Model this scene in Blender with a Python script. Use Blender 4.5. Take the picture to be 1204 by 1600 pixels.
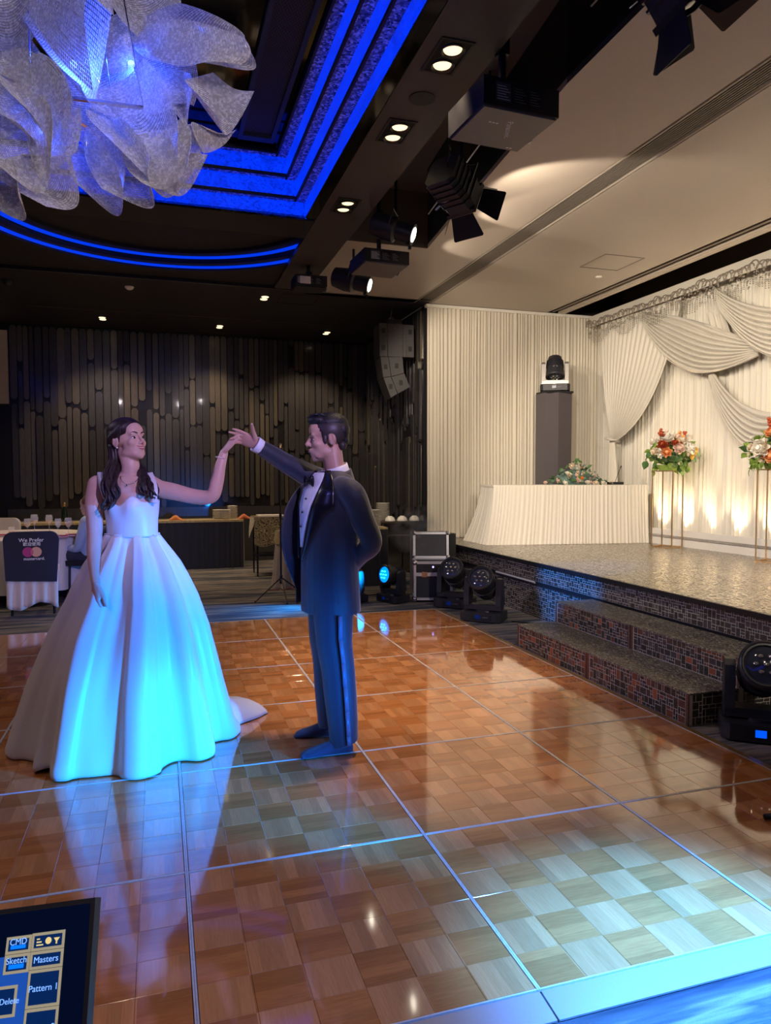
import bpy, bmesh, math, random
from mathutils import Vector, Matrix, noise

for o in list(bpy.data.objects):
    bpy.data.objects.remove(o)
V = Vector
PI = math.pi
rnd = random.Random(7)
scene = bpy.context.scene
COL = scene.collection

# ------------------------------------------------------------------ camera
F_PX = 1120.57
YAW, PITCH, ROLL = 0.30481, -0.048647, -0.0018462
CAM = V((-0.0710, -2.6251, 1.4259))
_fw = V((math.sin(YAW) * math.cos(PITCH), math.cos(YAW) * math.cos(PITCH), math.sin(PITCH)))
_r0 = V((math.cos(YAW), -math.sin(YAW), 0))
_u0 = _r0.cross(_fw)
_rt = _r0 * math.cos(ROLL) + _u0 * math.sin(ROLL)
_up = _u0 * math.cos(ROLL) - _r0 * math.sin(ROLL)
cd = bpy.data.cameras.new('camera')
cam = bpy.data.objects.new('camera', cd)
COL.objects.link(cam)
cd.sensor_fit = 'HORIZONTAL'
cd.sensor_width = 36.0
cd.lens = F_PX / 1204.0 * 36.0
cd.clip_start = 0.05
cam.matrix_world = Matrix(((_rt.x, _up.x, -_fw.x, CAM.x), (_rt.y, _up.y, -_fw.y, CAM.y), (_rt.z, _up.z, -_fw.z, CAM.z), (0, 0, 0, 1)))
scene.camera = cam


def ray(a, b):
    return _fw + _rt * ((a - 602) / F_PX) - _up * ((b - 800) / F_PX)


def PZ(a, b, z=0.0):
    d = ray(a, b)
    return CAM + d * ((z - CAM.z) / d.z)


def PXp(a, b, x):
    d = ray(a, b)
    return CAM + d * ((x - CAM.x) / d.x)


def PYp(a, b, y):
    d = ray(a, b)
    return CAM + d * ((y - CAM.y) / d.y)


# ------------------------------------------------------------------ world, exposure, large lights
w = bpy.data.worlds.new('world')
scene.world = w
w.use_nodes = True
w.node_tree.nodes['Background'].inputs['Color'].default_value = (0.9, 0.75, 0.6, 1)
w.node_tree.nodes['Background'].inputs['Strength'].default_value = 0.02
vs = scene.view_settings
vs.view_transform = 'Standard'
vs.look = 'None'
vs.gamma = 1.0
vs.use_curve_mapping = False
vs.exposure = 0.15

WARM = (1.0, 0.74, 0.47)
WARMW = (1.0, 0.86, 0.68)
CYAN = (0.0, 0.30, 1.0)
BLUE = (0.0, 0.16, 1.0)
VIOLET = (0.42, 0.32, 1.0)


def aim(o, target):
    o.rotation_euler = (V(target) - o.location).to_track_quat('-Z', 'Y').to_euler()


def spot(name, loc, target, power, col, angle=60, blend=0.5, size=0.05):
    l = bpy.data.lights.new(name, 'SPOT')
    l.energy = power
    l.color = col
    l.spot_size = math.radians(angle)
    l.spot_blend = blend
    l.shadow_soft_size = size
    o = bpy.data.objects.new(name, l)
    COL.objects.link(o)
    o.location = loc
    aim(o, target)
    return o


def point(name, loc, power, col, size=0.05):
    l = bpy.data.lights.new(name, 'POINT')
    l.energy = power
    l.color = col
    l.shadow_soft_size = size
    o = bpy.data.objects.new(name, l)
    COL.objects.link(o)
    o.location = loc
    return o


# ceiling downlights of the hall (some above and behind the camera)
for x, y in ((1.54, -0.4), (1.54, -2.0), (-2.2, -2.4), (-2.4, 0.5), (-2.4, 3.6), (-0.4, -3.4), (-3.6, 6.5)):
    spot('ceiling_downlight_beam', (x, y, 3.74), (x, y, 0), 30 if x > 0 else 62, WARM, 110, 0.7, 0.06)
for x, y in ((-0.8, 8.9), (0.8, 8.9), (2.4, 8.9), (1.3, 7.1), (-1.6, 7.2), (-0.2, 6.9)):
    spot('rear_downlight_beam', (x, y, 3.78), (x, y + (0.9 if y > 8 else 0.15), 0), 110 if y > 8 else 80, WARM, 100, 0.6, 0.05)
# stage key lights hanging in the ceiling trench
spot('stage_key_beam', (2.25, 3.95, 3.60), (6.1, 5.2, 1.5), 190, WARMW, 75, 0.5, 0.05)
spot('stage_key_beam', (2.2, 4.95, 3.55), (5.0, 6.9, 1.7), 200, WARMW, 85, 0.5, 0.05)
spot('stage_key_beam', (2.35, 2.4, 3.45), (6.1, 4.4, 1.3), 250, WARMW, 80, 0.5, 0.06)
spot('stage_key_beam', (2.4, 0.2, 3.35), (6.1, 3.2, 1.2), 330, WARMW, 80, 0.5, 0.06)
spot('stage_key_beam', (2.5, -2.2, 3.35), (6.0, 3.6, 0.9), 420, WARMW, 70, 0.5, 0.06)
# unseen wash added from the room side to brighten the stage front
spot('added_front_wash', (-3.2, 3.2, 3.5), (3.5, 2.6, 0.3), 430, (0.85, 0.75, 0.95), 50, 0.7, 0.10)
# moving head washes: low blue washes by the front right corner, violet wash from the room side
spot('blue_floor_wash', (2.15, -1.45, 0.50), (-0.10, 1.0, 0.46), 1500, (0.0, 0.20, 1.0), 32, 0.6, 0.06)
spot('cyan_floor_wash', (2.05, -1.60, 0.40), (0.0, 0.85, 0.10), 1000, (0.0, 0.34, 1.0), 18, 0.9, 0.06)
spot('blue_edge_wash', (1.75, -1.55, 1.75), (1.45, -1.02, 0.0), 1700, (0.05, 0.30, 1.0), 46, 0.9, 0.07)
spot('blue_edge_wash', (2.3, -1.65, 0.75), (1.15, -0.55, 0.0), 260, (0.05, 0.26, 1.0), 70, 0.9, 0.07)
spot('blue_groom_wash', (1.5, -2.2, 0.55), (0.75, 1.0, 0.45), 420, (0.0, 0.20, 1.0), 26, 0.9, 0.07)
spot('violet_wash', (-3.4, -1.6, 3.3), (0.1, 1.2, 1.55), 120, (0.26, 0.22, 1.0), 34, 0.9, 0.08)
spot('violet_wash', (1.6, -3.4, 3.3), (0.28, 1.15, 1.64), 900, (0.56, 0.44, 1.0), 19, 0.9, 0.08)
# blue splash on the stage front
spot('blue_stage_splash', (-2.5, 1.6, 3.4), (3.56, 3.25, 0.44), 4200, (0.0, 0.26, 1.0), 10, 0.6, 0.05)
# the trench lamps graze the stage ceiling
spot('ceiling_graze_beam', (2.42, 2.42, 3.35), (4.2, 3.4, 3.85), 44, WARMW, 100, 0.3, 0.02)
spot('ceiling_graze_beam', (2.45, 3.62, 3.52), (4.2, 2.9, 3.86), 26, WARMW, 70, 0.3, 0.02)
spot('ceiling_graze_beam', (2.38, 4.58, 3.40), (4.4, 3.9, 3.86), 22, WARMW, 70, 0.3, 0.02)


# ------------------------------------------------------------------ helpers: materials
MATS = {}


def mat(name, col, rough=0.5, metal=0.0, spec=0.5, emit=None, estr=0.0, coat=0.0, trans=0.0, sheen=0.0, alpha=1.0, ior=1.45):
    if name in MATS:
        return MATS[name]
    m = bpy.data.materials.new(name)
    m.use_nodes = True
    b = m.node_tree.nodes['Principled BSDF']
    b.inputs['Base Color'].default_value = (*col, 1)
    b.inputs['Roughness'].default_value = rough
    b.inputs['Metallic'].default_value = metal
    b.inputs['Specular IOR Level'].default_value = spec
    b.inputs['Coat Weight'].default_value = coat
    b.inputs['Coat Roughness'].default_value = 0.05
    b.inputs['Transmission Weight'].default_value = trans
    b.inputs['Sheen Weight'].default_value = sheen
    b.inputs['IOR'].default_value = ior
    b.inputs['Alpha'].default_value = alpha
    if emit:
        b.inputs['Emission Color'].default_value = (*emit, 1)
        b.inputs['Emission Strength'].default_value = estr
    m.diffuse_color = (*col, 1)
    MATS[name] = m
    return m


class NT:
    """small helper to write node graphs"""

    def __init__(s, m):
        s.t = m.node_tree
        s.b = s.t.nodes['Principled BSDF']

    def n(s, kind, **kw):
        x = s.t.nodes.new(kind)
        for k, v in kw.items():
            setattr(x, k, v)
        return x

    def put(s, inp, v):
        if hasattr(v, 'is_output') or isinstance(v, bpy.types.NodeSocket):
            s.t.links.new(v, inp)
        else:
            inp.default_value = v

    def math(s, op, a, b=None):
        x = s.n('ShaderNodeMath', operation=op)
        s.put(x.inputs[0], a)
        if b is not None:
            s.put(x.inputs[1], b)
        return x.outputs[0]

    def pos(s):
        return s.n('ShaderNodeNewGeometry').outputs['Position']

    def objco(s):
        return s.n('ShaderNodeTexCoord').outputs['Object']

    def scale(s, vec, sc):
        x = s.n('ShaderNodeMapping')
        s.put(x.inputs['Vector'], vec)
        x.inputs['Scale'].default_value = sc
        return x.outputs[0]

    def noise(s, vec, scale, detail=3.0, rough=0.5):
        x = s.n('ShaderNodeTexNoise')
        s.put(x.inputs['Vector'], vec)
        x.inputs['Scale'].default_value = scale
        x.inputs['Detail'].default_value = detail
        x.inputs['Roughness'].default_value = rough
        return x.outputs['Fac']

    def ramp(s, fac, stops):
        x = s.n('ShaderNodeValToRGB')
        s.put(x.inputs[0], fac)
        e = x.color_ramp.elements
        while len(e) < len(stops):
            e.new(0.5)
        for k, (p, c) in enumerate(stops):
            e[k].position = p
            e[k].color = (*c, 1)
        return x.outputs[0]

    def mix(s, fac, a, b, blend='MIX'):
        x = s.n('ShaderNodeMix', data_type='RGBA', blend_type=blend)
        s.put(x.inputs[0], fac)
        for k, v in ((6, a), (7, b)):
            if isinstance(v, tuple):
                v = (*v, 1) if len(v) == 3 else v
            s.put(x.inputs[k], v)
        return x.outputs[2]

    def bump(s, h, strength=0.3, dist=0.01):
        x = s.n('ShaderNodeBump')
        x.inputs['Strength'].default_value = strength
        x.inputs['Distance'].default_value = dist
        s.put(x.inputs['Height'], h)
        s.t.links.new(x.outputs[0], s.b.inputs['Normal'])

    def col(s, v):
        s.put(s.b.inputs['Base Color'], v)

    def rough(s, v):
        s.put(s.b.inputs['Roughness'], v)


def speck(name, c0, c1, scale, rough=0.6, bump=0.0, metal=0.0, stretch=(1, 1, 1), dist=0.005, **kw):
    """a base colour with fine grain"""
    if name in MATS:
        return MATS[name]
    m = mat(name, c0, rough, metal, **kw)
    t = NT(m)
    v = t.scale(t.objco(), stretch)
    f = t.noise(v, scale)
    t.col(t.ramp(f, [(0.3, c0), (0.7, c1)]))
    if bump:
        t.bump(f, bump, dist)
    return m


# ------------------------------------------------------------------ helpers: mesh
def BM():
    return bmesh.new()


def box(bm, c, s, rot=None, taper=None):
    """box centred at c, size s, optional 3x3 rotation, taper=(tx,ty) scales the top"""
    c = V(c)
    vs_ = []
    for dz in (-.5, .5):
        for dx, dy in ((-.5, -.5), (.5, -.5), (.5, .5), (-.5, .5)):
            k = taper if (taper and dz > 0) else (1, 1)
            p = V((dx * s[0] * k[0], dy * s[1] * k[1], dz * s[2]))
            if rot is not None:
                p = rot @ p
            vs_.append(bm.verts.new(c + p))
    for f in ((3, 2, 1, 0), (4, 5, 6, 7), (0, 1, 5, 4), (1, 2, 6, 5), (2, 3, 7, 6), (3, 0, 4, 7)):
        bm.faces.new([vs_[i] for i in f])
    return vs_


def b2(bm, x0, x1, y0, y1, z0, z1):
    return box(bm, ((x0 + x1) / 2, (y0 + y1) / 2, (z0 + z1) / 2), (x1 - x0, y1 - y0, z1 - z0))


def bevel(bm, w_=0.005, seg=2):
    bmesh.ops.bevel(bm, geom=[e for e in bm.edges if len(e.link_faces) == 2 and e.calc_face_angle(0) > 0.5], offset=w_, segments=seg, profile=0.6, affect='EDGES')


def ring_frames(pts):
    n = len(pts)
    T = []
    for i in range(n):
        a = pts[max(0, i - 1)]
        b = pts[min(n - 1, i + 1)]
        d = (b - a)
        T.append(d.normalized() if d.length > 1e-9 else V((0, 0, 1)))
    ref = V((0, 0, 1)) if abs(T[0].z) < 0.9 else V((1, 0, 0))
    N = (ref - T[0] * ref.dot(T[0])).normalized()
    out = []
    for i in range(n):
        N = (N - T[i] * N.dot(T[i])).normalized()
        out.append((T[i], N, T[i].cross(N)))
    return out


def tube(bm, pts, rad, seg=8, cap=True, closed=False):
    pts = [V(p) for p in pts]
    if not isinstance(rad, (list, tuple)):
        rad = [rad] * len(pts)
    fr = ring_frames(pts)
    rings = []
    for p, r, (T, N, B) in zip(pts, rad, fr):
        rings.append([bm.verts.new(p + (N * math.cos(2 * PI * k / seg) + B * math.sin(2 * PI * k / seg)) * r) for k in range(seg)])
    for a, b in zip(rings[:-1], rings[1:]):
        for k in range(seg):
            bm.faces.new((a[k], a[(k + 1) % seg], b[(k + 1) % seg], b[k]))
    if cap:
        bm.faces.new(rings[0][::-1])
        bm.faces.new(rings[-1])
    return rings


def cyl(bm, p0, p1, r0, r1=None, seg=16):
    return tube(bm, [p0, p1], [r0, r0 if r1 is None else r1], seg)


def lathe(bm, prof, seg=24, M=None, cap=True):
    """profile [(r,z)] spun about z"""
    M = M or Matrix()
    rings = []
    for r, z in prof:
        rings.append([bm.verts.new(M @ V((r * math.cos(2 * PI * k / seg), r * math.sin(2 * PI * k / seg), z))) for k in range(seg)])
    for a, b in zip(rings[:-1], rings[1:]):
        for k in range(seg):
            bm.faces.new((a[k], a[(k + 1) % seg], b[(k + 1) % seg], b[k]))
    if cap:
        if prof[0][0] > 1e-4:
            bm.faces.new(rings[0][::-1])
        if prof[-1][0] > 1e-4:
            bm.faces.new(rings[-1])
    return rings


def loft(bm, rings, seg=24, cap=True):
    """rings: (centre, ax, ay) with ax, ay vectors of the ellipse"""
    R = []
    for c, ax, ay in rings:
        c = V(c)
        R.append([bm.verts.new(c + V(ax) * math.cos(2 * PI * k / seg) + V(ay) * math.sin(2 * PI * k / seg)) for k in range(seg)])
    for a, b in zip(R[:-1], R[1:]):
        for k in range(seg):
            bm.faces.new((a[k], a[(k + 1) % seg], b[(k + 1) % seg], b[k]))
    if cap:
        bm.faces.new(R[0][::-1])
        bm.faces.new(R[-1])
    return R


def ell(bm, c, r, M3=None, su=16, sv=10):
    M = Matrix.Translation(V(c)) @ (M3.to_4x4() if M3 is not None else Matrix()) @ Matrix.Diagonal((r[0], r[1], r[2], 1))
    bmesh.ops.create_uvsphere(bm, u_segments=su, v_segments=sv, radius=1.0, matrix=M)


def prism(bm, poly, z0, z1, M=None):
    M = M or Matrix()
    a = [bm.verts.new(M @ V((x, y, z0))) for x, y in poly]
    b = [bm.verts.new(M @ V((x, y, z1))) for x, y in poly]
    n = len(poly)
    bm.faces.new(a[::-1])
    bm.faces.new(b)
    for i in range(n):
        bm.faces.new((a[i], a[(i + 1) % n], b[(i + 1) % n], b[i]))


def sheet(bm, fn, nu, nv, wrap=False):
    """grid of points fn(u,v), u,v in 0..1"""
    G = [[bm.verts.new(V(fn(i / nu, j / nv))) for j in range(nv + 1)] for i in range(nu + (0 if wrap else 1))]
    n = len(G)
    for i in range(nu):
        for j in range(nv):
            bm.faces.new((G[i][j], G[(i + 1) % n][j], G[(i + 1) % n][j + 1], G[i][j + 1]))
    return G


def obj(name, bm, m, parent=None, smooth=False, fix=True):
    if isinstance(bm, bmesh.types.BMesh):
        if fix:
            bmesh.ops.recalc_face_normals(bm, faces=bm.faces[:])
        me = bpy.data.meshes.new(name)
        bm.to_mesh(me)
        bm.free()
    else:
        me = bm
    if smooth:
        me.polygons.foreach_set('use_smooth', [True] * len(me.polygons))
    if m is not None and len(me.materials) == 0:
        me.materials.append(m)
    o = bpy.data.objects.new(name, me)
    COL.objects.link(o)
    if parent is not None:
        o.parent = parent
    return o


def autosmooth(o, ang=40):
    me = o.data
    bm = bmesh.new()
    bm.from_mesh(me)
    for f in bm.faces:
        f.smooth = True
    for e in bm.edges:
        e.smooth = not (len(e.link_faces) == 2 and e.calc_face_angle(0) > math.radians(ang))
    bm.to_mesh(me)
    bm.free()
    return o


def tag(o, label=None, cat=None, group=None, kind=None):
    if label:
        o['label'] = label
    if cat:
        o['category'] = cat
    if group:
        o['group'] = group
    if kind:
        o['kind'] = kind
    return o


def thing(name, label, cat, loc=(0, 0, 0), rz=0.0, group=None):
    o = bpy.data.objects.new(name, None)
    o.empty_display_size = 0.1
    COL.objects.link(o)
    o.location = loc
    o.rotation_euler = (0, 0, rz)
    return tag(o, label, cat, group)


def struct(name, bm, m, parent=None, label=None, **kw):
    o = obj(name, bm, m, parent, **kw)
    if parent is None:
        o['kind'] = 'structure'
    if label:
        o['label'] = label
    return o


def dup(o, parent=None):
    c = o.copy()
    COL.objects.link(c)
    c.parent = parent
    for ch in list(o.children):
        dup(ch, c)
    return c


def remeshed(bm, voxel=0.005, it=3, fac=0.5):
    me = bpy.data.meshes.new('tmp')
    bmesh.ops.recalc_face_normals(bm, faces=bm.faces[:])
    bm.to_mesh(me)
    bm.free()
    o = bpy.data.objects.new('tmp', me)
    COL.objects.link(o)
    r = o.modifiers.new('r', 'REMESH')
    r.mode = 'VOXEL'
    r.voxel_size = voxel
    if it:
        s = o.modifiers.new('s', 'SMOOTH')
        s.factor = fac
        s.iterations = it
    dg = bpy.context.evaluated_depsgraph_get()
    dg.update()
    out = bpy.data.meshes.new_from_object(o.evaluated_get(dg))
    bpy.data.objects.remove(o)
    bpy.data.meshes.remove(me)
    return out


def text_mesh(s, size, extrude=0.0004):
    cu = bpy.data.curves.new('t', 'FONT')
    cu.body = s
    cu.size = size
    cu.extrude = extrude
    cu.align_x = 'CENTER'
    cu.align_y = 'CENTER'
    o = bpy.data.objects.new('t', cu)
    COL.objects.link(o)
    dg = bpy.context.evaluated_depsgraph_get()
    dg.update()
    me = bpy.data.meshes.new_from_object(o.evaluated_get(dg))
    bpy.data.objects.remove(o)
    return me


def smooth01(a, b, x):
    t = min(1.0, max(0.0, (x - a) / (b - a)))
    return t * t * (3 - 2 * t)


def lerp(a, b, t):
    return a + (b - a) * t


def interp(tab, x):
    """piecewise linear over [(x, v)]"""
    if x <= tab[0][0]:
        return tab[0][1]
    for (x0, v0), (x1, v1) in zip(tab[:-1], tab[1:]):
        if x <= x1:
            return lerp(v0, v1, (x - x0) / (x1 - x0))
    return tab[-1][1]

# ================================================================== MATERIALS
BLACK = mat('black_paint', (0.012, 0.011, 0.013), 0.55)
BLACKM = mat('black_metal', (0.016, 0.016, 0.02), 0.38, 0.3)
BLACKP = mat('black_plastic', (0.014, 0.014, 0.017), 0.42)
DARKCEIL = speck('dark_ceiling_paint', (0.062, 0.047, 0.046), (0.074, 0.057, 0.055), 60, 0.55)
FARCEIL = speck('far_ceiling_paint', (0.020, 0.017, 0.022), (0.026, 0.022, 0.028), 60, 0.5)
STAGECEIL = speck('stage_ceiling_paint', (0.44, 0.375, 0.315), (0.49, 0.42, 0.355), 220, 0.42, 0.15, dist=0.002)
CHROME = mat('chrome', (0.75, 0.75, 0.78), 0.16, 1.0)
ALU = speck('aluminium', (0.58, 0.58, 0.63), (0.70, 0.70, 0.75), 90, 0.35, 0.0, 0.5, (1, 30, 1))
GOLD = mat('gold_metal', (0.62, 0.40, 0.17), 0.28, 1.0)
BRASS = speck('brass_edge', (0.42, 0.24, 0.07), (0.50, 0.30, 0.10), 40, 0.35, 0.0, 0.6)
MIRROR = mat('dark_mirror', (0.10, 0.085, 0.075), 0.06, 1.0)
WHITE = mat('white_paint', (0.80, 0.76, 0.69), 0.5)
LAMPGLASS = mat('lamp_lens_lit', (1, 0.9, 0.7), 0.3, emit=(1.0, 0.80, 0.48), estr=1.4)
SPOTGLASS = mat('spot_lens_lit', (1, 0.95, 0.85), 0.3, emit=(1.0, 0.90, 0.72), estr=14.0)


def fabric(name, c0, c1, rough=0.75, scale=240, sheen=0.3, bump=0.08, trans=0.0):
    if name in MATS:
        return MATS[name]
    m = mat(name, c0, rough, sheen=sheen)
    t = NT(m)
    f = t.noise(t.scale(t.objco(), (1, 1, 0.25)), scale, 2)
    t.col(t.ramp(f, [(0.3, c0), (0.7, c1)]))
    t.bump(f, bump, 0.002)
    if trans:
        tr = t.n('ShaderNodeBsdfTranslucent')
        tr.inputs['Color'].default_value = (*c1, 1)
        mx = t.n('ShaderNodeMixShader')
        mx.inputs[0].default_value = trans
        out = t.t.nodes['Material Output']
        t.t.links.new(t.b.outputs[0], mx.inputs[1])
        t.t.links.new(tr.outputs[0], mx.inputs[2])
        t.t.links.new(mx.outputs[0], out.inputs['Surface'])
    return m


DRAPE = fabric('ivory_drape', (0.72, 0.65, 0.53), (0.79, 0.72, 0.60), trans=0.2)
SHEER = fabric('white_sheer_drape', (0.80, 0.75, 0.65), (0.86, 0.81, 0.71), trans=0.25)
SWAG = fabric('champagne_satin', (0.53, 0.49, 0.42), (0.59, 0.545, 0.47), rough=0.42, sheen=0.2)
TULLE = fabric('white_tulle', (0.76, 0.70, 0.60), (0.84, 0.78, 0.68), trans=0.2)
BLACKCLOTH = fabric('black_cloth', (0.010, 0.010, 0.014), (0.018, 0.018, 0.024))

# parquet: strips laid in alternating squares, all in real floor coordinates
PAR = mat('parquet', (0.45, 0.2, 0.08), 0.10, coat=0.9, spec=0.7)
t = NT(PAR)
P_ = t.n('ShaderNodeSeparateXYZ')
t.put(P_.inputs[0], t.pos())
SQ = 0.914 / 6
sx = t.math('FLOOR', t.math('DIVIDE', P_.outputs[0], SQ))
sy = t.math('FLOOR', t.math('DIVIDE', P_.outputs[1], SQ))
par = t.math('MODULO', t.math('ADD', t.math('ADD', sx, sy), 400.0), 2.0)
along = t.n('ShaderNodeMix', data_type='FLOAT')
t.put(along.inputs[0], par)
t.put(along.inputs[2], P_.outputs[0])
t.put(along.inputs[3], P_.outputs[1])
across = t.n('ShaderNodeMix', data_type='FLOAT')
t.put(across.inputs[0], par)
t.put(across.inputs[2], P_.outputs[1])
t.put(across.inputs[3], P_.outputs[0])
strip = t.math('FLOOR', t.math('DIVIDE', across.outputs[0], SQ / 4))
cmb = t.n('ShaderNodeCombineXYZ')
t.put(cmb.inputs[0], t.math('ADD', t.math('MULTIPLY', sx, 1.37), t.math('MULTIPLY', sy, 7.7)))
t.put(cmb.inputs[1], strip)
wn = t.n('ShaderNodeTexWhiteNoise')
t.put(wn.inputs['Vector'], cmb.outputs[0])
gv = t.n('ShaderNodeCombineXYZ')
t.put(gv.inputs[0], t.math('MULTIPLY', along.outputs[0], 14.0))
t.put(gv.inputs[1], t.math('MULTIPLY', across.outputs[0], 170.0))
t.put(gv.inputs[2], t.math('MULTIPLY', wn.outputs['Value'], 40.0))
grain = t.noise(gv.outputs[0], 1.0, 4.0, 0.6)
dark = t.ramp(grain, [(0.25, (0.40, 0.140, 0.040)), (0.75, (0.52, 0.205, 0.062))])
light = t.ramp(grain, [(0.25, (0.50, 0.205, 0.072)), (0.75, (0.60, 0.275, 0.108))])
base = t.mix(par, dark, light)  # sheen that turns with grain direction, painted as darker and lighter squares
var = t.math('ADD', t.math('MULTIPLY', wn.outputs['Value'], 0.34), 0.83)
vc = t.n('ShaderNodeCombineColor')
for k in range(3):
    t.put(vc.inputs[k], var)
t.col(t.mix(1.0, base, vc.outputs[0], 'MULTIPLY'))
scuff = t.noise(t.pos(), 2.2, 5.0, 0.65)
t.rough(t.math('ADD', t.math('MULTIPLY', scuff, 0.10), 0.035))

CARPET = mat('carpet', (0.1, 0.1, 0.12), 0.95, spec=0.1)
t = NT(CARPET)
wv = t.noise(t.scale(t.pos(), (0.55, 6.5, 1)), 1.0, 4.0, 0.62)
fine = t.noise(t.pos(), 420, 2)
c = t.ramp(wv, [(0.34, (0.022, 0.028, 0.042)), (0.46, (0.10, 0.105, 0.125)), (0.53, (0.30, 0.25, 0.20)), (0.60, (0.07, 0.08, 0.10)), (0.75, (0.34, 0.29, 0.23))])
t.col(t.mix(t.math('MULTIPLY', fine, 0.5), c, (0.03, 0.03, 0.04)))
t.bump(fine, 0.5, 0.004)

# stage deck: small hammered metallic pebbles
DECK = mat('stage_deck_mosaic', (0.5, 0.45, 0.38), 0.25, 0.7)
t = NT(DECK)
vo = t.n('ShaderNodeTexVoronoi', feature='F1')
t.put(vo.inputs['Vector'], t.scale(t.pos(), (1, 1, 1)))
vo.inputs['Scale'].default_value = 62
ve = t.n('ShaderNodeTexVoronoi', feature='DISTANCE_TO_EDGE')
t.put(ve.inputs['Vector'], t.pos())
ve.inputs['Scale'].default_value = 62
sp = t.n('ShaderNodeSeparateColor')
t.put(sp.inputs[0], vo.outputs['Color'])
cc = t.ramp(sp.outputs[0], [(0.0, (0.10, 0.085, 0.075)), (0.45, (0.34, 0.30, 0.25)), (0.8, (0.52, 0.47, 0.39)), (1.0, (0.72, 0.66, 0.55))])
t.col(t.mix(t.ramp(ve.outputs['Distance'], [(0.02, (1, 1, 1)), (0.09, (0, 0, 0))]), cc, (0.10, 0.09, 0.08)))
t.rough(t.math('ADD', t.math('MULTIPLY', sp.outputs[1], 0.3), 0.14))
nv_ = t.n('ShaderNodeTexNoise')
t.put(nv_.inputs['Vector'], t.pos())
nv_.inputs['Scale'].default_value = 55
t.bump(t.math('ADD', t.math('MULTIPLY', sp.outputs[2], 0.6), nv_.outputs['Fac']), 0.35, 0.004)

STEPTOP = mat('step_tread_mosaic', (0.3, 0.28, 0.25), 0.35, 0.5)
t = NT(STEPTOP)
vo = t.n('ShaderNodeTexVoronoi', feature='F1')
t.put(vo.inputs['Vector'], t.scale(t.pos(), (1.7, 1, 1)))
vo.inputs['Scale'].default_value = 75
sp = t.n('ShaderNodeSeparateColor')
t.put(sp.inputs[0], vo.outputs['Color'])
t.col(t.ramp(sp.outputs[0], [(0.0, (0.02, 0.02, 0.022)), (0.5, (0.10, 0.09, 0.08)), (0.85, (0.30, 0.27, 0.22)), (1.0, (0.6, 0.54, 0.44))]))
t.bump(sp.outputs[1], 0.5, 0.004)

TILE = mat('mosaic_tile', (0.1, 0.09, 0.1), 0.25, 0.12, coat=0.3)
t = NT(TILE)
a = t.n('ShaderNodeVertexColor', layer_name='tint')
gr = t.noise(t.pos(), 130, 3)
t.col(t.mix(0.25, a.outputs[0], t.ramp(gr, [(0.3, (0.02, 0.02, 0.025)), (0.7, (0.3, 0.26, 0.22))])))
t.bump(gr, 0.12, 0.002)
GROUT = speck('mosaic_grout', (0.36, 0.32, 0.30), (0.43, 0.39, 0.36), 300, 0.85)


def mosaic(name, o, u, v, W, H, cell, parent, seed, pal):
    """irregular rectangular tiles (real geometry) on the face spanned by u (W) and v (H)"""
    r = random.Random(seed)
    o, u, v = V(o), V(u).normalized(), V(v).normalized()
    n = u.cross(v)
    nu, nv = int(W / cell), int(H / cell)
    cu, cv = W / nu, H / nv
    occ = [[False] * nv for _ in range(nu)]
    bm = BM()
    lay = bm.loops.layers.color.new('tint')
    g = cell * 0.085
    for i in range(nu):
        for j in range(nv):
            if occ[i][j]:
                continue
            w_, h_ = r.choice(((1, 1), (1, 1), (2, 2), (2, 2), (1, 2), (2, 1), (2, 3), (3, 2), (1, 2)))
            while w_ > 1 and (i + w_ > nu or any(occ[i + k][j] for k in range(w_))):
                w_ -= 1
            while h_ > 1 and (j + h_ > nv or any(occ[i + a][j + b] for a in range(w_) for b in range(h_))):
                h_ -= 1
            for a_ in range(w_):
                for b_ in range(h_):
                    occ[i + a_][j + b_] = True
            th = 0.0006 + r.random() * 0.0006
            q = []
            for d, ins in ((0.0, g), (th, g * 1.6)):
                for x, y in ((i * cu + ins, j * cv + ins), ((i + w_) * cu - ins, j * cv + ins), ((i + w_) * cu - ins, (j + h_) * cv - ins), (i * cu + ins, (j + h_) * cv - ins)):
                    q.append(bm.verts.new(o + u * x + v * y + n * d))
            col = r.choice(pal)
            k = 1.1 + r.random() * 0.9
            c_ = (col[0] * k, col[1] * k, col[2] * k, 1)
            for f in ((4, 5, 6, 7), (0, 1, 5, 4), (1, 2, 6, 5), (2, 3, 7, 6), (3, 0, 4, 7)):
                fc = bm.faces.new([q[x] for x in f])
                for l in fc.loops:
                    l[lay] = c_
    ob = obj(name, bm, TILE, parent, fix=False)
    ob['kind'] = 'stuff'
    return ob


PAL_DARK = [(0.06, 0.055, 0.08), (0.10, 0.09, 0.115), (0.03, 0.03, 0.045), (0.16, 0.135, 0.15), (0.09, 0.07, 0.075)]
PAL_COPPER = [(0.10, 0.07, 0.075), (0.24, 0.12, 0.08), (0.34, 0.17, 0.09), (0.04, 0.037, 0.045), (0.15, 0.10, 0.09), (0.06, 0.06, 0.08)]

# ================================================================== FLOOR
bm = BM()
b2(bm, -7, 8, -6, 10.2, -0.12, -0.02)
struct('floor', bm, CARPET, label='dark patterned ballroom carpet with wavy grey and beige streaks')

# ------------------------------------------------------------------ dance floor
PS = 0.914
df = thing('dance_floor', 'glossy wooden parquet dance floor of square panels with metal seams', 'dance floor', (0, 0, 0))
SEAM = speck('aluminium_seam', (0.62, 0.60, 0.60), (0.74, 0.72, 0.72), 60, 0.5, 0.0, 0.35)
PBASE = mat('panel_base', (0.05, 0.03, 0.02), 0.7)


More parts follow.
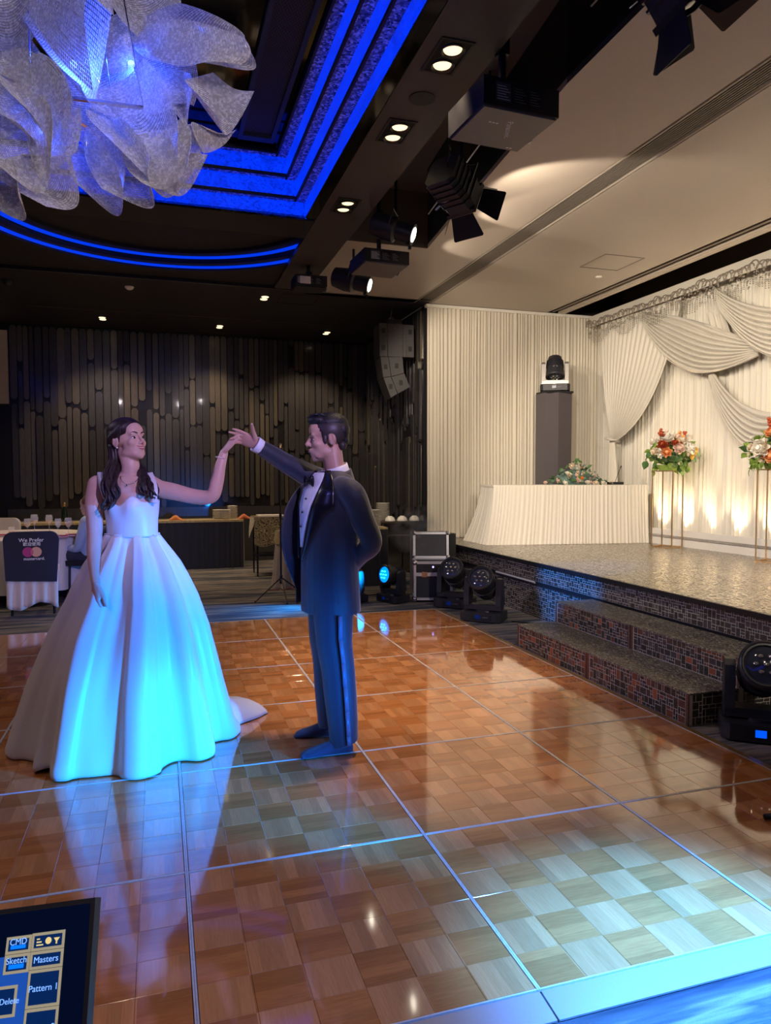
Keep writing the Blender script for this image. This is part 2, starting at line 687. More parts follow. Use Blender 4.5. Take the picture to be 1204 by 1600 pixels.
def square_mesh():
    bm = BM()
    s = (PS - 0.016) / 6
    h = s / 2 - 0.0004
    q = []
    for z, k in ((-0.006, h), (-0.0006, h), (0.0, h - 0.0006)):
        q.append([bm.verts.new((x * k, y * k, z)) for x, y in ((-1, -1), (1, -1), (1, 1), (-1, 1))])
    for a_, b_ in zip(q[:-1], q[1:]):
        for k in range(4):
            bm.faces.new((a_[k], a_[(k + 1) % 4], b_[(k + 1) % 4], b_[k]))
    bm.faces.new(q[-1])
    me = bpy.data.meshes.new('parquet_square')
    bm.to_mesh(me)
    bm.free()
    me.materials.append(PAR)
    return me


SQM = square_mesh()
allsq = []
panels = {}
bm0 = BM()
b2(bm0, 0, PS, 0, PS, -0.018, -0.006)
PBM = bpy.data.meshes.new('floor_panel')
bm0.to_mesh(PBM)
bm0.free()
PBM.materials.append(PBASE)
bm0 = BM()
for x0, x1, y0, y1 in ((0, 0.0065, 0, PS), (PS - 0.0065, PS, 0, PS), (0.0065, PS - 0.0065, 0, 0.0065), (0.0065, PS - 0.0065, PS - 0.0065, PS)):
    b2(bm0, x0 + 0.0006, x1 - 0.0006, y0 + 0.0006, y1 - 0.0006, -0.017, 0.0012)
TRM = bpy.data.meshes.new('seam_trim')
bm0.to_mesh(TRM)
bm0.free()
TRM.materials.append(SEAM)
for i in range(-3, 3):
    for j in range(-1, 5):
        p = obj('floor_panel', PBM, None, df)
        p.location = (i * PS, j * PS, 0)
        tr = obj('seam_trim', TRM, None, p)
        panels[(i, j)] = p
        for a_ in range(6):
            for b_ in range(6):
                s = (PS - 0.016) / 6
                lx, ly = 0.008 + (a_ + .5) * s, 0.008 + (b_ + .5) * s
                wp = V((i * PS + lx, j * PS + ly, 0)) - CAM
                z = wp.dot(_fw)
                px, py = 602 + F_PX * wp.dot(_rt) / z, 800 - F_PX * wp.dot(_up) / z
                vis = -20 < px < 1224 and py < 1620
                if vis and px < 150 and py > 1400:
                    vis = False
                allsq.append((-1 if vis else 1, z, i, j, lx, ly))
allsq.sort()
for q in allsq[:300]:
    o = obj('parquet_square', SQM, None, panels[(q[2], q[3])])
    o.location = (q[4], q[5], 0)
bm = BM()
h_ = (PS - 0.016) / 12 - 0.0004
for q in allsq[300:]:
    cx_, cy_ = q[2] * PS + q[4], q[3] * PS + q[5]
    R_ = [[bm.verts.new((cx_ + x * k, cy_ + y * k, z)) for x, y in ((-1, -1), (1, -1), (1, 1), (-1, 1))] for z, k in ((-0.0006, h_), (0.0, h_ - 0.0006))]
    for k in range(4):
        bm.faces.new((R_[0][k], R_[0][(k + 1) % 4], R_[1][(k + 1) % 4], R_[1][k]))
    bm.faces.new(R_[1])
o = obj('parquet_squares', bm, PAR, df, fix=False)
o['kind'] = 'stuff'
o['label'] = 'the many small parquet squares of the far panels'
# edge ramps
for i in range(-3, 3):
    bm = BM()
    x0, x1 = i * PS + 0.003, (i + 1) * PS - 0.003
    for y0, y1, z0, z1 in ((-PS - 0.10, -PS - 0.004, -0.017, -0.001),):
        vs_ = box(bm, ((x0 + x1) / 2, (y0 + y1) / 2, (z0 + z1) / 2), (x1 - x0, y1 - y0, z1 - z0))
        for v_ in vs_:
            if v_.co.y < -PS - 0.05 and v_.co.z > -0.01:
                v_.co.z = -0.012
    obj('edge_ramp', bm, speck('brushed_ramp', (0.60, 0.61, 0.64), (0.70, 0.71, 0.75), 120, 0.42, 0.0, 0.85, (30, 1, 1)), df)
for j in range(-1, 5):
    bm = BM()
    vs_ = box(bm, (3 * PS + 0.035, (j + .5) * PS, -0.009), (0.064, PS - 0.004, 0.017))
    for v_ in vs_:
        if v_.co.x > 3 * PS + 0.04 and v_.co.z > -0.01:
            v_.co.z = -0.014
    obj('edge_ramp', bm, BRASS, df)

# ================================================================== STAGE
SH = 0.56
st = thing('stage', 'raised stage with speckled mosaic deck and dark mosaic tiled front', 'stage', (0, 0, 0))
bm = BM()
b2(bm, 3.60, 7.0, -5, 6.95, -0.02, 0.525)
obj('stage_body', bm, GROUT, st)
bm = BM()
b2(bm, 3.565, 7.0, -5, 6.95, 0.527, SH)
obj('deck', bm, DECK, st)
bm = BM()
b2(bm, 3.545, 3.563, -5, 6.95, 0.524, SH - 0.001)
obj('deck_nosing', bm, BLACKM, st)
bm = BM()
b2(bm, 3.572, 3.598, -5, 6.95, 0.362, 0.522)
obj('front_band', bm, GROUT, st)
bm = BM()
b2(bm, 3.585, 3.599, -5, 6.95, 0.318, 0.36)
obj('recess_strip', bm, BLACK, st)
mosaic('upper_mosaic', (3.572, 6.95, 0.362), (0, -1, 0), (0, 0, 1), 8.0, 0.16, 0.020, st, 3, PAL_DARK + [(0.08, 0.06, 0.07)])
mosaic('lower_mosaic', (3.60, 6.95, -0.02), (0, -1, 0), (0, 0, 1), 7.4, 0.336, 0.021, st, 4, PAL_DARK)
bm = BM()
p0, p1 = PXp(773, 906, 3.56), PXp(833, 921, 3.56)
cyl(bm, (3.575, p0.y, 0.345), (3.575, p1.y, 0.345), 0.011, seg=8)
obj('led_rail', bm, ALU, st)

COPPERTRIM = speck('copper_trim', (0.20, 0.10, 0.08), (0.26, 0.14, 0.11), 80, 0.35, 0.0, 0.7)
for k, (y0, y1, lab) in enumerate(((1.79, 2.83, 'mosaic tiled stage step unit beside the pair of black moving heads'), (0.75, 1.785, 'mosaic tiled stage step unit nearest the large moving head at the frame edge'))):
    s_ = thing('stage_steps', lab, 'steps', (0, 0, 0), 0, 'stage step units')
    for q, (x0, x1, z) in enumerate(((2.825, 3.185, 0.17), (3.19, 3.555, 0.345))):
        bm = BM()
        b2(bm, x0 + 0.004, x1, y0 + 0.004, y1 - 0.004, -0.02, z - 0.006)
        obj('step_body', bm, GROUT, s_)
        bm = BM()
        b2(bm, x0, x1, y0, y1, z - 0.006, z)
        obj('tread', bm, STEPTOP, s_)
        zb = -0.02 if q == 0 else 0.17
        mosaic('front_mosaic', (x0 + 0.004, y1 - 0.03, zb), (0, -1, 0), (0, 0, 1), y1 - y0 - 0.06, z - zb - 0.008, 0.0205, s_, 10 + k * 4 + q, PAL_COPPER if q == 0 else PAL_COPPER + PAL_DARK)
        if k == 1:
            mosaic('side_mosaic', (x0 + 0.03, y0 + 0.004, -0.02), (1, 0, 0), (0, 0, 1), x1 - x0 - 0.03, z + 0.012, 0.022, s_, 30 + q, [(0.012, 0.012, 0.018), (0.03, 0.028, 0.035), (0.018, 0.016, 0.02)])
        for yy in (y0 + 0.012, y1 - 0.012):
            bm = BM()
            b2(bm, x0 - 0.001, x0 + 0.006, yy - 0.011, yy + 0.011, zb, z - 0.007)
            obj('corner_trim', bm, COPPERTRIM, s_)

# ================================================================== WALLS
WALLDARK = mat('dark_wall_lacquer', (0.014, 0.013, 0.015), 0.25)
bm = BM()
b2(bm, -7, 5.5, 9.95, 10.15, -0.02, 4.0)
wall_back = struct('wall_back', bm, WALLDARK, label='dark feature wall of overlapping vertical lacquered slats')
bm = BM()
b2(bm, 3.52, 3.66, 6.98, 9.94, -0.02, 3.83)
wall_ret = struct('wall_right', bm, WALLDARK, label='dark slatted return wall beside the stage curtain')
for nm, a_ in (('wall_left', (-7.1, -6.95, -6, 10.1)), ('wall_front', (-7, 8, -6.1, -5.95)), ('wall_stage', (6.75, 6.9, -6, 6.98)), ('wall_stage_side', (3.70, 6.9, 7.0, 7.1))):
    bm = BM()
    b2(bm, a_[0], a_[1], a_[2], a_[3], -0.02, 4.7)
    struct(nm, bm, mat('hall_wall', (0.10, 0.075, 0.06), 0.6), label='plain dark wall of the hall')

SL1 = speck('slat_dark_lacquer', (0.036, 0.034, 0.038), (0.048, 0.045, 0.048), 14, 0.24, stretch=(6, 6, 0.6), coat=0.3)
SL2 = speck('slat_bronze_lacquer', (0.115, 0.10, 0.08), (0.155, 0.135, 0.108), 14, 0.27, metal=0.5, stretch=(6, 6, 0.6))
SL3 = speck('slat_grey_lacquer', (0.062, 0.059, 0.06), (0.082, 0.077, 0.078), 14, 0.26, metal=0.4, stretch=(6, 6, 0.6))


def slat(parent, M, w_, h_, th, m):
    """pointed-end vertical slat, local x across, y out of the wall (negative), z up"""
    c_ = w_ * 0.34
    poly = [(-w_ / 2, c_), (-w_ * 0.24, 0), (w_ * 0.24, 0), (w_ / 2, c_), (w_ / 2, h_ - c_), (w_ * 0.24, h_), (-w_ * 0.24, h_), (-w_ / 2, h_ - c_)]
    bm = BM()
    a_ = [bm.verts.new((x, 0, z)) for x, z in poly]
    b_ = [bm.verts.new((x * 0.93, -th, lerp(h_ / 2, z, 0.994))) for x, z in poly]
    bm.faces.new(a_)
    bm.faces.new(b_[::-1])
    for k in range(8):
        bm.faces.new((a_[k], a_[(k + 1) % 8], b_[(k + 1) % 8], b_[k]))
    o = obj('slat', bm, m, parent)
    o.matrix_local = M
    return o


x = -2.27
r = random.Random(5)
while x < 3.5:
    w_ = r.choice((0.075, 0.09, 0.105, 0.12))
    z = 0.92 + r.random() * 0.25
    first = True
    while z < 3.8:
        h_ = r.uniform(0.7, 1.7)
        if 3.8 - (z + h_) < 0.45:
            h_ = 3.81 - z
        th = r.choice((0.012, 0.024, 0.038, 0.05))
        slat(wall_back, Matrix.Translation((x + w_ / 2, 9.949, z)), w_ + r.uniform(-0.02, 0.006), h_, th, r.choice((SL1, SL1, SL2, SL2, SL3, SL3)))
        z += h_ + (r.uniform(0.0, 0.06) if r.random() < 0.75 else r.uniform(0.15, 0.45))
    x += w_
bm = BM()
b2(bm, -2.35, 3.5, 9.90, 9.949, -0.02, 0.93)
obj('dado_panel', bm, SL1, wall_back)
y = 7.05
while y < 9.85:
    w_ = r.choice((0.08, 0.1, 0.12))
    z = 0.6 + r.random() * 0.4
    while z < 3.75:
        h_ = r.uniform(0.9, 2.0)
        if 3.8 - (z + h_) < 0.5:
            h_ = 3.81 - z
        M = Matrix.Translation((3.519, y + w_ / 2, z)) @ Matrix.Rotation(-PI / 2, 4, 'Z')
        slat(wall_ret, M, w_ - 0.008, h_, r.choice((0.012, 0.024, 0.036)), r.choice((SL1, SL1, SL1, SL3, SL2)))
        z += h_ + r.uniform(0.0, 0.3)
    y += w_
# pale projection screen at the far left of the back wall
sc = thing('projection_screen', 'pale beige wall screen cut by the left frame edge', 'screen', (-3.4, 9.93, 0))
bm = BM()
b2(bm, -1.2, 1.105, -0.03, 0.0, 2.58, 3.72)
obj('screen_surface', bm, speck('screen_cloth', (0.55, 0.43, 0.33), (0.62, 0.49, 0.38), 5, 0.8, stretch=(0.3, 1, 30)), sc)
bm = BM()
b2(bm, -1.2, 1.115, -0.04, 0.0, 2.55, 2.578)
obj('lower_batten', bm, BLACK, sc)
# small red notice on the wall
p = PYp(157, 778, 9.88)
sg = thing('wall_notice', 'small red notice plate with white lines on slatted wall', 'sign', (p.x, 9.895, p.z))
bm = BM()
b2(bm, -0.055, 0.055, -0.012, 0.0, -0.055, 0.055)
obj('plate', bm, mat('notice_red', (0.62, 0.04, 0.035), 0.5, emit=(0.8, 0.03, 0.02), estr=0.25), sg)
for k, ww in ((-0.03, 0.035), (-0.016, 0.03), (0.0, 0.034), (0.036, 0.02)):
    bm = BM()
    b2(bm, -ww, ww, -0.0145, -0.0125, k, k + 0.006)
    obj('printed_line', bm, WHITE, sg)

# ================================================================== CEILING
CH = 3.83
bm = BM()
b2(bm, -7, 8, -6, 10.2, 4.62, 4.72)
struct('ceiling', bm, BLACK, label='black ceiling slab above the suspended ceilings')
bm = BM()
b2(bm, 1.365, 1.785, -5.9, 6.62, CH, CH + 0.05)
soffit = struct('ceiling_soffit', bm, DARKCEIL, label='dark brown ceiling strip carrying twin downlights')
bm = BM()
b2(bm, 1.262, 1.36, -5.9, 4.08, CH + 0.002, CH + 0.03)
obj('mirror_strip', bm, MIRROR, soffit)
bm = BM()
b2(bm, 1.36, 1.3645, -5.9, 6.0, CH - 0.004, CH + 0.03)
obj('trim_line', bm, mat('trim_bronze', (0.16, 0.13, 0.11), 0.3, 0.8), soffit)
bm = BM()
b2(bm, 1.785, 1.80, -5.9, 4.6, CH + 0.001, 4.4)
obj('trench_side', bm, DARKCEIL, soffit)
# cross beam behind the coffer
bm = BM()
b2(bm, -6.9, 1.36, 4.12, 4.64, CH, CH + 0.06)
beam = struct('ceiling_beam', bm, mat('beam_dark', (0.022, 0.018, 0.02), 0.3), label='dark glossy cross beam between coffer and ring recess')
bm = BM()
b2(bm, -6.9, 1.262, 4.10, 4.119, CH - 0.004, CH + 0.03)
obj('mirror_strip', bm, MIRROR, beam)
# far ceiling
bm = BM()
b2(bm, -6.9, 3.5, 6.66, 9.94, CH, CH + 0.05)
far = struct('ceiling_rear', bm, FARCEIL, label='dark rear ceiling with small downlights')
for yy in (6.64, 8.55):
    bm = BM()
    b2(bm, -6.9, 3.5 if yy < 7 else 2.5, yy, yy + 0.018, CH - 0.006, CH - 0.0005)
    obj('trim_line', bm, mat('trim_bronze', (0.16, 0.13, 0.11), 0.3, 0.8), far)
# ring recess ceiling (plane with a round opening) and LED rings
RC = V((0.0, 4.45, 0))


def ring_plate(name, r_in, z, m, rect, th=0.03, parent=None):
    bm = BM()
    n = 96
    a_, b_ = [], []
    x0, x1, y0, y1 = rect
    for k in range(n):
        d = V((math.cos(0.06 + (PI - 0.12) * k / (n - 1)), math.sin(0.06 + (PI - 0.12) * k / (n - 1)), 0))
        ts = []
        if abs(d.x) > 1e-6:
            ts.append(((x1 if d.x > 0 else x0) - RC.x) / d.x)
        if abs(d.y) > 1e-6:
            ts.append(((y1 if d.y > 0 else y0) - RC.y) / d.y)
        tt = max(min(ts), r_in + 0.01)
        a_.append((bm.verts.new((RC.x + d.x * r_in, RC.y + d.y * r_in, z)), bm.verts.new((RC.x + d.x * r_in, RC.y + d.y * r_in, z + th))))
        b_.append((bm.verts.new((RC.x + d.x * tt, RC.y + d.y * tt, z)), bm.verts.new((RC.x + d.x * tt, RC.y + d.y * tt, z + th))))
    for k in range(n - 1):
        q = (k + 1) % n
        bm.faces.new((a_[k][0], a_[q][0], b_[q][0], b_[k][0]))
        bm.faces.new((a_[k][1], a_[q][1], b_[q][1], b_[k][1]))
        bm.faces.new((a_[k][0], a_[q][0], a_[q][1], a_[k][1]))
        bm.faces.new((b_[k][0], b_[q][0], b_[q][1], b_[k][1]))
    return obj(name, bm, m, parent)


def annulus(name, r0, r1, z, th, m, parent):
    bm = BM()
    n = 128
    prof = [(r0, z), (r1, z), (r1, z + th), (r0, z + th)]
    R = [[bm.verts.new((RC.x + r_ * math.cos(0.06 + (PI - 0.12) * k / (n - 1)), RC.y + r_ * math.sin(0.06 + (PI - 0.12) * k / (n - 1)), zz)) for r_, zz in prof] for k in range(n)]
    for k in range(n - 1):
        for q in range(4):
            bm.faces.new((R[k][q], R[(k + 1) % n][q], R[(k + 1) % n][(q + 1) % 4], R[k][(q + 1) % 4]))
    return obj(name, bm, m, parent)


ringc = ring_plate('ceiling_ring', 1.83, 3.865, FARCEIL, (-6.9, 1.78, 2.6, 6.63))
tag(ringc, 'round stepped ceiling recess edged with two blue light rings', kind='structure')
BLUELED = mat('blue_led', (0.0, 0.05, 0.5), 0.4, emit=(0.0, 0.045, 1.0), estr=0.75)
annulus('led_ring', 1.775, 1.825, 3.885, 0.02, BLUELED, ringc)
annulus('black_step', 1.67, 1.774, 3.90, 0.04, BLACK, ringc)
annulus('led_ring', 1.615, 1.668, 3.95, 0.02, BLUELED, ringc)
annulus('black_step', 1.50, 1.613, 3.965, 0.04, BLACK, ringc)
bm = BM()
prism(bm, [(RC.x + 1.505 * math.cos(a_), RC.y + 1.505 * math.sin(a_)) for a_ in [0.06 + (PI - 0.12) * k / 60 for k in range(61)]], 4.0, 4.04)
obj('dome_disc', bm, FARCEIL, ringc)

# coffer with blue lit tiers and glittering mosaic ledges
GLIT = mat('blue_glitter_mosaic', (0.16, 0.2, 0.36), 0.3, 0.5)
t = NT(GLIT)
vo = t.n('ShaderNodeTexVoronoi', feature='F1')
t.put(vo.inputs['Vector'], t.pos())
vo.inputs['Scale'].default_value = 60
sp = t.n('ShaderNodeSeparateColor')
t.put(sp.inputs[0], vo.outputs['Color'])
t.col(t.ramp(sp.outputs[0], [(0, (0.02, 0.025, 0.05)), (0.6, (0.22, 0.26, 0.42)), (1, (0.8, 0.85, 1.0))]))
t.bump(sp.outputs[1], 0.8, 0.01)
LEDPANEL = mat('blue_lit_panel', (0.0, 0.03, 0.3), 0.35, emit=(0.0, 0.03, 0.9), estr=0.9)
t = NT(LEDPANEL)
vo = t.n('ShaderNodeTexVoronoi', feature='F1', distance='CHEBYCHEV')
t.put(vo.inputs['Vector'], t.pos())
vo.inputs['Scale'].default_value = 75
sp = t.n('ShaderNodeSeparateColor')
t.put(sp.inputs[0], vo.outputs['Color'])
big = t.noise(t.pos(), 7, 3)
t.put(t.b.inputs['Emission Strength'], t.math('ADD', 0.45, t.math('MULTIPLY', t.math('MULTIPLY', sp.outputs[0], big), 1.6)))
coffer = thing('ceiling_coffer', 'stepped rectangular ceiling coffer glowing blue around the chandelier', 'ceiling coffer', (0, 0, CH))
coffer['kind'] = 'structure'
CX0, CX1, CY0, CY1 = -3.6, 1.26, -3.4, 4.10
TH_, TD_ = 0.15, 0.10
for k in range(3):
    x0, x1, y0, y1 = CX0 + k * TD_, CX1 - k * TD_, CY0 + k * TD_, CY1 - k * TD_
    z = k * TH_
    for a_ in ((x1, x1 + 0.02, y0, y1), (x0 - 0.02, x0, y0, y1), (x0 - 0.02, x1 + 0.02, y1, y1 + 0.02), (x0 - 0.02, x1 + 0.02, y0 - 0.02, y0)):
        bm = BM()
        b2(bm, *a_, z + 0.012, z + TH_)
        obj('lit_riser', bm, LEDPANEL, coffer)
    for a_ in ((x1 - TD_ + 0.02, x1, y0, y1), (x0, x0 + TD_ - 0.02, y0, y1), (x0 + TD_, x1 - TD_, y1 - TD_ + 0.02, y1), (x0 + TD_, x1 - TD_, y0, y0 + TD_ - 0.02)):
        bm = BM()
        b2(bm, *a_, z + TH_, z + TH_ + 0.01)
        obj('glitter_ledge', bm, GLIT, coffer)
    for a_ in ((x1 - TD_ + 0.001, x1 - TD_ + 0.019, y0 + TD_, y1 - TD_), (x0 + TD_ - 0.019, x0 + TD_ - 0.001, y0 + TD_, y1 - TD_), (x0 + TD_, x1 - TD_, y1 - TD_ + 0.001, y1 - TD_ + 0.019), (x0 + TD_, x1 - TD_, y0 + TD_ - 0.019, y0 + TD_ - 0.001)):
        bm = BM()
        b2(bm, *a_, z + TH_ - 0.014, z + TH_ + 0.012)
        obj('dark_lip', bm, BLACK, coffer)
zt = 3 * TH_
bm = BM()
b2(bm, CX0 + 0.3, CX1 - 0.3, CY0 + 0.3, CY1 - 0.3, zt + 0.03, zt + 0.06)
obj('mirror_ceiling', bm, mat('black_mirror', (0.03, 0.027, 0.03), 0.05, 0.9), coffer)
# bronze expanded-metal grille along the right side of the coffer
gr_ = thing('ceiling_grille', 'dark perforated air grille beside the blue coffer tiers', 'grille', (0, 0, CH + zt))
bm = BM()
gx0, gx1, gy0, gy1 = 0.60, 0.90, -3.0, 3.62
for a_ in ((gx0, gx0 + 0.035, gy0, gy1), (gx1 - 0.035, gx1, gy0, gy1), (gx0 + 0.035, gx1 - 0.035, gy0, gy0 + 0.05), (gx0 + 0.035, gx1 - 0.035, gy1 - 0.08, gy1)):
    b2(bm, *a_, -0.02, 0.012)
obj('frame', bm, mat('grille_frame', (0.03, 0.035, 0.06), 0.35, 0.4), gr_)
bm = BM()
b2(bm, gx0 + 0.036, gx1 - 0.036, gy0 + 0.051, gy1 - 0.081, 0.004, 0.012)
obj('backing', bm, BLACK, gr_)
bm = BM()
yy = 0.0
step = 0.05
row = 0
yy = 0.2
while yy < gy1 - 0.09:
    n = 11
    pts = []
    for k in range(n * 2 + 1):
        xx = gx0 + 0.036 + (gx1 - gx0 - 0.072) * k / (n * 2)
        pts.append(V((xx, yy + (0.010 if (k + row) % 2 else -0.010), -0.004)))
    for a_, b_ in zip(pts[:-1], pts[1:]):
        e = 0.0022
        q = [bm.verts.new(v_) for v_ in (a_ + V((0, -e, 0)), b_ + V((0, -e, 0)), b_ + V((0, e, 0)), a_ + V((0, e, 0)))]
        bm.faces.new(q)
    row += 1
    yy += 0.021
o = obj('expanded_mesh', bm, mat('grille_mesh', (0.10, 0.085, 0.08), 0.35, 0.6), gr_)
o['kind'] = 'stuff'

# lighting trench between soffit and stage ceiling
bm = BM()
b2(bm, 1.78, 3.2, -5.9, 4.62, 4.4, 4.45)
trench = struct('ceiling_trench', bm, mat('trench_grey', (0.11, 0.095, 0.085), 0.6), label='deep ceiling trench holding projectors and stage lights')


def slab(name, poly, z0, z1, m, parent=None):
    bm = BM()
    prism(bm, poly, z0, z1)
    return obj(name, bm, m, parent)


def trx(y):
    return interp([(-6, 2.22), (1.35, 2.35), (4.56, 2.66)], y)


slab('trench_wall', [(2.22, -5.9), (2.35, 1.35), (2.66, 4.56), (2.69, 4.56), (2.38, 1.35), (2.25, -5.9)], CH + 0.001, 4.4, mat('trench_black', (0.008, 0.008, 0.012), 0.5), trench)
slab('trench_end', [(1.80, 4.56), (2.66, 4.56), (2.66, 4.6), (1.80, 4.6)], CH + 0.001, 4.4, mat('trench_grey', (0.1, 0.1, 0.1)), trench)
for y0, y1, z in ((-2.5, 0.85, 3.96), (2.3, 4.0, 3.97)):
    slab('masking_panel', [(trx(y0) - 0.16, y0), (trx(y1) - 0.16, y1), (trx(y1) - 0.145, y1), (trx(y0) - 0.145, y0)], z, 4.4, BLACK, trench)
    bm = BM()
    tube(bm, [(trx(y0) - 0.152, y0, z), (trx(y1) - 0.152, y1, z)], 0.006, 6)
    obj('panel_hem', bm, ALU, trench)
# stage ceiling pieces
bm = BM()
prism(bm, [(2.22, -5.9), (3.30, -5.9), (3.30, 6.80), (1.79, 6.80), (1.79, 4.57), (2.66, 4.57), (2.35, 1.35)], CH, CH + 0.04)
sc_ = struct('ceiling_stage', bm, STAGECEIL, label='beige painted stage ceiling with long linear air slots')
slab('panel', [(3.56, -5.9), (5.34, -5.9), (5.34, 6.80), (3.56, 6.80)], CH, CH + 0.04, STAGECEIL, sc_)
slab('panel_strip', [(5.60, -5.9), (5.66, -5.9), (5.66, 6.80), (5.60, 6.80)], CH - 0.01, CH + 0.04, STAGECEIL, sc_)
SLOTGREY = mat('slot_grey', (0.22, 0.185, 0.155), 0.45, 0.3)
for x0, x1, n in ((3.31, 3.55, 11), (5.35, 5.59, 3)):
    bm = BM()
    b2(bm, x0, x1, -5.9, 6.8, CH + 0.035, CH + 0.05)
    obj('slot_back', bm, mat('slot_dark', (0.035, 0.03, 0.028), 0.6), sc_)
    for q in range(n):
        xx = lerp(x0 + 0.012, x1 - 0.012, q / (n - 1))
        bm = BM()
        b2(bm, xx - (0.0045 if n > 5 else 0.02), xx + (0.0045 if n > 5 else 0.02), -5.9, 6.8, CH - 0.002 if q in (0, n - 1) else CH + 0.008, CH + 0.034)
        obj('slot_bar', bm, STAGECEIL if q in (0, n - 1) else SLOTGREY, sc_)
# black recess above the back drape
slab('recess_top', [(5.66, -5.9), (6.74, -5.9), (6.74, 6.98), (5.66, 6.98)], 4.5, 4.55, BLACK, sc_)
slab('recess_side', [(5.661, -5.9), (5.68, -5.9), (5.68, 6.98), (5.661, 6.98)], CH, 4.5, BLACK, sc_)
slab('recess_end', [(5.68, 6.92), (6.74, 6.92), (6.74, 6.98), (5.68, 6.98)], CH - 0.02, 4.5, BLACK, sc_)
# hatch and small fittings on the stage ceiling
c = PZ(955, 410, CH)
bm = BM()
for a_ in ((-0.25, -0.243, -0.25, 0.25), (0.243, 0.25, -0.25, 0.25), (-0.243, 0.243, -0.25, -0.243), (-0.243, 0.243, 0.243, 0.25)):
    b2(bm, c.x + a_[0], c.x + a_[1], c.y + a_[2], c.y + a_[3], CH - 0.006, CH - 0.0002)
obj('access_hatch', bm, SLOTGREY, sc_)
c = PZ(935, 432, CH)
bm = BM()
lathe(bm, [(0.04, -0.001), (0.035, -0.012), (0.0, -0.013)], 16, Matrix.Translation((c.x, c.y, CH)))
obj('ceiling_sensor', bm, WHITE, sc_)

# ================================================================== DRAPES
def pleated(name, A, B, z0, z1, out, m, pitch=0.05, amp=0.02, seed=1, parent=None, nv=10, bottom_flare=0.0, lean=0.0):
    """gathered curtain from A to B (plan points), z0..z1, out = direction it bulges"""
    A, B, out = V((A[0], A[1], 0)), V((B[0], B[1], 0)), V((out[0], out[1], 0))
    L = (B - A).length
    d = (B - A) / L
    r = random.Random(seed)
    xs, s, k = [], 0.0, 0
    prof = []
    while s < L:
        w_ = pitch * r.uniform(0.6, 1.5)
        a_ = amp * r.uniform(0.45, 1.25)
        for f, h in ((0.0, 0.0), (0.22, 0.75), (0.42, 1.0), (0.62, 0.8), (0.84, 0.1)):
            prof.append((min(L, s + f * w_), h * a_, r.uniform(-1, 1) * 0.002))
        s += w_
    prof.append((L, 0.0, 0.0))
    bm = BM()
    G = []
    for ss, hh, jj in prof:
        col_ = []
        for j in range(nv + 1):
            v_ = j / nv
            z = lerp(z0, z1, v_)
            am = lerp(1.15, 0.75, v_)
            sh = noise.noise(V((ss * 2.0, z * 0.8, seed))) * 0.008
            q = A + d * (ss + sh * (1 - v_)) + out * (hh * am + sh + bottom_flare * (1 - v_) ** 2)
            col_.append(bm.verts.new((q.x, q.y, z)))
        G.append(col_)
    for a_, b_ in zip(G[:-1], G[1:]):
        for j in range(nv):
            bm.faces.new((a_[j], b_[j], b_[j + 1], a_[j + 1]))
    return obj(name, bm, m, parent, smooth=True, fix=False)


YC = 6.80
XD = 6.30
sc1 = thing('stage_curtain', 'tall ivory pleated curtain hanging at the side of the stage', 'curtain', (0, 0, SH))
pleated('pleated_cloth', (3.52, YC + 0.04), (6.30, YC + 0.04), 0.005, CH - SH - 0.045, (0, -1), DRAPE, 0.048, 0.034, 3, sc1)
bm = BM()
b2(bm, 3.50, 6.24, YC + 0.0, YC + 0.09, CH - SH - 0.045, CH - SH - 0.005)
obj('curtain_rail', bm, WHITE, sc1)
bd = thing('backdrop_drape', 'wide white pleated sheer drape behind the head table', 'drape', (0, 0, SH))
pleated('pleated_cloth', (XD, YC), (XD, -3.0), 0.02, 3.28, (-1, 0), SHEER, 0.060, 0.05, 8, bd)

XS = 6.16     # plane of the swags, a little in front of the sheer drape


def PD(a, b, x=XS):
    return PXp(a, b, x)


def swag(name, A, B, top, bot, m, nf, label, depth=0.10, x=XS, seed=0):
    """draped swag: A,B anchors, top/bot lowest points of upper and lower edges"""
    r = random.Random(seed)
    A, B = V(A), V(B)

    def curve(s, low):
        # quadratic through A, low (at s=.5), B
        c_ = low * 2 - (A + B) * 0.5
        k_ = (low - V(top)).length * 0.22
        A2, B2 = A + V((0, 0, -k_)), B + V((0, 0, -k_))
        return A2 * (1 - s) ** 2 + c_ * 2 * s * (1 - s) + B2 * s * s
    ph = [r.uniform(-0.25, 0.25) for _ in range(nf + 1)]
    bm = BM()

    def fn(u, v_):
        p = curve(u, lerp(V(top), V(bot), v_ ** 0.9))
        g = math.sin(PI * u) ** 0.6
        k = v_ * nf
        f = abs(math.sin(PI * (k + 0.3 * math.sin(2 * PI * u + ph[int(k) % nf]))))
        outw = depth * g * (0.45 + 0.55 * math.sin(PI * min(1, v_ * 0.9 + 0.1))) * 0.6 + 0.085 * f * (0.3 + 0.7 * g)
        q = p + V((-outw, 0, 0))
        q.z += (f - 0.5) * 0.02 * g
        return q
    sheet(bm, fn, 40, nf * 8)
    o = obj(name, bm, m, None, smooth=True, fix=False)
    sol = o.modifiers.new('t', 'SOLIDIFY')
    sol.thickness = 0.004
    tag(o, label, 'drape swag', 'swags on the backdrop')
    return o


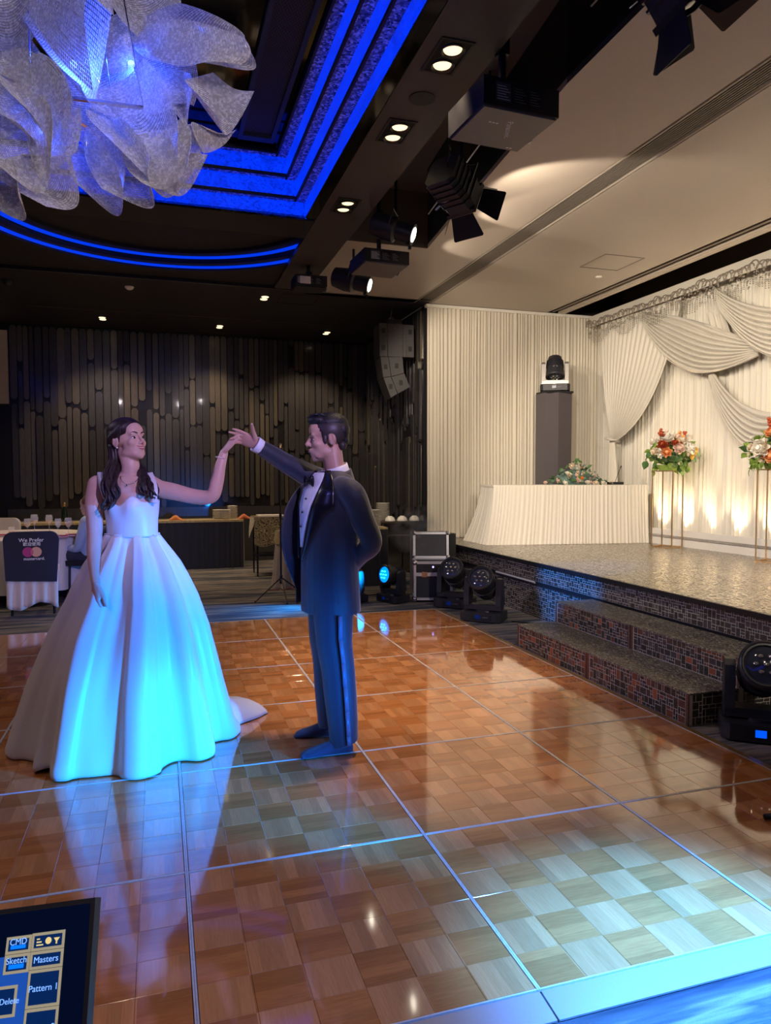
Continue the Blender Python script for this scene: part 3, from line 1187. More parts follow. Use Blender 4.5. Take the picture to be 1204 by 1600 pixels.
# anchors measured on the drape plane
swag('drape_swag', PD(1004, 487), PD(1187, 538), PD(1098, 503), PD(1078, 571), SWAG, 9, 'champagne satin swag hung between tieback curtain and valance', seed=1)
swag('drape_swag', PD(1116, 447, XS - 0.05), PD(1330, 430, XS - 0.05), PD(1215, 480, XS - 0.05), PD(1225, 552, XS - 0.05), SWAG, 9, 'champagne satin upper swag overlapping its neighbour at the frame edge', x=XS - 0.05, seed=2)
swag('drape_swag', PD(1108, 566, XS + 0.04), PD(1290, 590, XS + 0.04), PD(1196, 642, XS + 0.04), PD(1186, 701, XS + 0.04), SWAG, 7, 'deep low champagne swag hanging in a U above the flowers', seed=3)
# the falling tail that carries the low swag
bm = BM()
ta, tb = PD(1104, 562, XS + 0.02), PD(1130, 568, XS + 0.02)


def tail(u, v_):
    a_, b_ = lerp(ta, tb, u), lerp(PD(1120, 640, XS + 0.02), PD(1150, 632, XS + 0.02), u)
    p = lerp(a_, b_, v_)
    p.x -= 0.04 * abs(math.sin(3 * PI * u))
    return p


sheet(bm, tail, 24, 6)
o = obj('drape_tail', bm, SWAG, bd, smooth=True, fix=False)

# tieback curtain at the left of the backdrop
tbk = thing('tieback_curtain', 'champagne sheer curtain gathered to the side with a tieback', 'curtain', (0, 0, 0))
K = PD(957, 686, XS - 0.06)
T0, T1 = PD(938, 497, XS), PD(1068, 456, XS)
R1 = PD(1062, 572, XS)


def tiecloth(u, v_):
    a_ = lerp(T0, T1, u)
    k = K + V((0, (u - 0.5) * -0.06, (0.5 - u) * 0.10))
    bell = V((0, -0.62 * u ** 1.5, -0.42 * u ** 1.3))
    c_ = lerp(a_, k, 0.62) + bell
    p = a_ * (1 - v_) ** 2 + c_ * 2 * v_ * (1 - v_) + k * v_ * v_
    f = abs(math.sin(PI * (u * 17 + 0.25 * math.sin(5 * u))))
    amp_ = 0.03 * (1 - 0.45 * v_)
    p = p + V((-amp_ * f - 0.05 * math.sin(PI * v_), 0, 0))
    return p


bm = BM()
sheet(bm, tiecloth, 17 * 6, 26)
obj('gathered_cloth', bm, SWAG, tbk, smooth=True, fix=False)
bm = BM()


def tietail(u, v_):
    a_ = K + V((0, (0.5 - u) * 0.09, -0.03))
    w_ = lerp(0.09, 0.30, v_)
    p = V((lerp(a_.x, XS - 0.02, v_), K.y + (0.5 - u) * w_, lerp(K.z - 0.03, SH + 0.24, v_)))
    p.x -= 0.03 * abs(math.sin(PI * u * 6))
    return p


sheet(bm, tietail, 36, 10)
obj('hanging_tail', bm, SHEER, tbk, smooth=True, fix=False)
bm = BM()
tube(bm, [K + V((-0.03 + 0.07 * math.cos(a_), 0.10 * math.sin(a_), 0.02 * math.sin(a_))) for a_ in [2 * PI * k / 20 for k in range(21)]], 0.014, 8)
obj('tie_band', bm, SWAG, tbk, smooth=True)

# valance with scroll lace and bead fringe
va = thing('lace_valance', 'ornate scroll lace valance with bead fringe along the drape top', 'valance', (0, 0, 0))
VZ = 3.79
XV = XS - 0.11
LACE = mat('silver_lace', (0.30, 0.255, 0.21), 0.4, 0.4)
bm = BM()
b2(bm, XV, XV + 0.015, -3.0, YC - 0.06, VZ - 0.15, VZ)
obj('valance_band', bm, SWAG, va)
bm = BM()
r = random.Random(12)
yy = YC - 0.06
k = 0
while yy > -1.0:
    for sgn in (1, -1):
        c0 = V((XV - 0.008, yy, VZ - 0.13 - 0.04 * abs(math.sin(k * 0.9))))
        pts = []
        R0 = r.uniform(0.05, 0.085)
        for q in range(15):
            a_ = q / 14 * 3.4 * PI / 2
            rr = R0 * (1 - q / 18)
            pts.append(c0 + V((0, sgn * (rr * math.cos(a_) - R0 * 0.5), rr * math.sin(a_) + 0.02)))
        tube(bm, pts, [0.008 - 0.0003 * q for q in range(15)], 5)
    for q in range(5):
        p = V((XV - 0.007, yy + r.uniform(-0.06, 0.06), VZ - 0.17 - r.uniform(0, 0.09)))
        ell(bm, p, (0.006, r.uniform(0.008, 0.02), r.uniform(0.008, 0.018)), None, 6, 4)
    yy -= 0.11
    k += 1
o = obj('scroll_lace', bm, LACE, va, smooth=True, fix=False)
o['kind'] = 'stuff'
bm = BM()
yy = YC - 0.05
k = 0
while yy > -0.5:
    n = 4 + int(5 * abs(math.sin(k * 0.21 + 0.4)))
    z = VZ - 0.20 - 0.05 * abs(math.sin(k * 0.21))
    for q in range(n):
        bmesh.ops.create_icosphere(bm, subdivisions=1, radius=0.0075, matrix=Matrix.Translation((XV - 0.006, yy, z - q * 0.022)))
    yy -= 0.042
    k += 1
o = obj('bead_fringe', bm, mat('crystal_beads', (0.42, 0.37, 0.31), 0.15, 0.5), va, smooth=True, fix=False)
o['kind'] = 'stuff'

# ledge with crystal strip and row of uplights
lg = thing('uplight_ledge', 'low white boxed ledge with sparkling crystal strip under the backdrop', 'ledge', (0, 0, SH))
bm = BM()
b2(bm, 6.06, 6.085, -3.0, 5.45, 0.0, 0.20)
obj('front_board', bm, mat('ledge_white', (0.62, 0.585, 0.53), 0.45), lg)
bm = BM()
b2(bm, 6.05, 6.059, -3.0, 5.45, 0.095, 0.125)
obj('strip_back', bm, mat('strip_dark', (0.18, 0.16, 0.14), 0.4), lg)
bm = BM()
r = random.Random(3)
yy = 5.44
while yy > -0.5:
    for q in range(2):
        s_ = r.uniform(0.006, 0.010)
        ell(bm, (6.049, yy + r.uniform(-.003, .003), 0.103 + q * 0.014), (0.005, s_ * 0.8, s_ * 0.7), None, 6, 4)
    yy -= 0.017
o = obj('crystal_strip', bm, mat('crystal', (0.75, 0.72, 0.68), 0.06, 0.6), lg, fix=False)
o['kind'] = 'stuff'
UPL = mat('uplight_lens', (1, 0.9, 0.7), 0.3, emit=(1.0, 0.85, 0.6), estr=10.0)
yy = 5.25
k = 0
names = ['first', 'second', 'third', 'fourth', 'fifth', 'sixth', 'seventh', 'eighth', 'ninth', 'tenth', 'eleventh', 'twelfth', 'thirteenth', 'fourteenth']
while yy > 0.0:
    u_ = thing('uplight', '%s small uplight from the head table behind the white ledge' % names[k], 'uplight', (6.155, yy, SH), 0, 'uplights behind the ledge')
    bm = BM()
    lathe(bm, [(0.032, 0.0), (0.032, 0.11), (0.028, 0.115)], 14)
    obj('housing', bm, BLACKM, u_)
    bm = BM()
    lathe(bm, [(0.026, 0.1155), (0.024, 0.119), (0.0, 0.120)], 14)
    obj('lens', bm, UPL, u_)
    spot('uplight_beam', (6.155, yy, SH + 0.13), (6.235, yy, SH + 1.0), 60 if k < 2 else 36, (1.0, 0.78, 0.48), 75, 0.9, 0.02)
    yy -= 0.43
    k += 1

# ================================================================== HEAD TABLE
A_, B_ = V((3.98, 5.66)), V((6.03, 5.30))
ang = math.atan2(B_.y - A_.y, B_.x - A_.x)
ht = thing('head_table', 'long head table with gathered white tulle skirt on the stage', 'table', (A_.x, A_.y, SH), ang)
LT = (B_ - A_).length
TZ = 0.755
bm = BM()
b2(bm, -0.01, LT, 0, 0.62, TZ - 0.02, TZ + 0.004)
bevel(bm, 0.008, 2)
obj('table_top', bm, TULLE, ht)


def table_skirt(name, path, nrm, flares, seed, pitch, amp):
    """gathered skirt following a plan polyline; flares push the foot of the cloth outwards"""
    r = random.Random(seed)
    bm = BM()
    G = []
    for i in range(len(path) - 1):
        a_, b_ = V((*path[i], 0)), V((*path[i + 1], 0))
        L = (b_ - a_).length
        s_ = 0.0
        while s_ < L:
            w_ = min(pitch * r.uniform(0.6, 1.5), L - s_ + 1e-4)
            am = amp * r.uniform(0.4, 1.3)
            for f, h in ((0.0, 0.0), (0.25, 0.8), (0.5, 1.0), (0.75, 0.5)):
                tt = min(1.0, (s_ + f * w_) / L)
                n = V((*nrm[i], 0)).lerp(V((*nrm[i + 1], 0)), tt)
                fl = lerp(flares[i], flares[i + 1], tt)
                p = a_.lerp(b_, tt)
                col_ = []
                for j in range(9):
                    v_ = j / 8
                    col_.append(bm.verts.new((*(p + n * (fl * (1 - v_) ** 1.6 + h * am * lerp(1.2, 0.5, v_)))[:2], lerp(0.003, TZ - 0.005, v_))))
                G.append(col_)
            s_ += w_
    for a_, b_ in zip(G[:-1], G[1:]):
        for j in range(8):
            bm.faces.new((a_[j], b_[j], b_[j + 1], a_[j + 1]))
    return obj(name, bm, TULLE, ht, smooth=True, fix=False)


table_skirt('skirt', [(0.0, 0.60), (0.0, 0.0), (LT, 0.0)], [(-1, 0.3), (-0.8, -0.5), (0, -1)], [0.22, 0.13, 0.05], 21, 0.045, 0.022)
for lx, ly in ((0.06, 0.08), (LT - 0.06, 0.08), (0.06, 0.54), (LT - 0.06, 0.54)):
    bm = BM()
    cyl(bm, (lx, ly, 0), (lx, ly, TZ - 0.02), 0.018, seg=8)
    obj('leg', bm, ALU, ht)


# ================================================================== FLOWERS
def petal_mesh(m, name, curl=0.5):
    return None


def rose_mesh(name, m, R=0.05, seed=0):
    """layered petals around a bud"""
    r = random.Random(seed)
    bm = BM()
    ell(bm, (0, 0, R * 0.2), (R * 0.34, R * 0.34, R * 0.42), None, 8, 6)
    for layer, (n, rad, tilt, h) in enumerate(((3, 0.40, 0.25, 0.75), (5, 0.68, 0.55, 0.7), (6, 0.98, 0.95, 0.62))):
        for k in range(n):
            a_ = 2 * PI * k / n + layer * 0.6 + r.uniform(-0.15, 0.15)
            ca, sa = math.cos(a_), math.sin(a_)

            def fn(u, v_):
                w_ = (u - 0.5) * 2
                wd = R * rad * 0.85 * math.sin(PI * (0.15 + 0.75 * v_)) ** 0.8
                rr = R * (0.12 + rad * 0.55 * math.sin(v_ * 1.5) * (0.5 + tilt * 0.5)) - R * 0.12 * w_ * w_
                z = R * h * v_ * (1.15 - 0.35 * tilt * v_) - R * 0.2 + (R * 0.08 if v_ > 0.9 else 0)
                x, y = rr, w_ * wd
                return (x * ca - y * sa, x * sa + y * ca, z)
            sheet(bm, fn, 3, 3)
    me = bpy.data.meshes.new(name)
    bm.to_mesh(me)
    bm.free()
    me.polygons.foreach_set('use_smooth', [True] * len(me.polygons))
    me.materials.append(m)
    return me


def leaf_mesh(name, m, L=0.08, W=0.03):
    bm = BM()

    def fn(u, v_):
        w_ = (u - 0.5) * 2
        return (w_ * W * math.sin(PI * v_ ** 0.8) , L * v_, 0.25 * W * abs(w_) + -0.5 * L * v_ * v_ * 0.5)
    sheet(bm, fn, 2, 4)
    me = bpy.data.meshes.new(name)
    bm.to_mesh(me)
    bm.free()
    me.polygons.foreach_set('use_smooth', [True] * len(me.polygons))
    me.materials.append(m)
    return me


M_WH = mat('petal_white', (0.85, 0.80, 0.70), 0.6)
M_CR = mat('petal_cream', (0.84, 0.72, 0.56), 0.6)
M_PE = mat('petal_peach', (0.85, 0.40, 0.16), 0.6)
M_OR = mat('petal_orange', (0.80, 0.27, 0.04), 0.6)
M_RD = mat('petal_rust', (0.42, 0.07, 0.02), 0.6)
M_PK = mat('petal_blush', (0.82, 0.62, 0.52), 0.6)
M_YE = mat('petal_yellow', (0.78, 0.50, 0.10), 0.6)
G1 = speck('leaf_green', (0.045, 0.11, 0.03), (0.07, 0.16, 0.04), 30, 0.5)
G2 = speck('leaf_lime', (0.16, 0.26, 0.04), (0.24, 0.36, 0.06), 30, 0.5)
G3 = speck('leaf_eucalyptus', (0.07, 0.13, 0.11), (0.12, 0.20, 0.17), 30, 0.6)
ROSE = {}
for nm, m_ in (('w', M_WH), ('c', M_CR), ('p', M_PE), ('o', M_OR), ('r', M_RD), ('k', M_PK), ('y', M_YE)):
    ROSE[nm] = rose_mesh('bloom', m_, 0.05, ord(nm))
LEAF = [leaf_mesh('leaf', G1), leaf_mesh('leaf', G2), leaf_mesh('leaf', G3, 0.06, 0.024), leaf_mesh('leaf', G1, 0.11, 0.045)]


def put(parent, me, name, p, d, s, roll=0.0):
    o = obj(name, me, None, parent)
    q = V(d).normalized().to_track_quat('Z', 'Y')
    o.matrix_local = Matrix.Translation(p) @ q.to_matrix().to_4x4() @ Matrix.Rotation(roll, 4, 'Z') @ Matrix.Scale(s, 4)
    return o


def arrangement(parent, c, rx, ry, rz, blooms, nleaf, leafk, seed, face=(-0.6, -0.8, 0.2)):
    r = random.Random(seed)
    c, face = V(c), V(face).normalized()
    done = []
    for code, sc_, dx, dz in blooms:
        # dx, dz across and up on the viewer's side
        side = V((0, 0, 1)).cross(face).normalized()
        depth = math.sqrt(max(0.05, 1 - dx * dx - dz * dz))
        d = side * dx + V((0, 0, dz)) + face * depth
        p = c + V((d.x * rx, d.y * ry, d.z * rz))
        put(parent, ROSE[code], 'bloom', p, d + V((0, 0, 0.15)), sc_ * 1.35, r.uniform(0, 6))
    for k in range(14):
        dx, dz = r.uniform(-0.85, 0.85), r.uniform(-0.2, 0.85)
        side = V((0, 0, 1)).cross(face).normalized()
        d = (side * dx + V((0, 0, dz)) + face * r.uniform(-0.2, 0.8)).normalized()
        put(parent, ROSE[r.choice('wckwcy')], 'bloom', c + V((d.x * rx, d.y * ry, d.z * rz)) * 0.95, d + V((0, 0, 0.2)), r.uniform(0.7, 1.1), r.uniform(0, 6))
    for k in range(nleaf):
        a_ = r.uniform(0, 2 * PI)
        zz = r.uniform(-0.95, 0.9)
        h_ = math.sqrt(1 - min(0.99, zz * zz))
        d = V((math.cos(a_) * h_, math.sin(a_) * h_, zz))
        p = c + V((d.x * rx, d.y * ry, d.z * rz)) * r.uniform(0.55, 0.98)
        o = put(parent, LEAF[r.choice(leafk)], 'leaf', p, V((r.uniform(-1, 1), r.uniform(-1, 1), r.uniform(-0.2, 1))), r.uniform(0.7, 1.3), r.uniform(0, 6))
    # dark core so that no light shows through
    bm = BM()
    ell(bm, c, (rx * 0.7, ry * 0.7, rz * 0.6), None, 10, 8)
    obj('foam_core', bm, G1, parent)


def flower_stand(name, label, base, w_, d_, h_, rz, blooms, seed, flab):
    s_ = thing(name, label, 'flower stand', base, rz, 'gold flower stands')
    r_ = 0.006
    for x, y in ((-w_ / 2, -d_ / 2), (w_ / 2, -d_ / 2), (w_ / 2, d_ / 2), (-w_ / 2, d_ / 2)):
        bm = BM()
        b2(bm, x - r_, x + r_, y - r_, y + r_, 0, h_)
        obj('leg', bm, GOLD, s_)
    for z, nm in ((0.006, 'base_frame'), (h_ - 0.006, 'top_frame')):
        bm = BM()
        for y in (-d_ / 2, d_ / 2):
            b2(bm, -w_ / 2 + r_, w_ / 2 - r_, y - r_, y + r_, z - r_, z + r_)
        for x in (-w_ / 2, w_ / 2):
            b2(bm, x - r_, x + r_, -d_ / 2 + r_, d_ / 2 - r_, z - r_, z + r_)
        obj(nm, bm, GOLD, s_)
    f = thing('flower_arrangement', flab, 'flowers', (base[0], base[1], base[2] + h_), rz, 'flowers on the gold stands')
    bm = BM()
    lathe(bm, [(0.10, 0.0), (0.13, 0.06), (0.12, 0.07)], 16)
    obj('bowl', bm, G2, f)
    arrangement(f, (0, 0, 0.20), 0.33, 0.28, 0.22, blooms, 110, (0, 1, 1, 3), seed)
    r = random.Random(seed + 5)
    for k in range(5):     # spiky rust sprays
        a_ = (-0.9, -0.5, 0.15, 0.55, 0.95)[k]
        col_ = (M_RD, M_PK, M_CR, M_PE, M_RD)[k]
        bm = BM()
        for q in range(26):
            tt = q / 25
            p = V((a_ * (0.16 + 0.20 * tt), -0.05, 0.30 + 0.17 * tt)) + V((r.uniform(-1, 1), r.uniform(-1, 1), r.uniform(-1, 1))) * 0.022
            ell(bm, p, (0.019, 0.019, 0.019), None, 6, 4)
        obj('flower_spray', bm, col_, f, smooth=True)
    for k in range(10):    # trailing greenery
        a_ = r.uniform(0, 2 * PI)
        p0 = V((0.2 * math.cos(a_), 0.18 * math.sin(a_), 0.10))
        bm = BM()
        tube(bm, [p0, p0 * 1.25 + V((0, 0, -0.06)), p0 * 1.35 + V((0, 0, -0.16))], 0.003, 4)
        o = obj('trailing_stem', bm, G2, f)
        for q in range(4):
            put(o, LEAF[1], 'leaf', p0 * (1.15 + q * 0.06) + V((0, 0, -0.02 - q * 0.04)), V((r.uniform(-1, 1), r.uniform(-1, 1), 0.3)), 0.8, r.uniform(0, 6))
    return s_


BL1 = [('r', 1.1, -0.55, 0.30), ('r', 0.8, -0.1, 0.38), ('p', 1.15, -0.42, -0.12), ('k', 1.3, 0.02, 0.05), ('w', 1.6, 0.50, 0.12), ('w', 1.5, -0.30, 0.70), ('w', 1.1, -0.75, 0.55), ('y', 1.1, 0.88, 0.10),
       ('c', 1.0, 0.25, 0.55), ('k', 0.9, 0.10, 0.75), ('w', 1.0, 0.75, 0.5), ('y', 0.9, 0.68, -0.25), ('c', 0.9, -0.8, 0.0), ('p', 0.8, 0.45, 0.8)]
p = PZ(1060, 855, SH)
flower_stand('flower_stand', 'tall thin gold flower stand beside the head table', (5.86, 4.72, SH), 0.26, 0.26, 0.94, 0.42, BL1, 3, 'full bouquet of white peach and rust blooms on the stand beside the head table')
BL2 = [('p', 1.2, -0.55, 0.55), ('o', 1.2, 0.05, 0.45), ('o', 1.2, -0.45, 0.02), ('w', 1.7, -0.85, -0.1), ('p', 1.4, -0.60, -0.42), ('p', 1.1, -0.25, -0.45), ('o', 1.0, 0.25, -0.45), ('w', 1.4, 0.2, 0.1), ('k', 1.2, -0.2, 0.8), ('y', 1.0, 0.6, 0.3)]
flower_stand('flower_stand', 'tall thin gold flower stand at the right frame edge', (5.86, 3.10, SH), 0.26, 0.26, 0.94, 0.42, BL2, 9, 'orange and white bouquet cut by the right frame edge')
# second bouquet carries large green leaves
# low arrangement on the head table
M_ = Matrix.Rotation(ang, 4, 'Z')
pt = V((A_.x, A_.y, SH)) + M_ @ V((1.20, 0.28, TZ + 0.005))
fl = thing('table_flowers', 'low blush flower arrangement with eucalyptus lying on the head table', 'flowers', pt, ang)
r = random.Random(4)
for k in range(34):
    x = r.gauss(0, 0.16)
    h_ = 0.29 * math.exp(-(x / 0.24) ** 2)
    put(fl, ROSE[r.choice('kkcwwckc')], 'bloom', V((x, r.uniform(-0.14, 0.02), r.uniform(0.02, max(0.03, h_)))), V((r.uniform(-.5, .5), -1, r.uniform(0.1, 0.9))), r.uniform(0.6, 0.95), r.uniform(0, 6))
put(fl, ROSE['o'], 'bloom', V((0.02, -0.16, 0.09)), V((0, -1, 0.3)), 0.6)
for k in range(120):
    x = r.uniform(-0.42, 0.42)
    h_ = 0.32 * math.exp(-(x / 0.25) ** 2) + 0.03
    put(fl, LEAF[r.choice((2, 2, 0))], 'leaf', V((x, r.uniform(-0.14, 0.1), r.uniform(0.01, h_))), V((r.uniform(-1, 1), r.uniform(-1, 0.4), r.uniform(0, 1))), r.uniform(0.6, 1.0), r.uniform(0, 6))
bm = BM()
ell(bm, (0, 0.02, 0.07), (0.24, 0.09, 0.13), None, 14, 10)
obj('foam_core', bm, G3, fl)
# gooseneck microphone
pm = V((A_.x, A_.y, SH)) + M_ @ V((1.74, 0.25, TZ + 0.005))
gm = thing('gooseneck_microphone', 'thin gooseneck microphone beside the table flowers', 'microphone', pm, ang)
bm = BM()
b2(bm, -0.09, 0.09, -0.06, 0.06, 0, 0.035)
bevel(bm, 0.01, 2)
obj('base', bm, BLACKP, gm)
bm = BM()
tube(bm, [(0.0, 0, 0.035), (0.02, 0, 0.10), (0.05, 0, 0.18), (0.07, 0, 0.22)], 0.004, 6)
obj('stem', bm, BLACKM, gm)
bm = BM()
tube(bm, [(0.07, 0, 0.22), (0.082, 0, 0.25)], [0.009, 0.010], 8)
obj('capsule', bm, BLACKP, gm)

# ================================================================== MOVING HEADS
LENSDARK = mat('lens_glass_dark', (0.05, 0.055, 0.08), 0.05, 0.4, coat=1.0)
LENSCYAN = mat('lens_cyan_lit', (0.0, 0.2, 0.8), 0.2, emit=(0.0, 0.22, 1.0), estr=1.6)
CELLCYAN = mat('cell_cyan_lit', (0.0, 0.3, 1.0), 0.2, emit=(0.02, 0.55, 1.0), estr=5.0)
DISP = mat('display_blue', (0.0, 0.05, 0.3), 0.3, emit=(0.0, 0.10, 1.0), estr=0.9)
HEADB = speck('fixture_black', (0.016, 0.016, 0.022), (0.022, 0.022, 0.03), 120, 0.42)


def moving_head(label, loc, rz, tilt, lens=None, s=1.0, silver=False, led=False):
    """floor standing moving head: base, yoke, tilting head. lens points along local -y when tilt=0"""
    t_ = thing('moving_head', label, 'stage light', loc, rz, 'moving head stage lights')
    S = lambda *a: tuple(x * s for x in a)
    bm = BM()
    poly = [(-0.21, -0.12), (-0.17, -0.15), (0.17, -0.15), (0.21, -0.12), (0.21, 0.12), (0.17, 0.15), (-0.17, 0.15), (-0.21, 0.12)]
    prism(bm, [(x * s, y * s) for x, y in poly], 0.012 * s, 0.10 * s)
    bevel(bm, 0.014 * s, 2)
    base = obj('base', bm, HEADB, t_)
    for x in (-0.15, 0.15):
        for y in (-0.1, 0.1):
            bm = BM()
            cyl(bm, S(x, y, 0), S(x, y, 0.014), 0.018 * s, seg=8)
            obj('foot', bm, BLACKP, base)
    bm = BM()
    b2(bm, -0.10 * s, 0.12 * s, -0.1535 * s, -0.149 * s, 0.032 * s, 0.085 * s)
    pn = obj('control_panel', bm, BLACKP, base)
    bm = BM()
    b2(bm, -0.045 * s, 0.01 * s, -0.1555 * s, -0.1536 * s, 0.040 * s, 0.080 * s)
    obj('display', bm, DISP if 'blue display' in label else mat('display_dim', (0.0, 0.01, 0.05), 0.2, emit=(0.0, 0.05, 0.5), estr=0.12), base)
    bm = BM()
    for q, x in enumerate((0.04, 0.06, 0.08)):
        b2(bm, (x - 0.006) * s, (x + 0.006) * s, -0.156 * s, -0.1536 * s, 0.052 * s, 0.064 * s)
    obj('buttons', bm, mat('button_grey', (0.12, 0.12, 0.14), 0.5), base)
    bm = BM()
    b2(bm, -0.02 * s, 0.07 * s, -0.08 * s, -0.03 * s, 0.1005 * s, 0.102 * s)
    obj('sticker', bm, WHITE, base)
    # yoke: U of two arms on a round pivot
    bm = BM()
    lathe(bm, [(0.09 * s, 0.10 * s), (0.09 * s, 0.115 * s)], 24)
    b2(bm, -0.19 * s, 0.19 * s, -0.06 * s, 0.06 * s, 0.115 * s, 0.165 * s)
    for sg_ in (-1, 1):
        prism(bm, [(-0.075 * s, 0.16 * s), (0.075 * s, 0.16 * s), (0.055 * s, 0.40 * s), (0.03 * s, 0.43 * s), (-0.03 * s, 0.43 * s), (-0.055 * s, 0.40 * s)], -0.027 * s, 0.027 * s,
              Matrix.Translation((sg_ * 0.165 * s, 0, 0)) @ Matrix(((0, 0, 1, 0), (1, 0, 0, 0), (0, 1, 0, 0), (0, 0, 0, 1))))
    bevel(bm, 0.008 * s, 1)
    obj('yoke', bm, (mat('yoke_grey_metal', (0.30, 0.28, 0.27), 0.35, 0.6) if silver else HEADB), t_)
    # head
    M = Matrix.Translation((0, 0, 0.36 * s)) @ Matrix.Rotation(tilt, 4, 'X') @ Matrix.Rotation(PI / 2, 4, 'X')
    bm = BM()
    lathe(bm, [(0.055 * s, -0.17 * s), (0.095 * s, -0.15 * s), (0.115 * s, -0.05 * s), (0.125 * s, 0.08 * s), (0.128 * s, 0.15 * s), (0.118 * s, 0.165 * s), (0.108 * s, 0.165 * s), (0.104 * s, 0.145 * s)], 28, M)
    h_ = autosmooth(obj('head', bm, HEADB, t_), 35)
    bm = BM()
    lathe(bm, [(0.104 * s, 0.150 * s), (0.09 * s, 0.158 * s), (0.05 * s, 0.166 * s), (0.0, 0.168 * s)], 28, M, cap=False)
    obj('lens', bm, lens or LENSDARK, h_, smooth=True)
    if led or lens is None:
        bm = BM()
        for k in range(7):
            a_ = k * PI / 3
            rr = 0 if k == 6 else 0.05 * s
            p = M @ V((rr * math.cos(a_), rr * math.sin(a_), 0.172 * s))
            ell(bm, p, (0.016 * s, 0.016 * s, 0.010 * s), None, 8, 6)
        obj('lens_cells', bm, mat('cell_glass', (0.75, 0.72, 0.66), 0.03, 0.85) if lens is None else CELLCYAN, h_, smooth=True)
    bm = BM()
    lathe(bm, [(0.129 * s, 0.13 * s), (0.135 * s, 0.14 * s), (0.135 * s, 0.160 * s), (0.122 * s, 0.168 * s)], 28, M, cap=False)
    obj('lens_ring', bm, HEADB, h_, smooth=True)
    bm = BM()
    lathe(bm, [(0.034 * s, 0), (0.034 * s, 0.003 * s)], 20, M @ Matrix.Translation((0, 0.118 * s, 0.05 * s)) @ Matrix.Rotation(-PI / 2, 4, 'X') @ Matrix.Diagonal((1, 0.42, 1, 1)))
    obj('badge', bm, mat('badge_silver', (0.35, 0.28, 0.30), 0.3, 0.6), h_)
    for k in range(5):
        bm = BM()
        lathe(bm, [(0.108 * s + 0.0045 * s * k * 0.6, -0.09 * s + k * 0.022 * s), (0.120 * s + 0.002 * s * k, -0.088 * s + k * 0.022 * s), (0.120 * s + 0.002 * s * k, -0.082 * s + k * 0.022 * s), (0.108 * s, -0.080 * s + k * 0.022 * s)], 28, M, cap=False)
        obj('cooling_fin', bm, HEADB, h_)
    return t_


GZ = -0.02
# two dark heads beside the stage front, tilted up towards the room
moving_head('black moving head standing by the stage front, nearer of the pair', (3.03, 3.93, GZ), -0.75, -0.62)
moving_head('black moving head half hidden behind its twin beside the flight case', (3.05, 4.72, GZ), -0.75, -0.62)
moving_head('black moving head with cyan lit lens beside the silver flight case', (2.50, 5.26, GZ), -1.18, -0.12, LENSCYAN, 0.86, led=True)
moving_head('moving head with cyan lens mostly hidden behind the groom', (2.03, 5.40, GZ), -1.05, -0.12, LENSCYAN, 0.86, led=True)
moving_head('large black moving head with blue display cut by the right frame edge', (3.10, 0.50, GZ), -0.66, -0.50, None, 1.0)
# glow of the two lit heads towards the dance floor
spot('cyan_head_beam', (2.31, 5.18, 0.31), (0.9, 5.0, -0.1), 200, (0.0, 0.30, 1.0), 60, 0.8, 0.08)
spot('cyan_head_beam', (1.86, 5.27, 0.31), (0.3, 5.02, -0.1), 200, (0.0, 0.30, 1.0), 60, 0.8, 0.08)

# ------------------------------------------------------------------ truss column with moving head on top
colm = thing('light_column', 'tall dark covered light column standing behind the head table', 'column', (5.34, 6.50, SH), 0.0)
CL = fabric('charcoal_stretch_cover', (0.055, 0.043, 0.05), (0.065, 0.051, 0.058), 0.7)
bm = BM()
prism(bm, [(-0.215, -0.10), (-0.05, -0.19), (0.205, -0.12), (0.205, 0.16), (-0.215, 0.16)], 0.0, 2.05)
bevel(bm, 0.012, 2)
obj('stretch_cover', bm, CL, colm)
bm = BM()
b2(bm, -0.21, 0.20, -0.17, 0.16, 2.05, 2.075)
obj('top_plate', bm, BLACKM, colm)
mh = moving_head('black moving head with silver yoke on top of the dark column', (5.34, 6.50, SH + 2.076), -0.50, 1.20, None, 0.98, silver=True)

# ------------------------------------------------------------------ flight case with smoke machine
fc = thing('flight_case', 'black flight case with aluminium edges and open lid', 'flight case', (2.97, 5.22, GZ), -0.30)
CASEB = speck('case_laminate', (0.014, 0.015, 0.028), (0.02, 0.021, 0.035), 200, 0.5, 0.1)
W_, D_, H_ = 0.42, 0.34, 0.46
bm = BM()
b2(bm, -W_ / 2, W_ / 2, -D_ / 2, D_ / 2, 0.03, H_)
obj('case_body', bm, CASEB, fc)
e = 0.014


def case_edges(par, x0, x1, y0, y1, z0, z1, w_=0.022):
    bm = BM()
    for x in (x0, x1):
        for y in (y0, y1):
            b2(bm, x - e + (0 if x == x0 else 0), x + e, y - e, y + e, z0, z1)
    for z in (z0, z1):
        for y in (y0, y1):
            b2(bm, x0, x1, y - e, y + e, z - e, z + e)
        for x in (x0, x1):
            b2(bm, x - e, x + e, y0, y1, z - e, z + e)
    return bm


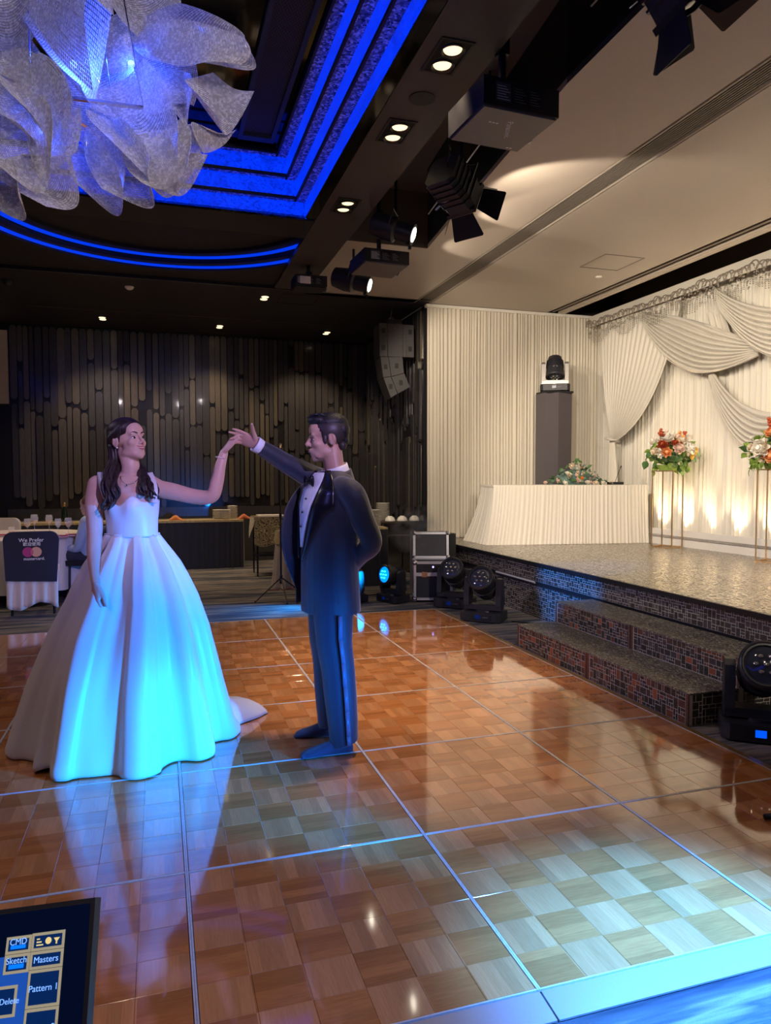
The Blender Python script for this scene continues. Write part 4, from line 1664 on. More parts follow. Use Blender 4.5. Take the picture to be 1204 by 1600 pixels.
obj('edge_profile', case_edges(fc, -W_ / 2, W_ / 2, -D_ / 2, D_ / 2, 0.04, H_), ALU, fc)
bm = BM()
b2(bm, -W_ / 2, W_ / 2, -D_ / 2 - 0.017, -D_ / 2 - 0.001, H_ - 0.155, H_ - 0.115)
obj('tongue_strip', bm, ALU, fc)
for x in (-0.1, 0.1):
    bm = BM()
    b2(bm, x - 0.03, x + 0.03, -D_ / 2 - 0.026, -D_ / 2 - 0.0175, H_ - 0.165, H_ - 0.105)
    obj('latch', bm, CHROME, fc)
for x in (-W_ / 2, W_ / 2):
    for z in (0.04, H_):
        bm = BM()
        ell(bm, (x, -D_ / 2, z), (0.034, 0.034, 0.034), None, 10, 8)
        obj('ball_corner', bm, CHROME, fc, smooth=True)
bm = BM()
b2(bm, -0.12, 0.12, -D_ / 2 - 0.004, -D_ / 2 + 0.01, H_ - 0.10, H_ - 0.03)
obj('front_plate', bm, BLACKP, fc)
bm = BM()
lathe(bm, [(0.011, 0), (0.009, 0.008), (0, 0.01)], 10, Matrix.Translation((0.0, -D_ / 2 - 0.004, H_ - 0.05)) @ Matrix.Rotation(PI / 2, 4, 'X'))
obj('indicator', bm, mat('indicator_violet', (0.2, 0.2, 1), 0.3, emit=(0.35, 0.3, 1.0), estr=4), fc)
lid = obj('lid', (lambda b: (b2(b, -W_ / 2 + 0.01, W_ / 2 - 0.01, -0.012, 0.10, 0, 0.30), b)[1])(BM()), CASEB, fc)
lid.location = (0, D_ / 2 + 0.03, H_ + 0.01)
lid.rotation_euler = (-0.12, 0, 0)
o = obj('lid_edge', case_edges(fc, -W_ / 2 + 0.01, W_ / 2 - 0.01, -0.012, 0.10, 0.012, 0.30), ALU, lid)
bm = BM()
b2(bm, -W_ / 2 + 0.03, W_ / 2 - 0.03, -0.016, -0.0125, 0.03, 0.28)
obj('lid_foam', bm, speck('grey_foam', (0.09, 0.09, 0.095), (0.12, 0.12, 0.125), 60, 0.9), lid)
for x in (-W_ / 2 + 0.01, W_ / 2 - 0.01):
    for z in (0.012, 0.30):
        bm = BM()
        ell(bm, (x, -0.012, z), (0.03, 0.03, 0.03), None, 10, 8)
        obj('ball_corner', bm, CHROME, lid, smooth=True)
bm = BM()
cyl(bm, (-0.12, -D_ / 2 + 0.02, 0.03), (-0.12, -D_ / 2 + 0.02, 0), 0.02, seg=8)
cyl(bm, (0.12, D_ / 2 - 0.04, 0.03), (0.12, D_ / 2 - 0.04, 0), 0.02, seg=8)
cyl(bm, (0.12, -D_ / 2 + 0.02, 0.03), (0.12, -D_ / 2 + 0.02, 0), 0.02, seg=8)
cyl(bm, (-0.12, D_ / 2 - 0.04, 0.03), (-0.12, D_ / 2 - 0.04, 0), 0.02, seg=8)
obj('rubber_feet', bm, BLACKP, fc)
# black draped block behind the case
bb = thing('draped_block', 'black cloth draped block standing behind the flight case', 'box', (3.27, 5.98, GZ), 0.0)
bm = BM()
b2(bm, -0.22, 0.24, -0.2, 0.25, 0, 0.73)
bevel(bm, 0.03, 3)
obj('cloth_cover', bm, BLACKCLOTH, bb)
bm = BM()
tube(bm, [(-0.22, -0.205, 0.66), (-0.21, -0.2, 0.72), (-0.19, -0.19, 0.733), (0.21, -0.19, 0.733), (0.23, -0.2, 0.72)], 0.005, 6)
obj('piping', bm, mat('piping_tan', (0.25, 0.19, 0.12), 0.6), bb)

# ================================================================== CEILING FIXTURES
HOUS = mat('downlight_housing', (0.02, 0.018, 0.02), 0.5)


def twin_downlight(label, y, lit=True, power=250):
    t_ = thing('twin_downlight', label, 'downlight', (1.54, y, CH), 0, 'twin downlights in the soffit')
    bm = BM()
    for a_ in ((-0.10, -0.085, -0.17, 0.17), (0.085, 0.10, -0.17, 0.17), (-0.085, 0.085, -0.17, -0.155), (-0.085, 0.085, 0.155, 0.17)):
        b2(bm, *a_, -0.006, 0.0)
    obj('frame', bm, HOUS, t_)
    bm = BM()
    b2(bm, -0.085, 0.085, -0.155, 0.155, -0.002, -0.0005)
    obj('tray', bm, mat('tray_black', (0.006, 0.006, 0.006), 0.7), t_)
    for dy in (-0.078, 0.078):
        bm = BM()
        lathe(bm, [(0.066, -0.003), (0.072, -0.012), (0.066, -0.022), (0.058, -0.006)], 24, Matrix.Translation((0, dy, 0)), cap=False)
        o = obj('gimbal_ring', bm, mat('ring_bronze', (0.06, 0.05, 0.045), 0.3, 0.7), t_, smooth=True)
        bm = BM()
        lathe(bm, [(0.054, -0.004), (0.05, -0.010), (0.0, -0.014)], 20, Matrix.Translation((0, dy, 0)))
        obj('lamp', bm, LAMPGLASS, o, smooth=True)
        if lit:
            spot('downlight_beam', (1.54, y + dy, CH - 0.03), (1.5, y + dy + 0.05, 0), power / 2, WARM, 46, 0.7, 0.04)
    return t_


twin_downlight('nearest twin downlight beside the large projector', 1.30)
twin_downlight('middle twin downlight in the soffit beyond the round speaker hole', 2.23)
twin_downlight('farthest twin downlight in the soffit by the coffer corner', 3.66)
bm = BM()
lathe(bm, [(0.085, -0.004), (0.085, -0.001), (0.07, -0.0015), (0.0, -0.0015)], 28, Matrix.Translation((1.56, 1.77, CH)))
o = obj('ceiling_speaker', bm, BLACK)
tag(o, 'round black ceiling speaker between the twin downlights', 'speaker')
for (a, b, lab) in ((160, 497, 'small rear downlight at the left, above the bride'), (343, 510, 'small rear downlight in the middle, above the joined hands'), (510, 520, 'small rear downlight at the right, above the groom'), (413, 465, 'small rear downlight in front of the others beside the hatch')):
    c = PZ(a, b, CH)
    t_ = thing('rear_downlight', lab, 'downlight', (c.x, c.y, CH), 0, 'rear downlights')
    bm = BM()
    b2(bm, -0.085, 0.085, -0.14, 0.14, -0.005, -0.0005)
    obj('frame', bm, HOUS, t_)
    for dy in (-0.06, 0.07):
        bm = BM()
        lathe(bm, [(0.05, -0.0055), (0.045, -0.012), (0.0, -0.014)], 16, Matrix.Translation((0, dy, 0)))
        obj('lamp', bm, LAMPGLASS, t_, smooth=True)
for (a, b, nm, lab, cat, m_, sz) in ((202, 448, 'smoke_detector', 'small pale detector box on the rear ceiling', 'detector', WHITE, (0.05, 0.03, 0.03)), (12, 438, 'ceiling_camera', 'dark dome camera on the rear ceiling at the left edge', 'camera', BLACKP, (0.07, 0.07, 0.06))):
    c = PZ(a, b, CH)
    t_ = thing(nm, lab, cat, (c.x, c.y, CH))
    bm = BM()
    lathe(bm, [(sz[0] * 1.1, 0), (sz[0] * 1.1, -0.012), (sz[0], -0.013)], 18)
    obj('mount_plate', bm, m_, t_)
    bm = BM()
    ell(bm, (0, 0, -0.013), sz, None, 16, 10)
    obj('cover', bm, m_, t_, smooth=True)
c = PZ(465, 468, CH)
bm = BM()
for a_ in ((-0.25, -0.24, -0.25, 0.25), (0.24, 0.25, -0.25, 0.25), (-0.24, 0.24, -0.25, -0.24), (-0.24, 0.24, 0.24, 0.25)):
    b2(bm, c.x + a_[0], c.x + a_[1], c.y + a_[2], c.y + a_[3], CH - 0.004, CH - 0.0002)
obj('access_hatch', bm, BLACK, far)


def projector(label, loc, rz, w_, d_, h_, pole, brand=False, m=None):
    t_ = thing('projector', label, 'projector', loc, rz, 'ceiling projectors')
    body = m or speck('projector_grey', (0.15, 0.135, 0.125), (0.17, 0.152, 0.14), 120, 0.45)
    bm = BM()
    b2(bm, -w_ / 2, w_ / 2, -d_ / 2, d_ / 2, 0.012, h_)
    bevel(bm, 0.012, 2)
    sh = obj('side_shell', bm, BLACKP, t_)
    bm = BM()
    b2(bm, -w_ / 2 + 0.012, w_ / 2 - 0.012, -d_ / 2 + 0.012, d_ / 2 - 0.012, 0.0, 0.0118)
    bevel(bm, 0.004, 1)
    obj('lid_panel', bm, body, t_)
    bm = BM()
    lathe(bm, [(0.05, 0), (0.055, 0.04), (0.045, 0.05), (0.0, 0.045)], 20, Matrix.Translation((w_ / 2 - 0.01, d_ * 0.28, h_ * 0.5)) @ Matrix.Rotation(PI / 2, 4, 'Y'))
    obj('lens', bm, LENSDARK, t_, smooth=True)
    bm = BM()
    cyl(bm, (0, 0, h_), (0, 0, h_ + pole), 0.022, seg=10)
    b2(bm, -0.08, 0.08, -0.08, 0.08, h_, h_ + 0.02)
    b2(bm, -0.03, 0.03, -0.03, 0.03, h_ + pole * 0.3, h_ + pole * 0.5)
    obj('mount_pole', bm, BLACKM, t_)
    PR = mat('label_print', (0.85, 0.84, 0.82), 0.6)
    LB = mat('label_grey', (0.09, 0.09, 0.10), 0.5)
    for x0, x1, m_ in ((-0.16, -0.07, LB), (-0.055, 0.03, BLACKM), (0.045, 0.12, BLACKM)):
        bm = BM()
        b2(bm, x0, x1, -d_ / 2 - 0.002, -d_ / 2 - 0.0002, h_ * 0.25, h_ * 0.85)
        lb = obj('rating_label', bm, m_, t_)
        bm = BM()
        for q in range(6):
            b2(bm, x0 + 0.006, x1 - 0.006 - 0.012 * (q % 3), -d_ / 2 - 0.0026, -d_ / 2 - 0.0021, h_ * (0.3 + q * 0.085), h_ * (0.3 + q * 0.085) + 0.0025)
        obj('printed_lines', bm, PR if m_ is LB else mat('print_dim', (0.25, 0.25, 0.25), 0.6), lb)
    if brand:
        me = text_mesh('Panasonic', 0.048)
        o = obj('brand_lettering', me, PR, t_)
        o.matrix_local = Matrix.Translation((0.03, -0.02, -0.0008)) @ Matrix.Rotation(1.15, 4, 'Z') @ Matrix.Rotation(PI, 4, 'X')
        for (x0, y0, n) in ((-0.12, -0.07, 3), (0.13, 0.17, 2)):
            bm = BM()
            for q in range(n):
                b2(bm, x0 + q * 0.022, x0 + q * 0.022 + 0.015, y0, y0 + 0.010, -0.001, -0.0002)
            obj('small_print', bm, PR, t_)
    return t_


projector('large grey projector hanging from the ceiling trench beside the nearest downlight', (1.825, 1.175, 3.40), 0.06, 0.47, 0.43, 0.16, 0.84, True)
projector('grey projector hanging deeper in the trench between two bright spotlights', (1.965, 4.04, 3.40), 0.04, 0.44, 0.46, 0.13, 0.86, False)
projector('small black projector with white label hanging under the rear soffit', (1.59, 5.55, 3.56), 0.0, 0.36, 0.30, 0.13, 0.14, False, BLACKP)
# its white paper label
bm = BM()
b2(bm, 1.46, 1.58, 5.395, 5.3985, 3.59, 3.67)
pl_ = obj('paper_label', bm, WHITE)
pl_.parent = bpy.data.objects['projector.002']
pl_.matrix_parent_inverse = Matrix.Translation(-V((1.59, 5.55, 3.56)))


def fresnel(label, c, target, s=1.0, lamp=None, finn=5, hang=4.38):
    """theatre fresnel with four barn doors; built pointing along local -z"""
    t_ = thing('stage_spotlight', label, 'stage light', c, 0, 'theatre spotlights')
    q = (V(target) - V(c)).to_track_quat('-Z', 'Y').to_matrix().to_4x4()
    bm = BM()
    prism(bm, [(x * s, y * s) for x, y in ((-0.13, -0.09), (-0.09, -0.13), (0.09, -0.13), (0.13, -0.09), (0.13, 0.09), (0.09, 0.13), (-0.09, 0.13), (-0.13, 0.09))], -0.02 * s, 0.30 * s, q)
    bevel(bm, 0.008 * s, 1)
    obj('housing', bm, HEADB, t_)
    for k in range(finn):
        bm = BM()
        z = (0.05 + k * 0.05) * s
        prism(bm, [(x * s, y * s) for x, y in ((-0.142, -0.095), (-0.095, -0.142), (0.095, -0.142), (0.142, -0.095), (0.142, 0.095), (0.095, 0.142), (-0.095, 0.142), (-0.142, 0.095))], z, z + 0.012 * s, q)
        obj('cooling_fin', bm, HEADB, t_)
    bm = BM()
    lathe(bm, [(0.10 * s, -0.022 * s), (0.08 * s, -0.04 * s), (0.0, -0.05 * s)], 24, q)
    obj('lens', bm, lamp or LENSDARK, t_, smooth=True)
    bm = BM()
    lathe(bm, [(0.135 * s, -0.02 * s), (0.135 * s, -0.055 * s), (0.115 * s, -0.055 * s), (0.112 * s, -0.02 * s)], 4, q @ Matrix.Rotation(PI / 4, 4, 'Z') @ Matrix.Diagonal((1.35, 1.35, 1, 1)), cap=False)
    obj('front_frame', bm, BLACKM, t_)
    for k in range(4):
        Md = q @ Matrix.Rotation(k * PI / 2, 4, 'Z') @ Matrix.Translation((0.13 * s, 0, -0.055 * s)) @ Matrix.Rotation(-0.75 if k % 2 == 0 else -0.55, 4, 'Y')
        bm = BM()
        prism(bm, [(-0.005 * s, -0.11 * s), (0.0, 0.11 * s), (0.0 * s, 0.11 * s)] and [(0, -0.10 * s), (0.17 * s, -0.14 * s), (0.18 * s, -0.13 * s), (0.18 * s, 0.13 * s), (0.17 * s, 0.14 * s), (0, 0.10 * s)], -0.0015, 0.0015, Md @ Matrix.Rotation(PI / 2, 4, 'Y') @ Matrix.Identity(4))
        o = obj('barn_door', bm, BLACKM, t_)
    for sg_ in (-1, 1):
        bm = BM()
        tube(bm, [q @ V((sg_ * 0.15 * s, 0, 0.12 * s)), q @ V((sg_ * 0.165 * s, 0.16 * s, 0.13 * s)), q @ V((0.0, 0.21 * s, 0.13 * s))], 0.008, 6)
        obj('bracket_arm', bm, BLACKM, t_)
    bm = BM()
    top = q @ V((0.0, 0.21 * s, 0.13 * s))
    tube(bm, [top, V((top.x, top.y, hang - c[2]))], 0.014, 8)
    obj('hanging_clamp', bm, BLACKM, t_)
    for k in range(3):
        bm = BM()
        a_ = [(-0.05, 0.03), (0.02, 0.05), (-0.02, -0.05)][k]
        prism(bm, [(a_[0] * s - 0.02, 0.11 * s), (a_[0] * s + 0.02, 0.11 * s), (a_[0] * s + 0.02, 0.135 * s), (a_[0] * s - 0.02, 0.135 * s)], -0.001, 0.001, q @ Matrix.Translation((0.0, -0.245 * s, 0.12 * s)) @ Matrix.Rotation(0.4 * k, 4, 'Z'))
        obj('sticker', bm, mat('label_print', (0.5, 0.5, 0.5)), t_)
    bm = BM()
    tube(bm, [q @ V((0.05 * s, 0.0, 0.30 * s)), q @ V((0.10 * s, 0.05 * s, 0.36 * s)), q @ V((0.05 * s, 0.16 * s, 0.36 * s)), q @ V((0.0, 0.21 * s, 0.28 * s))], 0.005, 6)
    obj('power_cable', bm, BLACKP, t_)
    return t_


fresnel('black theatre spotlight with open barn doors below the large projector', (2.03, 2.20, 3.42), (3.2, 2.9, 2.75), 0.92, SPOTGLASS)
fresnel('black theatre spotlight with large barn doors at the top frame edge', (2.2, 0.12, 3.56), (2.9, 0.05, 2.55), 0.95, LENSDARK, 5)


def ellipsoidal(label, c, target):
    t_ = thing('profile_spotlight', label, 'stage light', c, 0, 'lit profile spotlights')
    q = (V(target) - V(c)).to_track_quat('-Z', 'Y').to_matrix().to_4x4()
    bm = BM()
    lathe(bm, [(0.06, 0.40), (0.10, 0.38), (0.12, 0.25), (0.115, 0.16), (0.085, 0.14), (0.085, 0.0), (0.095, -0.002), (0.095, -0.02), (0.078, -0.02)], 22, q)
    autosmooth(obj('barrel', bm, HEADB, t_), 35)
    bm = BM()
    lathe(bm, [(0.078, -0.012), (0.06, -0.024), (0.0, -0.030)], 22, q)
    obj('lens', bm, SPOTGLASS, t_, smooth=True)
    bm = BM()
    tube(bm, [q @ V((-0.13, 0, 0.2)), q @ V((-0.14, 0.14, 0.2)), q @ V((0.14, 0.14, 0.2)), q @ V((0.13, 0, 0.2))], 0.009, 6)
    obj('yoke', bm, BLACKM, t_)
    top = q @ V((0, 0.14, 0.2))
    bm = BM()
    tube(bm, [top, V((top.x, top.y, (4.38 if c[1] < 4.5 else CH) - c[2]))], 0.014, 8)
    obj('hanging_clamp', bm, BLACKM, t_)
    for k in range(2):
        bm = BM()
        p = q @ V((0.06 * (1 if k else -1), -0.09, 0.0))
        b2(bm, p.x - 0.012, p.x + 0.012, p.y - 0.012, p.y + 0.012, p.z - 0.03, p.z)
        obj('filter_clip', bm, BLACKM, t_)
    return t_


ellipsoidal('bright profile spotlight between the two trench projectors', (2.16, 3.66, 3.64), (4.2, 2.5, 2.85))
ellipsoidal('bright profile spotlight below the deeper trench projector', (2.06, 4.75, 3.45), (4.2, 3.6, 2.75))

# ------------------------------------------------------------------ line array loudspeaker
la = thing('line_array_speaker', 'curved black line array loudspeaker hanging beside the ivory curtain', 'speaker', (3.16, 7.22, 2.55), -0.08)
LA = speck('speaker_grey', (0.055, 0.050, 0.052), (0.065, 0.06, 0.062), 300, 0.55)


def la_part(name, poly, y0, y1, m=LA):
    bm = BM()
    prism(bm, poly, y0, y1, Matrix(((1, 0, 0, 0), (0, 0, 1, 0), (0, 1, 0, 0), (0, 0, 0, 1))))
    bevel(bm, 0.006, 1)
    return obj(name, bm, m, la)


S_ = 0.00795    # metres per reference pixel at that distance


def lap(x, y):
    return ((x - 610) * S_, (620 - y) * S_)


cab = [
    ('top_cabinet', [(580, 489), (594, 489), (595, 547), (581, 547)]),
    ('top_cabinet', [(594.5, 489), (623, 489), (623, 547), (596, 547)]),
    ('top_cabinet', [(629, 490), (643, 490), (643.5, 547), (630, 547)]),
    ('spine_cabinet', [(623.3, 490), (628.8, 490), (629.5, 547), (623.5, 547)]),
    ('middle_cabinet', [(582, 548), (596, 548), (601, 582), (587, 584)]),
    ('middle_cabinet', [(597, 548), (622, 547.5), (625, 575), (602, 582)]),
    ('lower_cabinet', [(587.5, 585), (601, 583), (613, 612), (601, 620)]),
    ('lower_cabinet', [(602, 583), (625.5, 576), (636, 600), (614, 612)]),
]
for nm, pts in cab:
    o = la_part(nm, [lap(*p) for p in pts], -0.10, 0.28)
    cx_ = sum(p[0] for p in pts) / len(pts)
    cy_ = sum(p[1] for p in pts) / len(pts)
    if 'spine' in nm:
        continue
    for dy in ((-16, 14) if ('top' in nm and abs(cx_ - 609) > 10) else (0,)):
        if 'top' in nm and abs(cx_ - 609) < 10:
            continue
        x, z = lap(cx_, cy_ + dy)
        bm = BM()
        b2(bm, x - 0.026, x + 0.026, -0.104, -0.099, z - 0.035, z + 0.035)
        obj('handle_recess', bm, BLACK, o)
for k, (x, y) in enumerate(((608, 497), (601, 508), (602, 541), (622, 508), (606, 562), (607, 575), (613, 594), (617, 605), (622, 529))):
    bm = BM()
    X_, Z_ = lap(x, y)
    ell(bm, (X_, -0.102, Z_), (0.008, 0.006, 0.008), None, 8, 6)
    obj('rigging_pin', bm, CHROME, la, smooth=True)
bm = BM()
x0, z0 = lap(595, 489)
x1, z1 = lap(622, 481)
b2(bm, x0, x1, -0.08, 0.2, z0, z1)
obj('rigging_frame', bm, BLACKM, la)
bm = BM()
X_, Z_ = lap(606, 478)
tube(bm, [(X_ + 0.03 * math.cos(a_), 0.05, Z_ + 0.03 * math.sin(a_)) for a_ in [2 * PI * k / 12 for k in range(13)]], 0.008, 6)
cyl(bm, (X_, 0.05, Z_ + 0.03), (X_, 0.05, CH - 2.55), 0.012, seg=8)
obj('shackle', bm, CHROME, la)

# ================================================================== CHANDELIER
chd = thing('chandelier', 'large chandelier of draped crystal mesh petals in the blue coffer', 'chandelier', (-0.62, 1.1, 3.25))
CRY = mat('crystal_mesh', (0.80, 0.74, 0.72), 0.16, 0.1, spec=0.8)
t = NT(CRY)
wn = t.n('ShaderNodeTexWhiteNoise')
vs2 = t.n('ShaderNodeVectorMath', operation='SNAP')
t.put(vs2.inputs[0], t.pos())
vs2.inputs[1].default_value = (0.012, 0.012, 0.012)
t.put(wn.inputs['Vector'], vs2.outputs[0])
t.col(t.ramp(wn.outputs['Value'], [(0.0, (0.66, 0.63, 0.62)), (0.5, (0.80, 0.77, 0.75)), (0.93, (0.92, 0.90, 0.88)), (1.0, (1, 1, 1))]))
t.rough(t.math('ADD', t.math('MULTIPLY', wn.outputs['Value'], 0.3), 0.08))


def petal(corners, curl, seed, nu=50, nv=38, bend=0.25):
    """crystal mesh sheet: corners are 4 points (a,b,c,d) in world; built of small faceted beads"""
    r = random.Random(seed)
    a_, b_, c_, d_ = [V(p) for p in corners]
    nrm = ((b_ - a_).cross(d_ - a_)).normalized()
    sc_ = (c_ - a_).length
    f1, f2 = r.uniform(0.8, 1.4), r.uniform(0, 6)

    def P(u, v_):
        p = (a_ * (1 - u) + b_ * u) * (1 - v_) + (d_ * (1 - u) + c_ * u) * v_
        # rounded outline
        e_ = 0.10 * sc_ * (math.sin(PI * u) - 0.6)
        p += (d_ - a_).normalized() * e_ * (2 * v_ - 1) * 0.8
        e_ = 0.10 * sc_ * (math.sin(PI * v_) - 0.6)
        p += (b_ - a_).normalized() * e_ * (2 * u - 1) * 0.6
        h_ = curl * math.sin(PI * u) * (0.4 + 0.6 * v_) + bend * sc_ * 0.35 * math.sin(f1 * PI * v_ + f2) * (u - 0.3) + 0.06 * sc_ * math.sin(2.2 * PI * u + f2) * v_
        return p + nrm * h_
    vv, ff = [], []
    PP = [[P(i / nu, j / nv) for j in range(nv + 1)] for i in range(nu + 1)]
    for i in range(nu):
        for j in range(nv):
            q = (PP[i][j], PP[i + 1][j], PP[i + 1][j + 1], PP[i][j + 1])
            m_ = (q[0] + q[1] + q[2] + q[3]) * 0.25
            n = (q[1] - q[0]).cross(q[3] - q[0])
            if n.length < 1e-10:
                continue
            n.normalize()
            o_ = len(vv)
            for x in q:
                vv.append(m_ + (x - m_) * 0.87)
            vv.append(m_ + n * 0.003 + V((r.uniform(-1, 1), r.uniform(-1, 1), r.uniform(-1, 1))) * 0.0010)
            vv.append(m_ - n * 0.003)
            for e_ in range(4):
                ff.append((o_ + e_, o_ + (e_ + 1) % 4, o_ + 4))
                ff.append((o_ + (e_ + 1) % 4, o_ + e_, o_ + 5))
    me = bpy.data.meshes.new('crystal_petal')
    me.from_pydata(vv, [], ff)
    return me


def W_px(a, b, d):
    return CAM + ray(a, b) * d


# sheets laid out in space: corner points with their own distances from the room's centre
PET = [
    # (px,py,depth) x4, curl
    (((195, 28, 4.3), (290, 5, 4.1), (400, 60, 4.0), (330, 112, 4.1)), 0.10),
    (((200, 40, 4.2), (390, 55, 4.0), (385, 110, 4.0), (235, 108, 4.2)), -0.16),
    (((280, 118, 4.0), (330, 112, 4.2), (402, 150, 4.3), (345, 195, 4.0)), 0.12),
    (((240, 100, 4.3), (300, 112, 4.3), (300, 180, 4.2), (265, 175, 4.2)), 0.05),
    (((290, 185, 3.9), (340, 200, 4.1), (378, 208, 4.3), (320, 238, 4.0)), 0.08),
    (((120, 130, 3.9), (235, 95, 3.9), (290, 215, 3.7), (170, 240, 3.6)), 0.22),
    (((120, 190, 3.9), (200, 180, 3.8), (240, 270, 3.7), (165, 310, 3.8)), 0.16),
    (((185, 235, 3.8), (285, 170, 3.8), (300, 245, 3.7), (215, 285, 3.7)), 0.12),
    (((230, 275, 3.9), (300, 235, 4.0), (332, 240, 4.1), (255, 308, 3.9)), 0.10),
    (((30, 5, 3.6), (150, -40, 3.7), (188, 30, 3.6), (140, 140, 3.4)), -0.25),
    (((25, 20, 3.6), (60, -40, 3.9), (180, 20, 3.7), (130, 135, 3.5)), 0.28),
    (((-40, 60, 3.5), (30, 70, 3.6), (110, 150, 3.5), (40, 180, 3.4)), 0.16),
    (((-60, 120, 3.4), (60, 80, 3.6), (125, 160, 3.5), (30, 210, 3.4)), 0.20),
    (((-60, 180, 3.4), (70, 150, 3.5), (90, 215, 3.4), (-20, 260, 3.3)), 0.20),
    (((40, 190, 3.5), (125, 165, 3.7), (122, 240, 3.6), (50, 265, 3.5)), 0.16),
    (((-60, 240, 3.5), (40, 235, 3.5), (120, 240, 3.6), (70, 325, 3.5)), 0.20),
    (((-80, 250, 3.6), (20, 240, 3.5), (40, 315, 3.5), (-60, 300, 3.5)), 0.14),
    (((150, 40, 4.2), (215, 25, 4.3), (225, 110, 4.2), (160, 130, 4.2)), -0.10),
    (((90, 100, 4.1), (200, 80, 4.3), (220, 200, 4.1), (110, 230, 4.0)), 0.12),
    (((180, 90, 4.4), (300, 60, 4.4), (310, 170, 4.3), (200, 200, 4.2)), -0.10),
    (((-40, -60, 3.9), (40, -60, 4.0), (60, 60, 3.9), (-40, 90, 3.8)), 0.15),
    (((100, 220, 3.9), (190, 205, 3.9), (200, 300, 3.85), (120, 300, 3.8)), 0.14),
    (((-60, 60, 3.9), (50, 40, 4.0), (90, 160, 3.8), (-50, 200, 3.8)), 0.14),
    (((200, 205, 3.85), (300, 190, 4.0), (320, 255, 4.0), (235, 300, 3.85)), 0.14),
    (((150, -60, 4.1), (260, -80, 4.2), (290, 20, 4.2), (190, 50, 4.1)), 0.14),
]
inv = Matrix.Translation(-V((-0.62, 1.1, 3.25)))
for k, (cs, curl) in enumerate(PET):
    bm = petal([inv @ W_px(*c_) for c_ in cs], curl, k)
    obj('crystal_petal', bm, CRY, chd, fix=False)
for dx, dy in ((-0.5, 0.0), (0.35, 0.9), (0.5, 0.35), (-0.1, 0.8)):
    bm = BM()
    tube(bm, [(dx, dy, 0.12), (dx * 0.7, dy * 0.7, 1.0)], 0.004, 5)
    obj('suspension_wire', bm, CHROME, chd)
bm = BM()
tube(bm, [(-0.5, 0.0, 0.12), (0.0, 0.45, 0.16), (0.35, 0.9, 0.12)], 0.012, 6)
tube(bm, [(0.5, 0.35, 0.12), (0.0, 0.45, 0.16), (-0.1, 0.8, 0.12)], 0.012, 6)
obj('support_frame', bm, CHROME, chd)
LBL = mat('chandelier_led_blue', (0.1, 0.1, 1), 0.3, emit=(0.05, 0.12, 1.0), estr=12)
for k, (a, b, d, pw) in enumerate(((115, 100, 3.72, 9), (205, 100, 4.15, 8), (60, 205, 3.62, 7))):
    p = inv @ W_px(a, b, d)
    bm = BM()
    ell(bm, p, (0.02, 0.02, 0.02), None, 10, 8)
    obj('led_lamp', bm, LBL, chd)
    point('chandelier_blue_glow', W_px(a, b, d), pw, (0.02, 0.08, 1.0), 0.04)
# unseen white spots added to brighten the crystal from the room side
for x, y, tx, ty in ((1.2, -0.6, 0.0, 1.5), (-1.2, -1.6, -0.6, 1.0), (0.6, -1.8, -0.2, 1.2)):
    spot('added_chandelier_spot', (x, y, 3.0 if False else 3.80), (tx, ty, 3.45), 38, (1.0, 0.88, 0.86), 60, 0.6, 0.04)

# ================================================================== BUFFET ALONG THE BACK WALL
GOLDCLOTH = mat('gold_damask', (0.5, 0.36, 0.14), 0.5, sheen=0.3)
t = NT(GOLDCLOTH)
f = t.noise(t.pos(), 22, 3, 0.6)
t.col(t.ramp(f, [(0.46, (0.46, 0.34, 0.14)), (0.5, (0.30, 0.22, 0.09)), (0.56, (0.52, 0.39, 0.17))]))
NAVYSKIRT = fabric('black_skirt_cloth', (0.008, 0.009, 0.018), (0.014, 0.015, 0.026), 0.6)


def skirted_table(name, label, x0, x1, y0, y1, h_, skirt, top, runner=True, amp=0.018, pitch=0.09):
    t_ = thing(name, label, 'table', (x0, y0, GZ))
    W_ = x1 - x0
    D_ = y1 - y0
    bm = BM()
    b2(bm, 0, W_, 0, D_, h_ - 0.025, h_)
    obj('table_top', bm, top, t_)
    pleated('front_skirt', (0, 0), (W_, 0), 0.004, h_ - 0.03, (0, -1), skirt, pitch, amp, int(abs(x0) * 10) + 3, t_, 6)
    pleated('side_skirt', (0, D_), (0, 0), 0.004, h_ - 0.03, (-1, 0), skirt, pitch, amp, 5, t_, 6)
    pleated('side_skirt', (W_, 0), (W_, D_), 0.004, h_ - 0.03, (1, 0), skirt, pitch, amp, 6, t_, 6)
    for lx in (0.05, W_ - 0.05):
        for ly in (0.05, D_ - 0.05):
            bm = BM()
            cyl(bm, (lx, ly, 0), (lx, ly, h_ - 0.03), 0.018, seg=8)
            obj('leg', bm, BLACKM, t_)
    if runner:
        bm = BM()
        b2(bm, -0.003, W_ + 0.003, -0.012, D_ * 0.55, h_ + 0.001, h_ + 0.004)
        b2(bm, -0.003, W_ + 0.003, -0.012, -0.0085, h_ - 0.03, h_ + 0.001)
        obj('gold_runner', bm, GOLDCLOTH, t_)
    return t_


BH = 0.75
skirted_table('buffet_table', 'long black skirted buffet table with gold runner by the slatted wall', -2.2, 1.20, 9.0, 9.72, BH + 0.02, NAVYSKIRT, BLACKCLOTH)
BT = BH + 0.004 + GZ + 0.02
PORC = mat('porcelain', (0.78, 0.74, 0.66), 0.22)


ORD = ['first', 'second', 'third', 'fourth', 'fifth', 'sixth', 'seventh', 'eighth', 'ninth', 'tenth', 'eleventh', 'twelfth', 'thirteenth', 'fourteenth', 'fifteenth', 'topmost']


